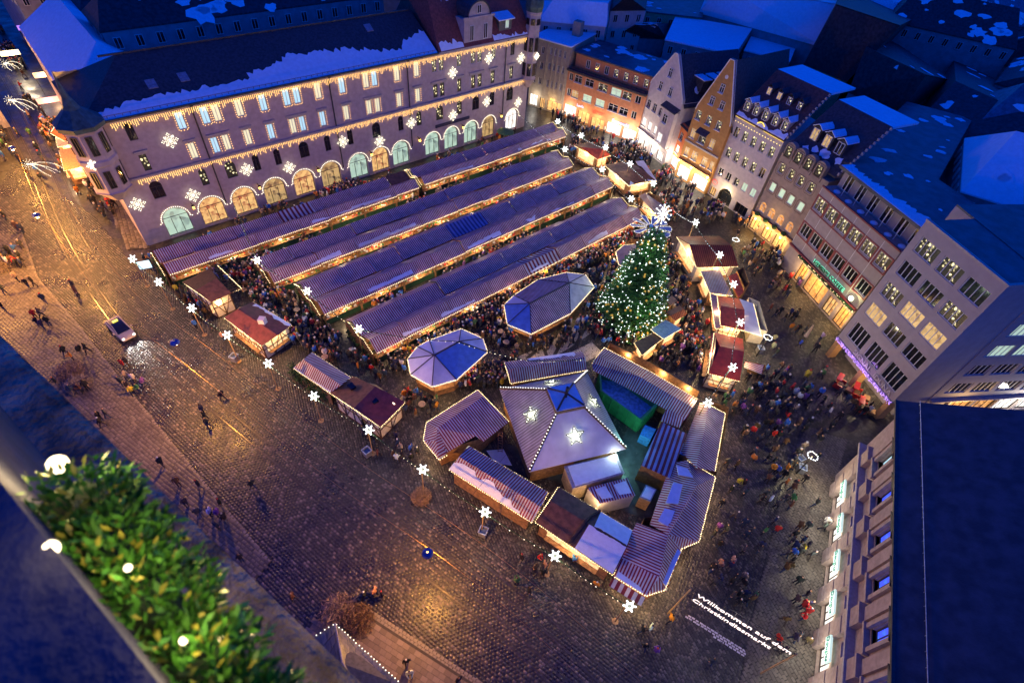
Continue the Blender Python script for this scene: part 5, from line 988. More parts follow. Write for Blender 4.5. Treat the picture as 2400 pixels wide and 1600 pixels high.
ob.tube([(0, 0, tz + .4), (0, 0, tz + 1.9)], .16, 6); ob.build('roof_ornament', iron, t)
lamp('teal_work_light', pc * 0 + Vector((0, 0, 0)) + Vector((-.3 + hs, hs + .9, 3.2)), (.35, 1.0, .75), 150, .2, t); lamp('white_work_light', Vector((hs + .2, hs - 1.2, 3.0)), (.85, 1.0, .98), 70, .2, t)
# ------------------------------------------------------------------ service yard inside the ring
def crate(name, label, px, z, mats, wallm, cat='container', pitch=None, z0=0.0, group=None):
    P = [spot(*p, z) for p in px]; c = sum(P, Vector()) / 4; c.z = 0; t = thing(name, label, cat, c, 0, group); P = [p - c for p in P]; d = P[1] - P[0]
    MB().slab(P, .1, 0, d).build('roof', mats, t); mb = MB(); mb.prism([(p.x * .97, p.y * .97) for p in P], z0, z - .1); mb.build('body', wallm, t); return t, P, c
crate('striped_container', 'wooden container with broad red and blue striped roof in the yard', [(1503, 1089), (1571, 1120), (1610, 1016), (1550.5, 988)], 3.0, red_blue, mat('amber_board', (.32, .17, .05), .7, .25, 3))
t, P, c = crate('snowy_container', 'white container with a snow layer on its flat roof by the pavilion', [(1342, 1144), (1464, 1108), (1445, 1063), (1322, 1092)], 2.7, mat('container_grey', (.30, .30, .33), .6), mat('container_ochre', (.38, .30, .20), .7))
MB().slab([lerp(p, sum(P, Vector()) / 4, .12) + Vector((0, 0, .08)) for p in P], .07).build('roof_snow', snow, t)
t, P, c = crate('small_striped_container', 'small striped canvas hut with two snow squares in the yard', [(1406, 1179), (1489, 1160), (1470, 1119), (1377, 1142.6)], 2.5, red_white, red_white)
for a, b in ((.12, .4), (.6, .92)): MB().slab([lerp(lerp(P[0], P[1], x), lerp(P[3], P[2], x), y) + Vector((0, 0, .07)) for x, y in ((a, .2), (b, .15), (b, .85), (a, .8))], .06).build('roof_snow', snow, t)
t, P, c = crate('small_cabinet', 'small wooden cabinet with snow topped lid in the yard', [(1499, 1164), (1525, 1175), (1539, 1146), (1514, 1135)], 2.0, steel, mat('cabinet_wood', (.4, .25, .12), .7), 'cabinet'); MB().slab([p * .8 + Vector((0, 0, .42)) for p in P], .06).build('roof_snow', snow, t)
crate('blue_barrel_shelter', 'low blue covered box between containers', [(1500, 1018), (1525, 1030), (1538, 1005), (1512, 995)], 1.5, mat('bright_blue', (.05, .25, .7), .5), mat('bright_blue', (.05, .25, .7), .5), 'box')
crate('grey_lean_to', 'grey lean-to roof joining the striped stalls', [(1592, 1062), (1645, 1082), (1660, 1050), (1600, 1038)], 2.6, blue_canvas, wood, 'shelter')
crate('striped_link_roof', 'small orange lit striped link roof by the bent stall', [(1548, 985), (1592, 1002), (1608, 975), (1562, 958)], 2.7, red_white, wood, 'stall')
green_m = mat('green_container', (.02, .19, .07), .5, .2, 2); Pg = [spot(*p, 2.6) for p in ((1408, 915), (1503, 984), (1543, 946), (1453, 880), (1405, 872))]; c = sum(Pg, Vector()) / 5; c.z = 0
t = thing('green_container', 'open topped green skip container lined with blue sheeting', 'container', c)
mb = MB(); P = [p - c for p in Pg]; ctr = sum(P, Vector()) / 5
for a, b in zip(P, P[1:] + P[:1]):
    A, B = Vector((a.x, a.y, .25)), Vector((b.x, b.y, .25)); ai, bi = lerp(a, ctr, .07), lerp(b, ctr, .07)
    mb.poly([A, B, b, a]); mb.poly([a, b, bi, ai]); mb.poly([ai, bi, Vector((bi.x, bi.y, 1.4)), Vector((ai.x, ai.y, 1.4))])
mb.build('body', green_m, t); MB().poly([Vector((lerp(p, ctr, .07).x, lerp(p, ctr, .07).y, 1.6)) for p in P]).build('blue_lining', mat('blue_sheeting', (.10, .26, .5), .35, .4, 3, .8, 7), t)
rbm = MB()
for a, b in zip(P, P[1:] + P[:1]):
    for k in range(5): p = lerp(a, b, (k + .5) / 5); rbm.box(p.x - .06, p.x + .06, p.y - .06, p.y + .06, .3, 2.5)
rbm.build('rib', green_m, t)
yb = struct(MB().slab([spot(*p, .05) for p in ((1180, 1040), (1250, 1110), (1310, 1130), (1420, 1180), (1520, 1220), (1570, 1100), (1600, 1000), (1480, 980), (1440, 1080))], .03).build('yard_ground', mat('wet_yard', (.05, .06, .065), .35, .4, 1.0, .4, 4)))
tag(MB().slab([spot(*p, .1) for p in ((1140, 1055), (1180, 1052), (1200, 1090), (1160, 1085))], .06).build('snow_sheet', snow), 'trodden snow patch in the yard between striped stalls', 'snow')
ld = thing('ladder', 'short wooden ladder leaning behind the L-shaped stall', 'ladder', spot(1172, 1060)); lm = MB(); A, B = Vector((0, 0, .05)), Vector((-.2, .9, 2.6)); 
for sx in (-.22, .22): lm.tube([A + Vector((sx, 0, 0)), B + Vector((sx, 0, 0))], .04, 4)
for k in range(8): p = lerp(A, B, (k + .5) / 8); lm.tube([p + Vector((-.22, 0, 0)), p + Vector((.22, 0, 0))], .03, 4)
lm.build('rails_and_rungs', wood, ld); ld.children[0].name = 'ladder_frame'
# ------------------------------------------------------------------ oval kiosks
def kiosk(label, ring, ez, ridge, rz, mlist):
    P = [spot(*p, ez) for p in ring]; c = sum(P, Vector()) / len(P); c.z = 0; t = thing('oval_kiosk', label, 'kiosk', c, 0, 'oval kiosks'); P = [p - c for p in P]; r = [spot(*p, rz) - c for p in ridge]; n = len(P); near = [0 if (p - r[0]).length < (p - r[1]).length else 1 for p in P]
    rib = MB()
    for i in range(n):
        j = (i + 1) % n; mb = MB(); q = [P[i], P[j]] + ([r[near[j]]] if near[i] == near[j] else [r[near[j]], r[near[i]]]); d = P[j] - P[i]; mb.slab(q, .06, 0, d); mb.build('roof_panel', mlist[i % len(mlist)], t); rib.tube([P[i] + Vector((0, 0, .04)), r[near[i]] + Vector((0, 0, .04))], .06, 4)
    rib.tube([r[0], r[1]], .12, 5); rib.build('roof_rib', mat('rib_dark', (.06, .05, .06), .6), t); MB().prism([(p.x * .82, p.y * .82) for p in P], 0, 1.05).build('counter', wood, t); MB().prism([(p.x * .86, p.y * .86) for p in P], 1.05, 1.12).build('counter_top', wood, t)
    for i in range(0, n): MB().box(P[i].x * .84 - .06, P[i].x * .84 + .06, P[i].y * .84 - .06, P[i].y * .84 + .06, 1.12, ez).build('post', wood, t)
    MB().prism([(p.x * .3, p.y * .3) for p in P], 1.12, 2.3).build('core_shelf', lit_hatch, t)
    b = MB(); bulbs(b, P + [P[0]], .19, .06); b.build('light_string', bulb_warm, t); MB().prism([(p.x * .995, p.y * .995) for p in P], ez - .22, ez - .07).build('valance', white_canvas, t)
    for i in range(0, n): q = lerp(P[i], P[(i + 1) % n], .5) * .93; lamp('kiosk_light', (q.x, q.y, ez - .35), (1, .62, .26), 34, .2, t)
    return t, P, r
kiosk('oval kiosk with snow covered canvas roof nearer the tram street', [(955, 841), (962, 878), (1012.5, 906), (1070, 890), (1143, 825), (1132, 793), (1081, 770), (1006, 797), (978, 812)], 2.8, [(1018, 832), (1076, 800)], 4.3, [snow, snow, smooth_white, blue_canvas, smooth_white, smooth_white, smooth_white, snow, smooth_white])
kiosk('oval kiosk with blue panelled end and striped middle beside the fir tree', [(1181, 714), (1189, 760), (1245, 783), (1337, 735), (1393, 673), (1372, 643), (1327, 638), (1260, 655), (1204, 692)], 2.8, [(1242, 711), (1334, 663)], 4.3, [blue_canvas, blue_canvas, red_white, grey_canvas, grey_canvas, grey_canvas, red_white, red_white, smooth_white])
# ------------------------------------------------------------------ huts right of the tree
tilecol = stripes('tiled_red_roof', (.42, .11, .04), (.20, .035, .02), .3)
t, e, r, rf, c = hut('red_tiled_hut', 'wide hut with ribbed red tile roof and painted white gable', 'hut', [(1633.6, 626.6), (1730.5, 624), (1685.7, 553), (1586, 554)], 3.0, [(1616.6, 573), (1714.8, 574.5)], 4.4, [tilecol, tilecol], watts=95, wallm=plaster_wood)
t, e, r, rf, c = hut('sloped_striped_tent', 'sloping striped tent roof between red tiled hut and red canvas hut', 'stall', [(1664, 686), (1717, 693), (1686, 631), (1642, 635)], 2.7, None, 0, [stripes('rose_canvas', (.62, .56, .50), (.42, .20, .17), .22)], watts=70)
roofshape('red_side_canopy', 'red canvas side canopy behind the sloping striped tent', 'awning', [([(1707.5, 647, 2.6), (1727, 639, 2.6), (1744, 682, 2.4), (1730.5, 698, 2.4)], 0, None)], [red_roof], [(1712, 665), (1727, 658), (1740, 695), (1730, 706)])
t, e, r, rf, c = hut('red_canvas_hut', 'half timbered hut with orange red canvas roof and grey lean-to', 'hut', [(1745, 774), (1689, 762), (1681, 692), (1733, 700.5)], 3.1, [(1745, 726), (1689, 716)], 4.0, [red_roof, red_roof], watts=95, **cream_beam)
roofshape('grey_lean_to_roof', 'pale lean-to roof on the plaza side of the red canvas hut', 'awning', [([(1733, 700, 2.9), (1766, 711, 2.5), (1785, 788, 2.5), (1745, 774, 2.9)], 0, None)], [smooth_white], [(1738, 728), (1762, 738), (1780, 806), (1748, 800)], wallm=plaster_wood, edge=[(1766, 711, 2.5), (1785, 788, 2.5), (1745, 776, 2.5), (1676, 770, 2.5), (1664, 687, 2.5)], watts=90, lpos=[(1670, 740, 2.0), (1720, 790, 2.2)])
roofshape('violet_front_awning', 'dark violet front awning of the red canvas hut', 'awning', [([(1664, 687, 2.5), (1683, 693, 2.8), (1690, 765, 2.8), (1676, 770, 2.5)], 0, None)], [mat('violet_canvas', (.16, .10, .16), .6, .2)], None)
t, e, r, rf, c = hut('scarlet_canvas_hut', 'hut with bright scarlet canvas roof and lit half timbered front', 'hut', [(1734, 893), (1660, 874), (1674, 779), (1741, 794)], 3.0, [(1744, 823), (1688, 811)], 3.9, [mat('scarlet_canvas', (.55, .05, .02), .45, .2, 1.5, .3, 6), MATS['scarlet_canvas']], watts=110, **cream_beam)
roofshape('wine_side_awning', 'wine red side awning of the scarlet canvas hut facing the crowd', 'awning', [([(1669, 780, 2.6), (1685, 795, 2.9), (1676, 865, 2.9), (1659, 874, 2.6)], 0, None)], [mat('wine_canvas', (.22, .02, .06), .5, .2)], None)
roofshape('striped_table_awning', 'small striped awning standing alone beside the scarlet hut', 'awning', [([(1747.5, 847, 2.3), (1790, 855.6, 2.3), (1785, 876, 2.2), (1744, 860, 2.2)], 0, (0, 3))], [red_white], [(1752, 860), (1786, 868), (1783, 880), (1752, 872)], hz=1.0)
# huts beyond the rows
hut('brown_gable_stall', 'brown roofed gable stall at the far end of the rows', 'stall', [(1401, 373.6), (1432, 364), (1384, 333), (1346, 341)], 2.8, [(1362, 345), (1412, 350)], 4.0, [red_roof, brown_roof], watts=120)
hut('cream_canopy_stall', 'brown stall with broad cream canopies on both sides beyond the rows', 'stall', [(1474, 434), (1536, 422), (1474, 377), (1417, 387)], 2.7, [(1442, 404), (1504, 396)], 3.8, [brown_roof, brown_roof], watts=120)
roofshape('cream_side_canopy', 'cream side canopy on the near side of the brown stall beyond the rows', 'awning', [([(1417, 387, 2.7), (1432, 393, 3.0), (1486, 430, 3.0), (1474, 436, 2.6)], 0, None), ([(1490, 378, 2.9), (1508, 376, 2.6), (1540, 424, 2.6), (1520, 424, 2.9)], 0, None)], [smooth_white], None, edge=[(1417, 388, 2.6), (1474, 437, 2.6), (1540, 425, 2.6)])
hut('rose_gable_stall', 'rose striped gable stall beside the wooden pyramid', 'stall', [(1557, 515), (1568, 490), (1524, 449), (1498, 459)], 2.7, [(1540, 505), (1512, 452)], 3.8, [MATS['rose_canvas'], MATS['rose_canvas']], watts=120)
roofshape('octagon_stall', 'low octagonal rose striped stall behind the fir tree', 'stall', [([(1443, 590, 2.6), (1462, 574, 2.6), (1488, 572, 2.6), (1500, 590, 3.3), (1480, 604, 3.3)], 0, (0, 1)), ([(1443, 590, 2.6), (1480, 604, 3.3), (1470, 632, 2.6), (1450, 620, 2.6)], 0, (0, 3)), ([(1480, 604, 3.3), (1500, 590, 3.3), (1512, 610, 2.6), (1470, 632, 2.6)], 0, (3, 2))], [MATS['rose_canvas']], [(1455, 605), (1470, 592), (1500, 592), (1510, 615), (1470, 635)], edge=[(1488, 572, 2.6), (1462, 574, 2.6), (1443, 590, 2.6), (1450, 620, 2.6), (1470, 632, 2.6)], watts=130, lpos=[(1440, 600, 2.0), (1470, 570, 2.0)])
hut('teal_roofed_stall', 'stall with pale teal roof tucked beside the fir tree', 'stall', [(1556, 794), (1597, 770), (1560, 749), (1525, 772)], 2.7, None, 0, [mat('teal_roof', (.30, .42, .40), .6, .2)], watts=90)
hut('dark_low_stall', 'dark roofed low stall with bright bulb edged front near the fir tree', 'stall', [(1505, 832), (1554, 793), (1530, 780), (1486, 802)], 2.4, None, 0, [dark_wood], watts=110)
hut('shingled_stall', 'small shingled brown stall roof in the thick of the crowd', 'stall', [(1582, 752), (1611, 735), (1593, 715), (1561, 731)], 2.7, [(1571, 740), (1602, 724)], 3.3, [tilecol, brown_roof], lights=False, watts=60); hut('tiny_brown_stall', 'tiny brown stall half hidden by the fir tree', 'stall', [(1572, 716), (1588, 704), (1575, 692), (1560, 703)], 2.4, None, 0, [wood], lights=False, watts=0, hatch=False)
# wooden pyramid with rotor blades
pb_ = spot(1526, 532, 7.5); t = thing('wooden_pyramid', 'tall wooden christmas pyramid with lit rotor blades beside the fir tree', 'pyramid', (pb_.x, pb_.y, 0)); 
for k in range(4): MB().tube([(0, 0, 1.6 * k), (0, 0, 1.6 * k + .15)], 1.9 - k * .42, 12).build('tier', wood, t)
for k in range(6): a = math.pi * k / 3; MB().tube([(1.5 * math.cos(a), 1.5 * math.sin(a), 0), (.45 * math.cos(a), .45 * math.sin(a), 6.4)], .07, 5).build('post', wood, t)
MB().tube([(0, 0, 0), (0, 0, 7.6)], .1, 6).build('axle', wood, t); MB().ball((0, 0, 7.6), .3, 0, 8, 5).build('hub', mat('bright_blue', (.05, .25, .7)), t)
for k in range(10):
    a = 2 * math.pi * k / 10; X = Vector((math.cos(a), math.sin(a), 0)); Y = Vector((-math.sin(a), math.cos(a), 0)); Z = Vector((0, 0, 7.5)); P = [Z + X * .6 - Y * .12, Z + X * 2.7 - Y * .5 - Vector((0, 0, .12)), Z + X * 2.9, Z + X * 2.7 + Y * .5 + Vector((0, 0, .12)), Z + X * .6 + Y * .12]; MB().slab(P, .04).build('rotor_blade', grey_canvas, t); b = MB(); bulbs(b, P, .2, .05); b.build('blade_lights', bulb_cream, t)
for k in range(4): lamp('pyramid_light', (0, 0, 1.1 + 1.6 * k), (1, .6, .2), 60, .3, t)
# ------------------------------------------------------------------ great fir tree
def fir(base, H, R, label):
    t = thing('fir_tree', label, 'tree', base); MB().tube([(0, 0, 0), (0, 0, H * .5), (0, 0, H * .97)], .28, 8, 0, .04).build('trunk', dark_wood, t)
    rs = np.random.default_rng(5); V = []; F = []; tips = []
    nb = 900
    for i in range(nb):
        u = 1 - math.sqrt(1 - (i + .5) / nb * .985); z = 1.3 + (H - 1.6) * u; rad = R * (1 - u) ** .82 * rs.uniform(.80, 1.06) + .12; a = i * 2.39996 + rs.normal(0, .12); dirv = np.array([math.cos(a), math.sin(a), 0]); side = np.array([-math.sin(a), math.cos(a), 0]); m = 18 + int(rad * 8)
        for k in range(m):
            f = rs.uniform(.12, 1.0); c = dirv * rad * f + np.array([0, 0, z - .30 * rad * f + .16 * rad * f * f + .05]) + side * rs.normal(0, .14 + .10 * f) ; L = rs.uniform(.22, .42) ; d = dirv * rs.uniform(.4, 1) + side * rs.normal(0, .7) + np.array([0, 0, rs.normal(-.15, .35)]); d /= np.linalg.norm(d); w = np.cross(d, rs.normal(0, 1, 3)); w /= np.linalg.norm(w) + 1e-9; j = len(V); V += [c - w * .05, c + d * L * .5 + w * .075, c + d * L, c + d * L * .5 - w * .075]; F.append((j, j + 1, j + 2, j + 3))
        tips.append((dirv * rad * 1.0, z - .14 * rad, rad))
    me = bpy.data.meshes.new('crown'); me.from_pydata([tuple(v) for v in V], [], F); me.materials.append(mat('fir_needles', (.035, .14, .022), .55, .5, 1.5)); put('crown', me, t)
    b = MB(); g = MB(); sb = MB()
    for i in range(640):
        d, z, rad = tips[random.randrange(nb)]; f = random.uniform(.82, 1.04); b.octa((d[0] * f, d[1] * f, z + random.uniform(.0, .18)), random.uniform(.06, .095))
    for i in range(150):
        d, z, rad = tips[random.randrange(nb)]; f = random.uniform(.85, 1.0); g.ball((d[0] * f, d[1] * f, z), .15, 0, 7, 4)
    b.build('light_bulbs', glow('tree_bulb', (.86, 1.0, .95), 5), t); g.build('gold_ornaments', glow('gold_ornament', (.8, .5, .08), .7), t)
    for i in range(12): a = 2 * math.pi * i / 12; sb.tube([(0, 0, H), (math.cos(a) * (.9 if i % 2 else .5), 0 + math.sin(a) * (.9 if i % 2 else .5) * .5, H + math.sin(a) * .9)], .03, 4); sb.octa((math.cos(a) * .9, math.sin(a) * .45, H + math.sin(a) * .9), .11); sb.octa((math.cos(a) * .5, math.sin(a) * .25, H + math.sin(a) * .5), .09)
    sb.build('tree_star', bulb_white, t)
    for i in range(9): a = i * 2.4; z = 2.5 + i * 1.55; rr = R * (1 - (z - 1.3) / H) ** .82 + .9; lamp('tree_light', (rr * math.cos(a), rr * math.sin(a), z), (.8, 1.0, .75), 60, .4, t)
    lamp('tree_top_light', (0, -.4, H + .6), (.9, .95, 1.0), 40, .3, t)
    return t
fir(Vector((15.1, 51.4, 0)), 16.6, 4.9, 'great lit fir tree with white bulbs and gold ornaments in the market')
# ------------------------------------------------------------------ light chains, poles and street lamps
def chain_obj(label, pts, sag, group, step=.42, r=.06, m=None):
    P = []; 
    for a, b in zip(pts, pts[1:]): P += chain(a, b, sag * (b - a).length / 10, 14)[:-1]
    P.append(pts[-1]); c = P[0].copy(); c.z = 0; t = thing('light_chain', label, 'light chain', c, 0, group); Q = [p - c for p in P]
    MB().tube(Q, .045, 5).build('garland', mat('green_garland', (.02, .05, .02), .9, .4, 9), t); b = MB(); bulbs(b, Q, step, r, 0, .05, .04); b.build('light_string', m or bulb_cream, t); return t
front = [(311, 609), (372, 663), (449, 724), (532, 787), (628, 853), (734, 929), (862, 1008), (988, 1100), (1133, 1199), (1296, 1301), (1469, 1418)]
FZ = 4.3; fp = [spot(*p, FZ) for p in front]
chain_obj('green garland light chain strung along poles beside the tram street', fp, .32, None)
def star6(t, c, r, m):
    X = Vector((1, 0, 0)); Y = Vector((0, .60, .80)); f = MB(); b = MB()
    for k in range(6):
        a = math.pi * k / 3; d = X * math.cos(a) + Y * math.sin(a); f.tube([c, c + d * r], .03, 4)
        for q in (.45, .75, 1.0): b.octa(c + d * r * q, .09)
        e = X * math.cos(a + .52) + Y * math.sin(a + .52); b.octa(c + e * r * .55, .08)
    f.build('star_frame', iron, t); b.build('bulb_cluster', m, t)
def pole(px, z, label, group, power=42, bin_=True, k=0):
    p = spot(*px, z); t = thing('star_pole', label, 'lamp post', (p.x, p.y, 0), 0, group); MB().tube([(0, 0, 0), (0, 0, z + .1)], .06, 6).tube([(0, 0, 0), (0, 0, .08)], .3, 8).build('post', mat('pole_wood', (.35, .22, .1), .6), t)
    star6(t, Vector((.15, -.1, z + .25)), .48, bulb_white); lamp('star_light', (.15, -.4, z + .25), (.95, 1.0, .75), power, .25, t); return t
for k, px in enumerate(front): pole(px, FZ, 'slim pole topped by a white star light beside the tram street', 'star poles along the tram street', 46)
mid = [spot(548, 480, 5.5), spot(602, 612, FZ), spot(719, 684, FZ), spot(839, 772, FZ), spot(1070, 800, 5.4), spot(1240, 845, 5.0), spot(1365, 842, 4.6)]
chain_obj('light chain crossing from the arcade past the row ends to the pavilion', mid, .3, None)
for px in ((602, 612), (719, 684), (839, 772)): pole(px, FZ, 'star light pole at a stall row end', 'star poles at the row ends', 60)
farA = [spot(1212, 262, 4.5), spot(1322, 352, 4.6), spot(1409, 399, 4.6), spot(1476, 468, 4.6), spot(1555, 500, 9)]; chain_obj('light chain over the far ends of the stall rows', farA, .3, None, m=bulb_white)
for px in ((1322, 352), (1409, 399), (1476, 468)): pole(px, 4.6, 'star light pole at the far ends of the stall rows', 'star poles at the far row ends', 70)
right = [(1305, 287), (1360, 320), (1417, 348), (1474, 386), (1528, 432), (1590, 502), (1627, 523), (1683, 599), (1715, 668), (1730, 757), (1712, 862), (1654, 945)]
chain_obj('long light chain curving over the huts beside the gabled houses', [spot(*p, 5.0) for p in right], .22, None, m=bulb_white, step=.36)
for px in ((1305, 287), (1360, 320), (1417, 348), (1474, 386), (1528, 432), (1627, 523), (1683, 599), (1715, 668), (1730, 757), (1712, 862), (1654, 945)): pole(px, 5.0, 'star light pole under the chain beside the gabled houses', 'star poles beside the gabled houses', 70)
for k, px in enumerate(((1905, 1068), (1800, 790), (1725, 562))):
    p = spot(*px, 3.6); t = thing('candelabra_lamp', 'plaza lamp post with a ring of white bulbs', 'lamp post', (p.x, p.y, 0), 0, 'ring lamps on the plaza'); MB().tube([(0, 0, 0), (0, 0, 3.6)], .07, 6).build('post', iron, t); b = MB()
    for i in range(14): b.octa((.5 * math.cos(i * .449), .5 * math.sin(i * .449), 3.6 + random.uniform(-.05, .05)), .085)
    MB().tube([(.5 * math.cos(i * .3491), .5 * math.sin(i * .3491), 3.6) for i in range(19)], .035, 4).build('ring', iron, t); b.build('bulb_cluster', bulb_white, t); lamp('ring_light', (0, 0, 3.2), (1, .85, .5), 190, .35, t)
def street_lamp(x, y, z, watts, label, group='hanging street lamps'):
    t = thing('hanging_street_lamp', label, 'street lamp', (x, y, 0), 0, group); sh = MB(); n = 14
    for (ra, za), (rb, zb) in (((.08, .30), (.34, .22)), ((.34, .22), (.44, .0)), ((.44, 0), (.40, -.02))):
        for i in range(n): a, b = 2 * math.pi * i / n, 2 * math.pi * (i + 1) / n; sh.poly([(ra * math.cos(a), ra * math.sin(a), z + za), (rb * math.cos(a), rb * math.sin(a), z + zb), (rb * math.cos(b), rb * math.sin(b), z + zb), (ra * math.cos(b), ra * math.sin(b), z + za)])
    sh.build('lamp_shade', mat('blue_shade', (.05, .10, .30), .4), t, True); MB().ball((0, 0, z - .12), .2, 0, 10, 6).build('bulb', glow('sodium_bulb', (1.0, .55, .12), 12), t)
    MB().tube([(0, 0, z + .25), (0, 0, z + .9)], .02, 4).tube(chain((-8.3, -13.1, z + 2.6), (0, 0, z + .9), .2, 4) + chain((0, 0, z + .9), (8.3, 13.1, z + 2.6), .2, 4)[1:], .012, 4).build('suspension_wire', wire, t)
    lamp('sodium_light', (0, 0, z - .4), SODIUM, watts, .22, t)
SW = 4600
street_lamp(-4.71, 15.45, 7.05, SW * .5, 'blue shaded sodium lamp hung on wires over the tracks before the ring stalls')
street_lamp(-32.36, 32.18, 8.65, SW * .8, 'glowing sodium lamp hung over the tracks ahead of the taxi')
for px in ((85, 505), (28, 348), (-60, 240)):
    p = spot(*px, 8.3); street_lamp(p.x, p.y, 8.3, SW, 'glowing sodium lamp hung over the upper tram street')
p = spot(-160, 560, 8.3); street_lamp(p.x, p.y, 8.3, SW * .8, 'sodium lamp hung over the left pavement')
wr = MB()
for off in (.5, 3.2):
    L = [];
    for i, q in enumerate(sl):
        d = (sl[min(i + 1, len(sl) - 1)] - sl[max(i - 1, 0)]).normalized(); L.append(Vector((q.x - d.y * off, q.y + d.x * off, 5.8)))
    wr.tube(L, .016, 4)
o = wr.build('overhead_wire', mat('copper_wire', (.35, .2, .08), .4, .1, metal=.5)); tag(o, 'thin tram overhead wires running along the tracks', 'wire')
# ------------------------------------------------------------------ welcome sign
a, b = Vector((15.9, 15.2, 0)), Vector((23.0, 11.4, 0)); d = (b - a).normalized(); t = thing('welcome_sign', 'lit welcome sign reading Willkommen auf dem Christkindlesmarkt on a dark truss', 'sign', a, math.atan2(d.y, d.x)); Ls = (b - a).length
for x in (0, Ls): MB().tube([(x, 0, 0), (x, 0, 6.3)], .07, 6).build('post', mat('pole_wood', (.35, .22, .1), .6), t)
tr = MB()
for z in (5.0, 6.25): tr.tube([(0, 0, z), (Ls, 0, z)], .03, 4); tr.tube([(0, .35, z), (Ls, .35, z)], .03, 4)
for i in range(10): x = Ls * i / 9; tr.tube([(x, 0, 5.0), (x, .35, 6.25)], .02, 4)
tr.tube([(Ls - 1, 0, 5), (Ls, 0, 6.25)], .03, 4); tr.build('truss', iron, t); lw = glow('sign_letters', (1.0, .80, .72), 2.6)
text('Willkommen auf dem', .74, lw, t, (Ls * .52, -.1, 6.15), FRONT, .02, wide=1.12); text('Christkindlesmarkt', .74, lw, t, (Ls * .45, -.1, 5.1), FRONT, .02, wide=1.08); lamp('sign_light', (Ls / 2, -.7, 5.5), (1, .85, .75), 60, .6, t)
# ------------------------------------------------------------------ small street furniture
def litter_bin(px, label):
    p = spot(*px); t = thing('litter_bin', label, 'bin', p, random.uniform(0, 1.5), 'litter bins by the star poles'); mb = MB()
    for x0, x1, y0, y1 in ((-.35, .35, -.35, -.3), (-.35, .35, .3, .35), (-.35, -.3, -.3, .3), (.3, .35, -.3, .3)): mb.box(x0, x1, y0, y1, .1, .95)
    mb.box(-.3, .3, -.3, .3, .1, .14); mb.build('body', steel, t); MB().box(-.29, .29, -.29, .29, .14, .7).build('liner', mat('blue_liner', (.08, .12, .3), .5), t); MB().box(-.4, .4, -.4, -.34, .9, 1.0).box(-.4, .4, .34, .4, .9, 1.0).box(-.4, -.34, -.34, .34, .9, 1.0).box(.34, .4, -.34, .34, .9, 1.0).build('rim', mat('bin_rim', (.3, .36, .5), .4), t)
for px in ((553, 846), (862, 1066), (1132, 1252), (1873, 1104), (1868, 1082), (1777, 826), (1667, 905)): litter_bin(px, 'square metal litter bin with blue liner standing beside a pole')
def bicycle(px, rz, label):
    t = thing('bicycle', label, 'bicycle', spot(*px), rz, 'parked bicycles')
    for x in (-.52, .52):
        w = MB(); n = 18; w.tube([(x + .33 * math.cos(2 * math.pi * i / n), 0, .34 + .33 * math.sin(2 * math.pi * i / n)) for i in range(n + 1)], .025, 5); wh = w.build('wheel', iron, t); sp = MB()
        for i in range(8): a_ = math.pi * i / 8; sp.tube([(x + .32 * math.cos(a_), 0, .34 + .32 * math.sin(a_)), (x - .32 * math.cos(a_), 0, .34 - .32 * math.sin(a_))], .005, 3)
        sp.build('spokes', steel, wh)
    MB().tube([(-.52, 0, .34), (-.1, 0, .35), (-.2, 0, .8), (.35, 0, .82), (-.1, 0, .35)], .022, 5).tube([(.35, 0, .82), (.52, 0, .34)], .022, 5).tube([(-.52, 0, .34), (-.2, 0, .8)], .018, 5).build('frame', mat('bike_paint', (.05, .06, .08), .4), t); MB().box(-.34, -.08, -.07, .07, .88, .93).build('saddle', iron, t); MB().tube([(.3, -.28, 1.02), (.36, 0, 1.05), (.3, .28, 1.02)], .018, 5).tube([(.35, 0, .82), (.36, 0, 1.05)], .02, 5).build('handlebar', steel, t)
for px, rz in (((640, 915), -.5), ((612, 895), .4), ((585, 925), .9)): bicycle(px, rz, 'dark bicycle parked near the star poles of the tram street')
def rickshaw(px, rz):
    t = thing('red_sleigh_seat', 'red sleigh shaped bench with curved hood standing before the insurance block', 'sleigh', spot(*px), rz, 'red sleigh benches'); red = mat('sleigh_red', (.5, .03, .025), .35, .15)
    MB().box(-.6, .6, -.45, .35, .35, .55).build('seat', dark_wood, t); hd = MB(); n = 7
    for i in range(n): a0, a1 = math.pi * .5 * i / n, math.pi * .5 * (i + 1) / n; hd.slab([(-.7, .35 + .5 * math.sin(a0) - .2, .5 + 1.1 * math.sin(a0) * 1.0), (.7, .35 + .5 * math.sin(a0) - .2, .5 + 1.1 * math.sin(a0)), (.7, .35 - .6 * (1 - math.cos(a1)) + .5 * math.sin(a1) - .2, .5 + 1.1 * math.sin(a1)), (-.7, .35 - .6 * (1 - math.cos(a1)) + .5 * math.sin(a1) - .2, .5 + 1.1 * math.sin(a1))], .05)
    hd.build('hood', red, t); MB().box(-.72, -.62, -.6, .5, .2, .8).box(.62, .72, -.6, .5, .2, .8).build('side_panel', red, t)
    for x in (-.6, .6): MB().tube([(x, -1.0, .45), (x, -.9, .1), (x, -.5, .04), (x, .7, .04)], .045, 5).build('runner', iron, t)
    MB().box(-.4, .4, -1.6, -.9, .3, .62).build('foot_table', wood, t)
for px, rz in (((1962, 905), .9), ((2000, 925), 1.0), ((2012, 958), 1.1)): rickshaw(px, rz)
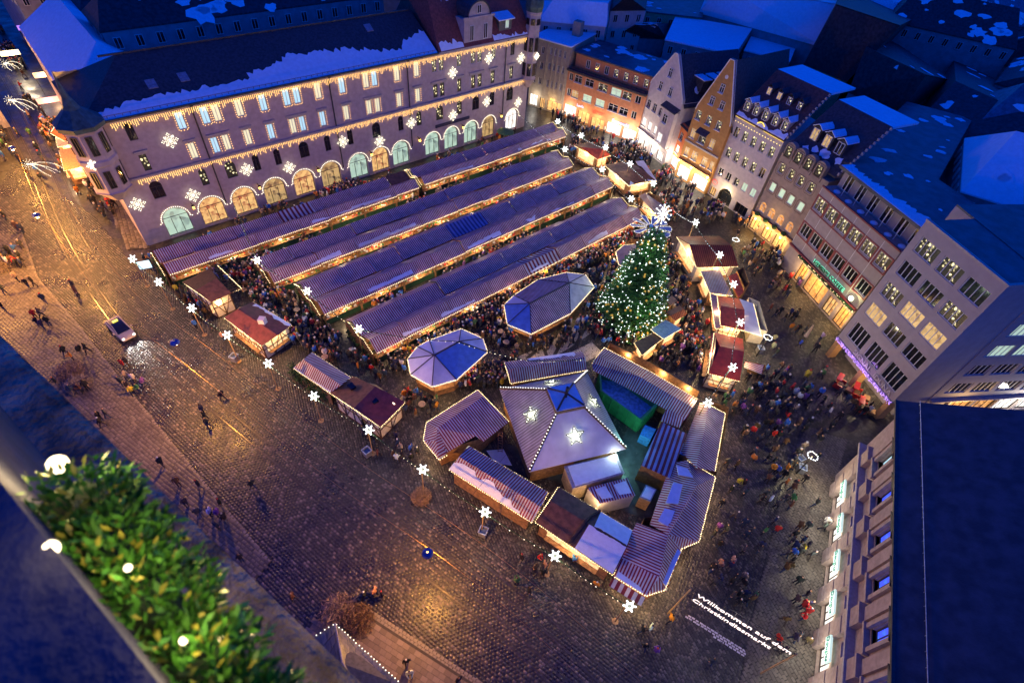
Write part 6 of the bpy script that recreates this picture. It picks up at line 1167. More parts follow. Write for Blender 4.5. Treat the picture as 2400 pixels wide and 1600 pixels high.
p = spot(1880, 800); t = thing('closed_parasol', 'folded beige parasol standing before the coffee house', 'parasol', p); MB().tube([(0, 0, 0), (0, 0, 3.2)], .035, 6).tube([(0, 0, 0), (0, 0, .12)], .4, 10).build('pole', iron, t); MB().tube([(0, 0, 1.0), (0, 0, 1.6), (0, 0, 2.6), (0, 0, 3.15)], .26, 9, 0, .06).build('canopy', mat('parasol_canvas', (.5, .38, .25), .8), t)
p = LF(62.6, -3.2, 0); t = thing('green_parasol', 'open green parasol before the arcade', 'parasol', p); MB().tube([(0, 0, 0), (0, 0, 2.6)], .04, 6).build('pole', iron, t); cp = MB(); n = 8
for i in range(n): a0, a1 = 2 * math.pi * i / n, 2 * math.pi * (i + 1) / n; cp.slab([(0, 0, 2.75), (1.7 * math.cos(a0), 1.7 * math.sin(a0), 2.2), (1.7 * math.cos(a1), 1.7 * math.sin(a1), 2.2)], .04)
cp.build('canopy', mat('parasol_green', (.05, .14, .06), .8), t)
for px, k in (((352, 645), 0),):
    p = spot(*px, 0); t = thing('info_board', 'lit blue and white information board on posts near the first star poles', 'sign', p, .5); MB().box(-.7, .7, -.06, .06, 1.2, 2.3).build('board', glow('board_face', (.55, .85, .95), 2.5), t); MB().tube([(-.6, 0, 0), (-.6, 0, 1.2)], .05, 5).tube([(.6, 0, 0), (.6, 0, 1.2)], .05, 5).build('post_frame', steel, t)
# high round tables in the crowd
for px in ((700, 740), (765, 850), (1172, 790), (1185, 815), (1115, 800), (990, 960), (1250, 855)):
    t = thing('bistro_table', 'high round bistro table standing in the crowd by the kiosks', 'table', spot(*px), 0, 'bistro tables by the kiosks'); MB().tube([(0, 0, 1.06), (0, 0, 1.12)], .4, 14).build('table_top', mat('table_board', (.5, .34, .18), .5), t); MB().tube([(0, 0, .03), (0, 0, 1.06)], .05, 6).build('leg', iron, t); MB().tube([(0, 0, 0), (0, 0, .04)], .25, 10).build('base', iron, t)
# ------------------------------------------------------------------ taxi
def taxi(px, heading):
    t = thing('taxi', 'beige taxi with lit headlights driving along the tram tracks', 'car', spot(*px), heading); beige_p = mat('taxi_beige', (.55, .44, .30), .22, .06, 2, spec=.6)
    W = .88; prof = [(-2.15, .35, .55, .80), (-2.1, .3, .86, .84), (-1.6, .28, .94, .87), (-.9, .28, .94, .88), (.7, .28, .92, .88), (1.3, .28, .86, .87), (1.9, .30, .76, .82), (2.12, .34, .62, .70), (2.2, .40, .52, .55)]
    mb = MB()
    def ring(x, z0, z1, w): return [(x, -w * .94, z0), (x, -w, z0 + (z1 - z0) * .45), (x, -w * .93, z1 - .04), (x, -w * .8, z1), (x, w * .8, z1), (x, w * .93, z1 - .04), (x, w, z0 + (z1 - z0) * .45), (x, w * .94, z0)]
    Rr = [ring(*p) for p in prof]
    for A, B in zip(Rr, Rr[1:]):
        for i in range(8): j = (i + 1) % 8; mb.poly([A[i], A[j], B[j], B[i]][::-1])
    mb.poly(Rr[0]); mb.poly(Rr[-1][::-1]); body = mb.build('body', beige_p, t, True)
    gb = MB(); lo = [(-1.75, .74), (1.15, .80)]; P = lambda x, w, z: [(x, -w, z), (x, w, z)]
    cab = [P(-1.8, .70, .92), P(-1.25, .62, 1.40), P(-.3, .62, 1.47), P(.25, .60, 1.42), P(1.2, .74, .90)]
    for k, (A, B) in enumerate(zip(cab, cab[1:])): gb.poly([A[0], B[0], B[1], A[1]][::-1], 0 if k in (0, 3, 2) else 1)
    for s in (0, 1): gb.poly([c_[s] for c_ in cab] if s else [c_[s] for c_ in cab][::-1], 0)
    gb.build('cabin_glass', [glass_dark, glass_dark], t)
    pl_ = MB()
    for y in (-.63, .63): pl_.tube([(-1.78, y * 1.1, .93), (-1.25, y, 1.42), (-.3, y, 1.49), (.25, y * .97, 1.44), (1.2, y * 1.16, .92)], .05, 5)
    pl_.build('roof_pillar', beige_p, t); MB().box(-1.3, -1.0, -.55, .55, 1.40, 1.45).build('roof_edge', beige_p, t); MB().box(-.55, -.35, -.28, .28, 1.48, 1.62).build('taxi_sign', glow('taxi_yellow', (1, .85, .1), 4), t)
    for x in (-1.35, 1.35):
        for y in (-.86, .86): w = MB().tube([(x, y - .1, .32), (x, y + .1, .32)], .32, 14).build('wheel', mat('tyre', (.02, .02, .02), .8), t); MB().tube([(x, y - .11, .32), (x, y + .11, .32)], .19, 10).build('rim', steel, w)
    for y in (-.58, .58):
        MB().ball((2.02, y, .64), .14, 0, 8, 5, .7).build('headlight', glow('headlight', (1, .97, .8), 10), t); l = lamp('headlight_beam', (2.3, y, .62), (1, .97, .88), 160, .08, t, 'SPOT'); l.data.spot_size = R_(70); l.data.spot_blend = .6; l.rotation_euler = (R_(78), 0, R_(-90))
        MB().box(.75, .95, y * 1.68 - .09, y * 1.68 + .09, .92, 1.06).build('mirror', beige_p, t); MB().box(-2.16, -2.1, y - .15, y + .15, .7, .85).build('tail_light', mat('tail_red', (.4, .02, .02), .3), t)
pA, pB = spot(258, 745), spot(312, 800); taxi((288, 778), math.atan2((pB - pA).y, (pB - pA).x))
# ------------------------------------------------------------------ tram street decorations
for k, (p0, p1) in enumerate((((10, 150), (45, 168)), ((22, 235), (78, 264)), ((65, 385), (140, 412)))):
    a, b = spot(*p0, 8), spot(*p1, 8); t = thing('comet_light', 'comet shaped light decoration hung over the tram street', 'light decoration', (a + b) / 2 * Vector((1, 1, 0)) if False else Vector(((a + b).x / 2, (a + b).y / 2, 0)), 0, 'comet lights over the tram street'); c = Vector(((a + b).x / 2, (a + b).y / 2, 0)); A, B = a - c, b - c; d = B - A; nn = Vector((-d.y, d.x, 0)).normalized(); bt = MB(); fm_ = MB()
    for j, w in enumerate((-.9, -.3, .3, .9)):
        P = [A + d * q + nn * w * (q * .9 + .15) * 1.2 * math.sin(q * 2.2) + Vector((0, 0, .9 * math.sin(q * 2.5) * (1 if j % 2 else .6))) for q in [i / 10 for i in range(11)]]; fm_.tube(P, .02, 4); bulbs(bt, P, .16, .05)
    for i in range(10): an = i * .628; fm_.tube([A, A + nn * math.cos(an) * .8 + Vector((0, 0, math.sin(an) * .8))], .02, 4); bulbs(bt, [A, A + nn * math.cos(an) * .8 + Vector((0, 0, math.sin(an) * .8))], .2, .05)
    fm_.build('frame', iron, t); bt.build('light_string', bulb_cream, t); MB().tube([A + nn * 12 + Vector((0, 0, 1.5)), A, A - nn * 12 + Vector((0, 0, 1.5))], .012, 4).build('suspension_wire', wire, t)
hut('red_fruit_booth', 'small red roofed booth with yellow lights along the tram street', 'stall', [(118, 312), (150, 330), (172, 296), (140, 272)], 2.7, [(128, 300), (165, 318)], 3.5, [MATS['scarlet_canvas'], MATS['scarlet_canvas']], watts=150)
hut('amber_booth', 'amber lit booth with cream roof beside the corner turret', 'stall', [(150, 400), (212, 386), (196, 340), (138, 352)], 2.8, None, 0, [mat('amber_canvas', (.6, .38, .14), .6)], watts=170)
hut('small_booth', 'small lit booth between the red booth and the amber booth', 'stall', [(135, 345), (180, 335), (172, 312), (130, 322)], 2.5, None, 0, [plaster_wood], watts=120)
for px, w, col in (((60, 60), 900, (.45, .2, 1.0)), ((100, 170), 500, (1, .6, .3)), ((20, 120), 500, (1, .8, .5)), ((110, 230), 300, (1, .4, .3))): p = spot(*px, 4); t = thing('shop_sign_light', 'glowing shop sign on the far tram street', 'sign', (p.x, p.y, 0), .7, 'shop signs on the far tram street'); MB().box(-1.6, 1.6, -.1, .1, 3.2, 4.1).build('sign_face', glow('sign_%d' % px[0], col, 2), t); MB().tube([(-1.5, 0, 0), (-1.5, 0, 3.2)], .05, 5).tube([(1.5, 0, 0), (1.5, 0, 3.2)], .05, 5).build('post_frame', iron, t); lamp('sign_light', (0, -1, 3.4), col, w, .5, t)
# ------------------------------------------------------------------ shrubs at the church porch and its slate roof
def bare_shrub(px, r, hgt_, label, col):
    t = thing('bare_shrub', label, 'shrub', spot(*px)); mb = MB()
    for i in range(2200):
        d = Vector((random.gauss(0, 1), random.gauss(0, 1), abs(random.gauss(0, .8)))).normalized(); p = Vector((d.x * r, d.y * r, d.z * hgt_)) * random.uniform(.35, 1.0); u1 = Vector([random.gauss(0, 1) for _ in range(3)]) * .13; u2 = Vector([random.gauss(0, 1) for _ in range(3)]) * .035; mb.poly([p - u1, p + u2, p + u1])
    mb.build('twigs', mat('twig_' + label[:4], col, .8, .4, 5), t); st = MB()
    for i in range(12): a_ = random.uniform(0, 6.28); st.tube([(0, 0, 0), (math.cos(a_) * r * .7, math.sin(a_) * r * .7, hgt_ * .7)], .03, 4, 0, .01)
    st.build('stem', dark_wood, t)
bare_shrub((795, 1440), 1.7, 2.0, 'pale bare shrub in front of the slate porch roof', (.28, .19, .13)); bare_shrub((838, 1458), 1.5, 1.8, 'brown bare shrub at the corner of the slate porch roof', (.16, .09, .05)); bare_shrub((988, 1165), 1.0, 1.2, 'round sandy shrub at the foot of a star pole', (.35, .22, .13)); bare_shrub((165, 875), 1.6, 1.3, 'pale dry shrub on the left pavement by a lamp', (.34, .26, .18)); bare_shrub((185, 905), 1.4, 1.2, 'second dry shrub on the left pavement among walkers', (.30, .24, .18)); bare_shrub((5, 630), 1.5, 1.2, 'dry shrub at the far left pavement edge', (.3, .22, .15))
pz = 8.5; pts = {k: spot(*p, z) for k, p, z in (('w', (738, 1492), pz), ('n', (786, 1461), pz), ('e', (945, 1606), pz), ('r', (803, 1553), pz + 1.5), ('r2', (890, 1760), pz + 1.5), ('w2', (690, 1600), pz), ('e2', (1080, 1760), pz))}
c = Vector((pts['r'].x, pts['r'].y, 0)); t = thing('church_porch', 'church porch with slate hip roof edged by a string of white bulbs', 'building', c); L = {k: v - c for k, v in pts.items()}
MB().slab([L['n'], L['e'], L['e2'], L['r2'], L['r']], .12).slab([L['w'], L['n'], L['r'], L['r2'], L['w2']], .12).build('roof', mat('slate_under', (.08, .07, .065), .8), t); MB().prism([((L[k] * .93).x, (L[k] * .93).y) for k in ('w', 'n', 'e', 'e2', 'w2')], 0, pz - .1).build('wall', stone_trim, t)
slate_piece = slab_random('slate_piece', (.10, .085, .07), (.20, .165, .13)); ns = 0
for (A, B, D, C_, rows_, cols_) in ((L['n'], L['e'], L['r2'], L['r'], 8, 14), (L['w'], L['n'], L['r'], lerp(L['w2'], L['r2'], .5), 5, 4)):
    for j in range(rows_):
        for i in range(cols_):
            o_ = .5 * (j % 2) / cols_; u0, u1 = min(1, i / cols_ + o_), min(1, (i + .94) / cols_ + o_)
            if u1 - u0 < .02: continue
            v0, v1 = j / rows_, (j + .95) / rows_; Q_ = lambda u, v: lerp(lerp(A, B, u), lerp(C_, D, u), v) + Vector((0, 0, .03 + random.uniform(0, .012))); MB().slab([Q_(u0, v0), Q_(u1, v0), Q_(u1, v1), Q_(u0, v1)], .04).build('slate', slate_piece, t)
MB().tube([L['n'] + Vector((0, 0, .1)), L['r'] + Vector((0, 0, .1)), L['r2'] + Vector((0, 0, .1))], .07, 5).build('hip_ridge', mat('lead', (.25, .22, .2), .6), t); b = MB(); bulbs(b, [L['w'], L['n'], L['e'], L['e2']], .26, .045, 0, -.12); b.build('light_string', bulb_cream, t)
# ------------------------------------------------------------------ tower gallery in the foreground
stone = mat('weathered_gallery_stone', (.13, .10, .085), .9, .55, 5.0, 1.0, 28, second=(.40, .31, .22)); ZL = CAM_H - 1.6
w0, w1 = spot(0, 785, ZL), spot(840, 1592, ZL); ed = (w1 - w0).normalized(); inn = Vector((ed.y, -ed.x, 0)); tw = thing('tower_gallery', 'stone ledge of the lookout tower with fir garland and glowing lamp globes', 'tower', Vector((w0.x, w0.y, 0)), math.atan2(ed.y, ed.x))
M_ = (Matrix.Translation((w0.x, w0.y, 0)) @ Matrix.Rotation(math.atan2(ed.y, ed.x), 4, 'Z')).inverted()
# local frame: x along the edge, -y inwards
n = 260; mb = MB(); X0, X1 = -3.0, 5.0; ny = 26
hv = np.random.default_rng(3); base = hv.normal(0, .0022, (n + 1, ny + 1)); 
for _ in range(2): base = (base + np.roll(base, 1, 0) + np.roll(base, 1, 1)) / 2.2
zz = lambda i, j: ZL + base[i, j] - (.012 if j == 0 else 0)
for i in range(n):
    for j in range(ny):
        x0, x1 = X0 + (X1 - X0) * i / n, X0 + (X1 - X0) * (i + 1) / n; y0, y1 = -.70 * j / ny, -.70 * (j + 1) / ny; mb.poly([(x0, y0, zz(i, j)), (x0, y1, zz(i, j + 1)), (x1, y1, zz(i + 1, j + 1)), (x1, y0, zz(i + 1, j))])
mb.poly([(X0, 0, ZL - .25), (X1, 0, ZL - .25), (X1, 0, ZL - .012), (X0, 0, ZL - .012)]); mb.poly([(X0, -.15, ZL - .55), (X1, -.15, ZL - .55), (X1, 0, ZL - .25), (X0, 0, ZL - .25)]); mb.build('ledge', stone, tw)
MB().box(X0, X1, -6, -.35, 0, ZL - .25).build('tower_wall', mat('tower_render', (.3, .25, .2), .9), tw)
def loc(px, py, z): return M_ @ spot(px, py, z)
q0, q1 = loc(0, 1128, CAM_H - .75), loc(372, 1600, CAM_H - .75); dq = (q1 - q0); a_, b_ = q0 - dq * 3, q1 + dq * 3; nq = Vector((dq.y, -dq.x, 0)).normalized()
par = MB(); zt = CAM_H - .75; dn = Vector((0, 0, -.8)); par.poly([a_, b_, b_ + nq * .6, a_ + nq * .6]); par.poly([a_ + dn, b_ + dn, b_, a_]); par.build('parapet', mat('dark_parapet', (.05, .055, .08), .9, .2, 9, .3, 40), tw)  # parapet has a dark blue-grey base colour
g0, g1 = loc(160, 1165, ZL + .72), loc(440, 1555, ZL + .72); gd = g1 - g0; g0, g1 = g0 + gd * .02, g1 + gd * .9; rs = random.Random(4); gm2 = MB(); gy = MB()
fd = gd.normalized(); fa = Vector((-fd.y, fd.x, 0)); fb = Vector((0, 0, 1))
for i in range(8500):
    u = rs.random() ** 1.0; c = lerp(g0, g1, u); rad = .078 * (.55 + .45 * rs.random()) * (1.0 + .18 * math.sin(u * 37) + .1 * math.sin(u * 91)); an = rs.uniform(0, 6.283); p = c + fa * math.cos(an) * rad + fb * math.sin(an) * rad; d = (p - c).normalized() * .8 + Vector((rs.gauss(0, .5), rs.gauss(0, .5), rs.gauss(.25, .5))); d.normalize(); L_ = rs.uniform(.016, .030); w = d.cross(Vector((rs.gauss(0, 1), rs.gauss(0, 1), rs.gauss(0, 1)))).normalized() * .0042
    (gy if rs.random() < .12 else gm2).poly([p - w * .6, p + d * L_ * .5 + w, p + d * L_, p + d * L_ * .5 - w])
gm2.build('fir_garland', mat('garland_green', (.05, .20, .02), .55, .45, 30), tw).data.materials[0].cycles.emission_sampling = 'NONE'; gy.build('garland_tips', mat('garland_tips', (.34, .36, .05), .5, .3, 30), tw)
MB().tube([lerp(g0, g1, i / 12) for i in range(13)], .042, 8).build('garland_core', mat('garland_core', (.012, .03, .01), .9), tw)
globe = glow('globe_glow', (1.0, .82, .5), 8.0)
for px, z, r, wt in (((135, 1088), ZL + .74, .016, .9), ((118, 1285), ZL + .84, .011, .06), ((560, 1598), ZL + .5, .026, 4.0), ((300, 1330), ZL + .80, .005, .22), ((430, 1500), ZL + .80, .005, .3)):
    p = loc(*px, z); MB().ball(p, r, 0, 14, 9).build('lamp_globe', globe, tw, True); lamp('globe_light', p + Vector((.02, .02, .05)), (1.0, .68, .28), wt, .02, tw)
# ------------------------------------------------------------------ people
def figure(name, J, E, lod):
    me = bpy.data.meshes.new(name); keys = list(J); me.from_pydata([J[k][0] for k in keys], [(keys.index(a), keys.index(b)) for a, b in E], []); o = bpy.data.objects.new(name, me); COL.objects.link(o)
    sk = o.modifiers.new('skin', 'SKIN'); sk.use_smooth_shade = True; sv = me.skin_vertices[0].data
    for i, k in enumerate(keys): r = J[k][1]; sv[i].radius = (r, r) if not isinstance(r, tuple) else r; sv[i].use_root = (k == 'pelvis')
    if lod: ss = o.modifiers.new('sub', 'SUBSURF'); ss.levels = ss.render_levels = lod
    dg = bpy.context.evaluated_depsgraph_get(); ev = o.evaluated_get(dg); m2 = bpy.data.meshes.new_from_object(ev); m2.name = name; bpy.data.objects.remove(o); bpy.data.meshes.remove(me)
    return m2
def pose(stride=0.0, arm=0.0, lean=0.0, long=False, hold=False):
    J = {'pelvis': ((0, 0, .92), (.19, .15)), 'waist': ((0, -lean * .3, 1.12), (.18, .14)), 'chest': ((0, -lean * .7, 1.36), (.20, .15)), 'neck': ((0, -lean, 1.52), .065), 'head': ((0, -lean - .02, 1.62), .10), 'crown': ((0, -lean - .01, 1.72), .095)}
    if long: J['hem'] = ((0, 0, .62), (.22, .19))
    E = [('pelvis', 'waist'), ('waist', 'chest'), ('chest', 'neck'), ('neck', 'head'), ('head', 'crown')] + ([('pelvis', 'hem')] if long else [])
    for s, g in ((-1, 'l'), (1, 'r')):
        f = stride * s; J['hip' + g] = ((s * .10, 0, .84), .10); J['knee' + g] = ((s * .11, -.18 * f - .02, .48), .075); J['ankle' + g] = ((s * .11, -.30 * f + .03, .09), .055); J['toe' + g] = ((s * .12, -.30 * f - .13, .045), .045)
        E += [('pelvis', 'hip' + g), ('hip' + g, 'knee' + g), ('knee' + g, 'ankle' + g), ('ankle' + g, 'toe' + g)]
        J['sh' + g] = ((s * .20, -lean * .7, 1.42), .085); J['el' + g] = ((s * .27, (.12 if not hold else -.02) * (-f if not hold else 1) - lean * .5, 1.14), .066)
        J['wr' + g] = ((s * (.25 if not hold else .12), (.10 * -f if not hold else -.30) - .06, .94 if not hold else 1.16), .05); J['ha' + g] = ((s * (.24 if not hold else .07), (.10 * -f if not hold else -.36) - .09, .86 if not hold else 1.18), .042)
        E += [('chest', 'sh' + g), ('sh' + g, 'el' + g), ('el' + g, 'wr' + g), ('wr' + g, 'ha' + g)]
    return J, E
def person_mat(name, mode):
    m = bpy.data.materials.new(name); m.use_nodes = True; n = m.node_tree.nodes; l = m.node_tree.links; p = n['Principled BSDF']; p.inputs['Roughness'].default_value = .85; p.inputs['Specular IOR Level'].default_value = .2
    oi = n.new('ShaderNodeObjectInfo')
    if mode == 'coat': l.new(oi.outputs['Color'], p.inputs['Base Color']); return m
    cr = n.new('ShaderNodeValToRGB'); l.new(oi.outputs['Random'], cr.inputs[0]); cr.color_ramp.interpolation = 'CONSTANT'
    st = {'legs': [(0, (.02, .02, .03)), (.35, (.03, .045, .09)), (.6, (.06, .05, .045)), (.85, (.16, .14, .12))], 'skin': [(0, (.55, .33, .23)), (.5, (.45, .25, .17)), (.8, (.3, .16, .1))], 'hair': [(0, (.035, .02, .012)), (.3, (.10, .055, .025)), (.5, (.35, .22, .09)), (.62, (.03, .03, .035)), (.75, (.55, .53, .5)), (.85, (.4, .05, .04)), (.93, (.3, .26, .2))]}[mode]
    while len(cr.color_ramp.elements) < len(st): cr.color_ramp.elements.new(.5)
    for e, (q, c) in zip(cr.color_ramp.elements, st): e.position = q; e.color = rgb(c)
    l.new(cr.outputs[0], p.inputs['Base Color']); return m
PM = [person_mat('coat_cloth', 'coat'), person_mat('trouser_cloth', 'legs'), person_mat('skin', 'skin'), person_mat('hair_or_hat', 'hair')]
def paint(me, long=False):
    for m in PM: me.materials.append(m)
    for p in me.polygons:
        c = p.center; lean = 0
        if c.z > 1.56: p.material_index = 2 if (c.y < -.055 and c.z < 1.70) else 3
        elif c.z < (.58 if long else .80) and abs(c.x) < .24: p.material_index = 1
        elif abs(c.x) > .17 and c.z < .92: p.material_index = 2
        else: p.material_index = 0
        p.use_smooth = True
    return me
SPEC = [dict(), dict(stride=1.0), dict(stride=-.8, lean=.05), dict(long=True), dict(long=True, stride=.5), dict(hold=True), dict(hold=True, lean=.06, stride=.4)]
bodies = [paint(figure('person', *pose(**s), 1), s.get('long', False)) for s in SPEC]; lows = [paint(figure('crowd_person', *pose(**s), 0), s.get('long', False)) for s in SPEC]
COATS = [('black', (.018, .018, .02), 30), ('charcoal', (.05, .05, .055), 18), ('brown', (.12, .06, .03), 12), ('navy', (.025, .035, .08), 12), ('beige', (.38, .27, .17), 6), ('red', (.50, .03, .025), 5), ('blue', (.05, .17, .5), 4), ('orange', (.6, .2, .03), 3), ('white', (.6, .58, .55), 4), ('green', (.06, .16, .05), 2), ('purple', (.15, .05, .22), 2), ('yellow', (.6, .45, .04), 1)]
cw = [c[2] for c in COATS]
FOOT = []
for o in list(COL.objects):
    if o.type == 'EMPTY' and o.parent is None and o.get('category') in ('stall', 'hut', 'kiosk', 'pavilion', 'container', 'cabinet', 'box', 'shelter', 'awning', 'screen', 'sleigh', 'pyramid', 'car', 'building', 'table', 'bin'):
        P = []
        M = Matrix.Translation(o.location) @ Matrix.Rotation(o.rotation_euler.z, 4, 'Z')
        for ch in o.children:
            if ch.type == 'MESH' and ch.name.split('.')[0] in ('wall', 'counter', 'body', 'panel', 'seat', 'back_wall', 'table_top', 'tier', 'ground_floor', 'pillar') and len(ch.data.vertices) < 3000: P += [(M @ ch.matrix_basis @ v.co) for v in ch.data.vertices if v.co.z < 1.3]
        P = sorted({(round(p.x, 2), round(p.y, 2)) for p in P})
        if len(P) < 3: continue
        cr = lambda a, b, c: (b[0] - a[0]) * (c[1] - a[1]) - (b[1] - a[1]) * (c[0] - a[0]); Lh = []; Uh = []
        for p in P:
            while len(Lh) > 1 and cr(Lh[-2], Lh[-1], p) <= 0: Lh.pop()
            Lh.append(p)
        for p in reversed(P):
            while len(Uh) > 1 and cr(Uh[-2], Uh[-1], p) <= 0: Uh.pop()
            Uh.append(p)
        Hh = Lh[:-1] + Uh[:-1]; cx, cy = sum(p[0] for p in Hh) / len(Hh), sum(p[1] for p in Hh) / len(Hh); FOOT.append([(cx + (p[0] - cx) * 1.0 + .28 * (1 if p[0] > cx else -1), cy + (p[1] - cy) * 1.0 + .28 * (1 if p[1] > cy else -1)) for p in Hh])
FB = [(min(p[0] for p in f), max(p[0] for p in f), min(p[1] for p in f), max(p[1] for p in f)) for f in FOOT]; TREE = (15.1, 51.4); TAKEN = {}
def free(x, y, gap=.45):
    if (x - TREE[0]) ** 2 + (y - TREE[1]) ** 2 < 3.0: return False
    for f, b in zip(FOOT, FB):
        if b[0] <= x <= b[1] and b[2] <= y <= b[3] and inside(np.array([[x, y]]), f)[0]: return False
    i, j = int(x // 1), int(y // 1)
    for a in (-1, 0, 1):
        for b in (-1, 0, 1):
            for (u, v) in TAKEN.get((i + a, j + b), ()):
                if (u - x) ** 2 + (v - y) ** 2 < gap * gap: return False
    return True
def take(x, y): TAKEN.setdefault((int(x // 1), int(y // 1)), []).append((x, y))
def person(x, y, where, z=.03, rz=None, coat=None):
    take(x, y); c = COATS[random.choices(range(len(COATS)), cw)[0]] if coat is None else next(q for q in COATS if q[0] == coat); k = random.randrange(len(bodies)); s = random.uniform(.92, 1.06)
    o = bpy.data.objects.new('person', bodies[k]); COL.objects.link(o); o.location = (x, y, z); o.rotation_euler = (0, 0, random.uniform(0, 6.283) if rz is None else rz); o.scale = (s, s, s); o.color = rgb([v * random.uniform(.8, 1.25) for v in c[1]])
    tag(o, 'person in %s %s %s' % (c[0], 'long coat' if SPEC[k].get('long') else 'winter jacket', where), 'person', 'people ' + where); return o
def scatter(poly, n, fn, gap=.45, clump=0.0):
    P = np.array(poly); lo, hi = P.min(0), P.max(0); made = 0; tries = 0; centres = []
    while made < n and tries < n * 40:
        tries += 1
        if clump and centres and random.random() < clump: c = random.choice(centres); x, y = c[0] + random.gauss(0, .55), c[1] + random.gauss(0, .55)
        else: x, y = random.uniform(lo[0], hi[0]), random.uniform(lo[1], hi[1])
        if inside(np.array([[x, y]]), poly)[0] and free(x, y, gap): fn(x, y); centres.append((x, y)); made += 1
    return made
NP = 0
for px, where, coat in [((898, 1400), 'by the slate porch', 'black'), ((880, 1393), 'by the slate porch', 'beige'), ((858, 1402), 'by the slate porch', 'black'), ((690, 1405), 'by the slate porch', 'brown'), ((955, 1555), 'on the slabbed pavement by the porch', 'black'), ((962, 1582), 'on the slabbed pavement by the porch', 'white'), ((1075, 1597), 'on the slabbed pavement by the porch', 'black'),
    ((385, 1092), 'on the left pavement', 'black'), ((422, 1138), 'on the left pavement', 'brown'), ((473, 1145), 'on the left pavement', 'black'), ((440, 1186), 'on the left pavement', 'charcoal'), ((522, 1187), 'on the left pavement', 'black'), ((498, 1208), 'on the left pavement', 'white'), ((515, 1210), 'on the left pavement', 'purple'), ((533, 1222), 'on the left pavement', 'black'), ((515, 1240), 'on the left pavement', 'charcoal'), ((470, 1210), 'on the left pavement', 'charcoal'), ((570, 1316), 'on the left pavement', 'black'), ((595, 1145), 'crossing the tram tracks', 'black'),
    ((484, 985), 'crossing the tram tracks', 'black'), ((492, 1000), 'crossing the tram tracks', 'black'), ((525, 938), 'crossing the tram tracks', 'black'), ((478, 968), 'crossing the tram tracks', 'charcoal'), ((178, 680), 'crossing the tram tracks', 'charcoal'), ((185, 695), 'crossing the tram tracks', 'brown'), ((462, 770), 'crossing the tram tracks', 'blue'),
    ((70, 675), 'on the left pavement', 'black'), ((85, 672), 'on the left pavement', 'black'), ((45, 660), 'on the left pavement', 'beige'), ((110, 712), 'on the left pavement', 'charcoal'), ((88, 748), 'on the left pavement', 'red'), ((102, 745), 'on the left pavement', 'charcoal'), ((95, 765), 'on the left pavement', 'black'), ((120, 765), 'on the left pavement', 'black'), ((105, 770), 'on the left pavement', 'navy'), ((15, 730), 'on the left pavement', 'black'), ((15, 690), 'on the left pavement', 'charcoal'), ((195, 832), 'on the left pavement', 'black'), ((210, 828), 'on the left pavement', 'black'), ((175, 845), 'on the left pavement', 'orange'), ((160, 835), 'on the left pavement', 'black'), ((140, 905), 'on the left pavement', 'black'), ((175, 925), 'on the left pavement', 'charcoal'), ((195, 920), 'on the left pavement', 'brown'), ((210, 915), 'on the left pavement', 'black'), ((240, 985), 'on the left pavement', 'black'), ((255, 980), 'on the left pavement', 'charcoal'), ((245, 1000), 'on the left pavement', 'black'),
    ((295, 865), 'gathered at the kerb beside the taxi', 'red'), ((305, 860), 'gathered at the kerb beside the taxi', 'black'), ((300, 890), 'gathered at the kerb beside the taxi', 'beige'), ((318, 895), 'gathered at the kerb beside the taxi', 'white'), ((290, 905), 'gathered at the kerb beside the taxi', 'charcoal'), ((330, 920), 'gathered at the kerb beside the taxi', 'green'), ((315, 925), 'gathered at the kerb beside the taxi', 'yellow'), ((342, 905), 'gathered at the kerb beside the taxi', 'purple'), ((305, 915), 'gathered at the kerb beside the taxi', 'black'),
    ((1238, 1392), 'by the street side of the brown roofed stall', 'black'), ((1220, 1315), 'by the street side of the brown roofed stall', 'black'), ((1262, 1312), 'by the street side of the brown roofed stall', 'red'), ((1340, 1318), 'by the street side of the brown roofed stall', 'blue'), ((1392, 1378), 'by the street side of the brown roofed stall', 'orange'), ((1253, 1338), 'by the street side of the brown roofed stall', 'brown'), ((1270, 1350), 'by the street side of the brown roofed stall', 'black'), ((1210, 1370), 'by the street side of the brown roofed stall', 'green'), ((1275, 1330), 'by the street side of the brown roofed stall', 'beige'), ((1565, 1455), 'before the welcome sign', 'orange'), ((1500, 1480), 'before the welcome sign', 'black'), ((1518, 1478), 'before the welcome sign', 'white'), ((1505, 1520), 'before the welcome sign', 'black'), ((1530, 1530), 'before the welcome sign', 'purple'), ((1660, 1555), 'before the welcome sign', 'charcoal')]:
    p = spot(*px, .15 if 'pavement' in where else .03); person(p.x, p.y, where, .15 if 'pavement' in where else .03, None, coat); NP += 1
def area(pts, n, where, z=.03, clump=.45):
    global NP
    NP += scatter(pxpoly(pts), n, lambda x, y: person(x, y, where, z), .5, clump)
area([(1705, 900), (1890, 1000), (1860, 1200), (1760, 1460), (1650, 1420), (1640, 1290), (1690, 1110), (1720, 960)], 78, 'on the setts of the plaza beside the sweeping stall')
area([(1890, 1010), (1935, 1200), (1900, 1380), (1890, 1560), (1800, 1560), (1840, 1250), (1880, 1080)], 34, 'on the pale paving before the shop palace', .07)
area([(300, 590), (430, 640), (560, 850), (720, 960), (640, 900), (470, 760)], 34, 'under the light chain beside the tram street')
area([(850, 990), (990, 1050), (1000, 1110), (900, 1090), (840, 1040)], 14, 'beside the half timbered hut')
area([(930, 920), (1000, 930), (1110, 900), (990, 990), (960, 1010)], 20, 'between the kiosk and the L-shaped stall')
area([(860, 850), (940, 850), (960, 900), (900, 900), (840, 870)], 14, 'at the counter end of the striped rows')
area([(1960, 880), (2060, 960), (2000, 1010), (1900, 960)], 12, 'around the red sleigh benches')
area([(1800, 690), (1900, 760), (1960, 860), (1850, 900), (1780, 830)], 20, 'before the coffee house')
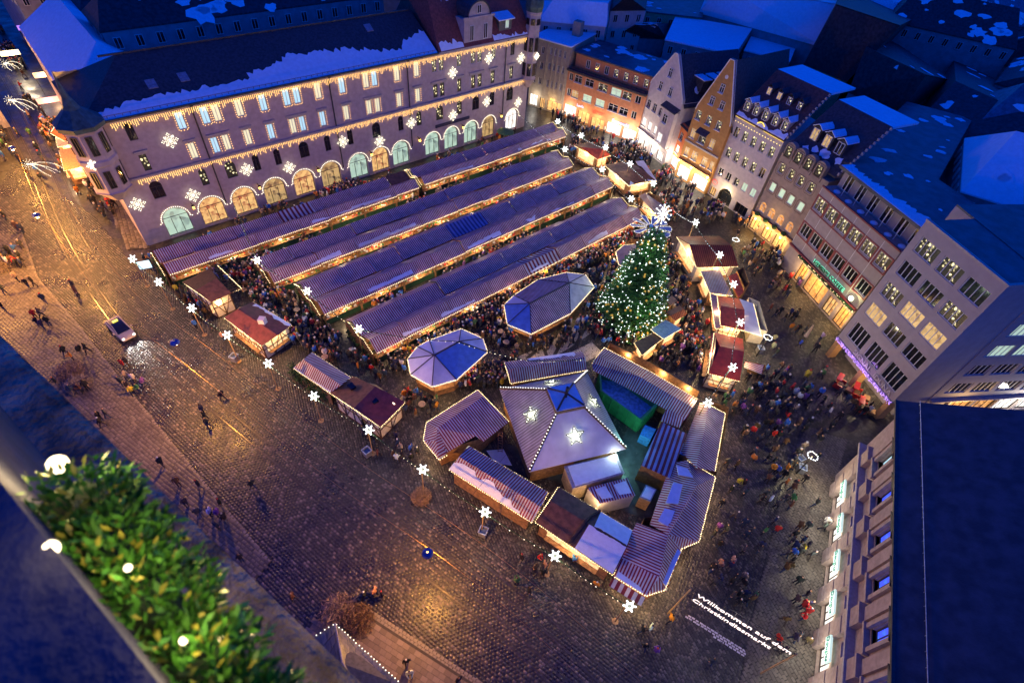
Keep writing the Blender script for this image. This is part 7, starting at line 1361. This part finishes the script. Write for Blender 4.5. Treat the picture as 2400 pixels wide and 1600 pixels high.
print('individual people', NP)
# the mass of visitors between the stalls, too many to count
mass = []
def addm(x, y): take(x, y); mass.append((x, y))
def carea(pts, n, gap=.42): return scatter(pxpoly(pts), n, addm, gap, .5)
carea([(430, 640), (590, 620), (720, 720), (850, 850), (760, 860), (680, 800), (600, 720), (560, 690)], 190)
carea([(1120, 800), (1180, 700), (1400, 640), (1440, 560), (1560, 560), (1600, 640), (1650, 720), (1660, 880), (1560, 870), (1420, 810), (1200, 830)], 520)
carea([(1100, 880), (1210, 840), (1180, 905), (1110, 912), (1030, 925)], 60)
carea([(870, 830), (960, 800), (1180, 690), (1440, 545), (1500, 520), (1440, 600), (1180, 720), (980, 800), (900, 850)], 200)
carea([(1340, 330), (1420, 340), (1560, 440), (1640, 500), (1560, 530), (1440, 470), (1330, 370)], 190)
carea([(1250, 260), (1320, 275), (1490, 345), (1590, 425), (1700, 500), (1650, 530), (1560, 440), (1400, 340)], 170)
carea([(1660, 500), (1760, 520), (1850, 620), (1880, 700), (1800, 720), (1740, 620), (1720, 560)], 60)
carea([(1640, 900), (1760, 860), (1930, 870), (1950, 1000), (1860, 1100), (1720, 1080), (1690, 950)], 75, .6)
for so, sn_, s0, s1, n in ((-11.7, -13.7, 8, 64, 95), (-20.4, -21.4, 12, 64, 90), (-29.3, -30.9, 14, 62, 95), (-38.4, -40.0, 15, 60, 80), (-1.2, -5.0, 3, 70, 120)):
    scatter([lfp(s0, so), lfp(s1, so), lfp(s1, sn_), lfp(s0, sn_)], n, addm, .45, .6)
carea([(0, 60), (90, 200), (180, 330), (260, 450), (330, 560), (250, 520), (160, 420), (60, 250), (0, 150)], 150)
carea([(0, 470), (60, 520), (60, 640), (0, 620)], 16)
scatter([(-95, 92), (-62, 66), (-60, 62), (-100, 78)], 30, addm)
V = []; F = []; MI = []; CC = []; off = 0; rsx = np.random.default_rng(9)
low = [(np.array([v.co for v in m.vertices]), [tuple(p.vertices) for p in m.polygons], [p.material_index for p in m.polygons]) for m in lows]
legc = [(.02, .02, .03), (.03, .045, .09), (.06, .05, .045), (.16, .14, .12)]; skc = [(.55, .33, .23), (.45, .25, .17)]; hrc = [(.035, .02, .012), (.10, .055, .025), (.35, .22, .09), (.03, .03, .035), (.55, .53, .5), (.4, .05, .04)]
for (x, y) in mass:
    v, f, mi = low[random.randrange(len(low))]; a = random.uniform(0, 6.283); s = random.uniform(.92, 1.06); ca, sa = math.cos(a) * s, math.sin(a) * s
    V.append(np.stack([v[:, 0] * ca - v[:, 1] * sa + x, v[:, 0] * sa + v[:, 1] * ca + y, v[:, 2] * s + .02], 1)); F += [tuple(i + off for i in q) for q in f]; off += len(v)
    pal = [COATS[random.choices(range(len(COATS)), cw)[0]][1], random.choice(legc), random.choice(skc), random.choice(hrc)]; CC += [pal[k] for k in mi]
me = bpy.data.meshes.new('crowd'); me.from_pydata(np.concatenate(V).tolist(), [], F); at = me.attributes.new('tint', 'FLOAT_COLOR', 'FACE'); at.data.foreach_set('color', np.concatenate([np.array(CC), np.ones((len(CC), 1))], 1).reshape(-1)); me.polygons.foreach_set('use_smooth', [True] * len(F))
cm = bpy.data.materials.new('crowd_clothes'); cm.use_nodes = True; n_ = cm.node_tree.nodes; a_n = n_.new('ShaderNodeAttribute'); a_n.attribute_name = 'tint'; n_['Principled BSDF'].inputs['Roughness'].default_value = .85; cm.node_tree.links.new(a_n.outputs['Color'], n_['Principled BSDF'].inputs['Base Color']); me.materials.append(cm); me.update()
co = put('crowd', me); co['kind'] = 'stuff'; tag(co, 'dense crowd of visitors in winter coats between the stalls', 'crowd'); print('crowd', len(mass), len(F))
for m in lows: bpy.data.meshes.remove(m)
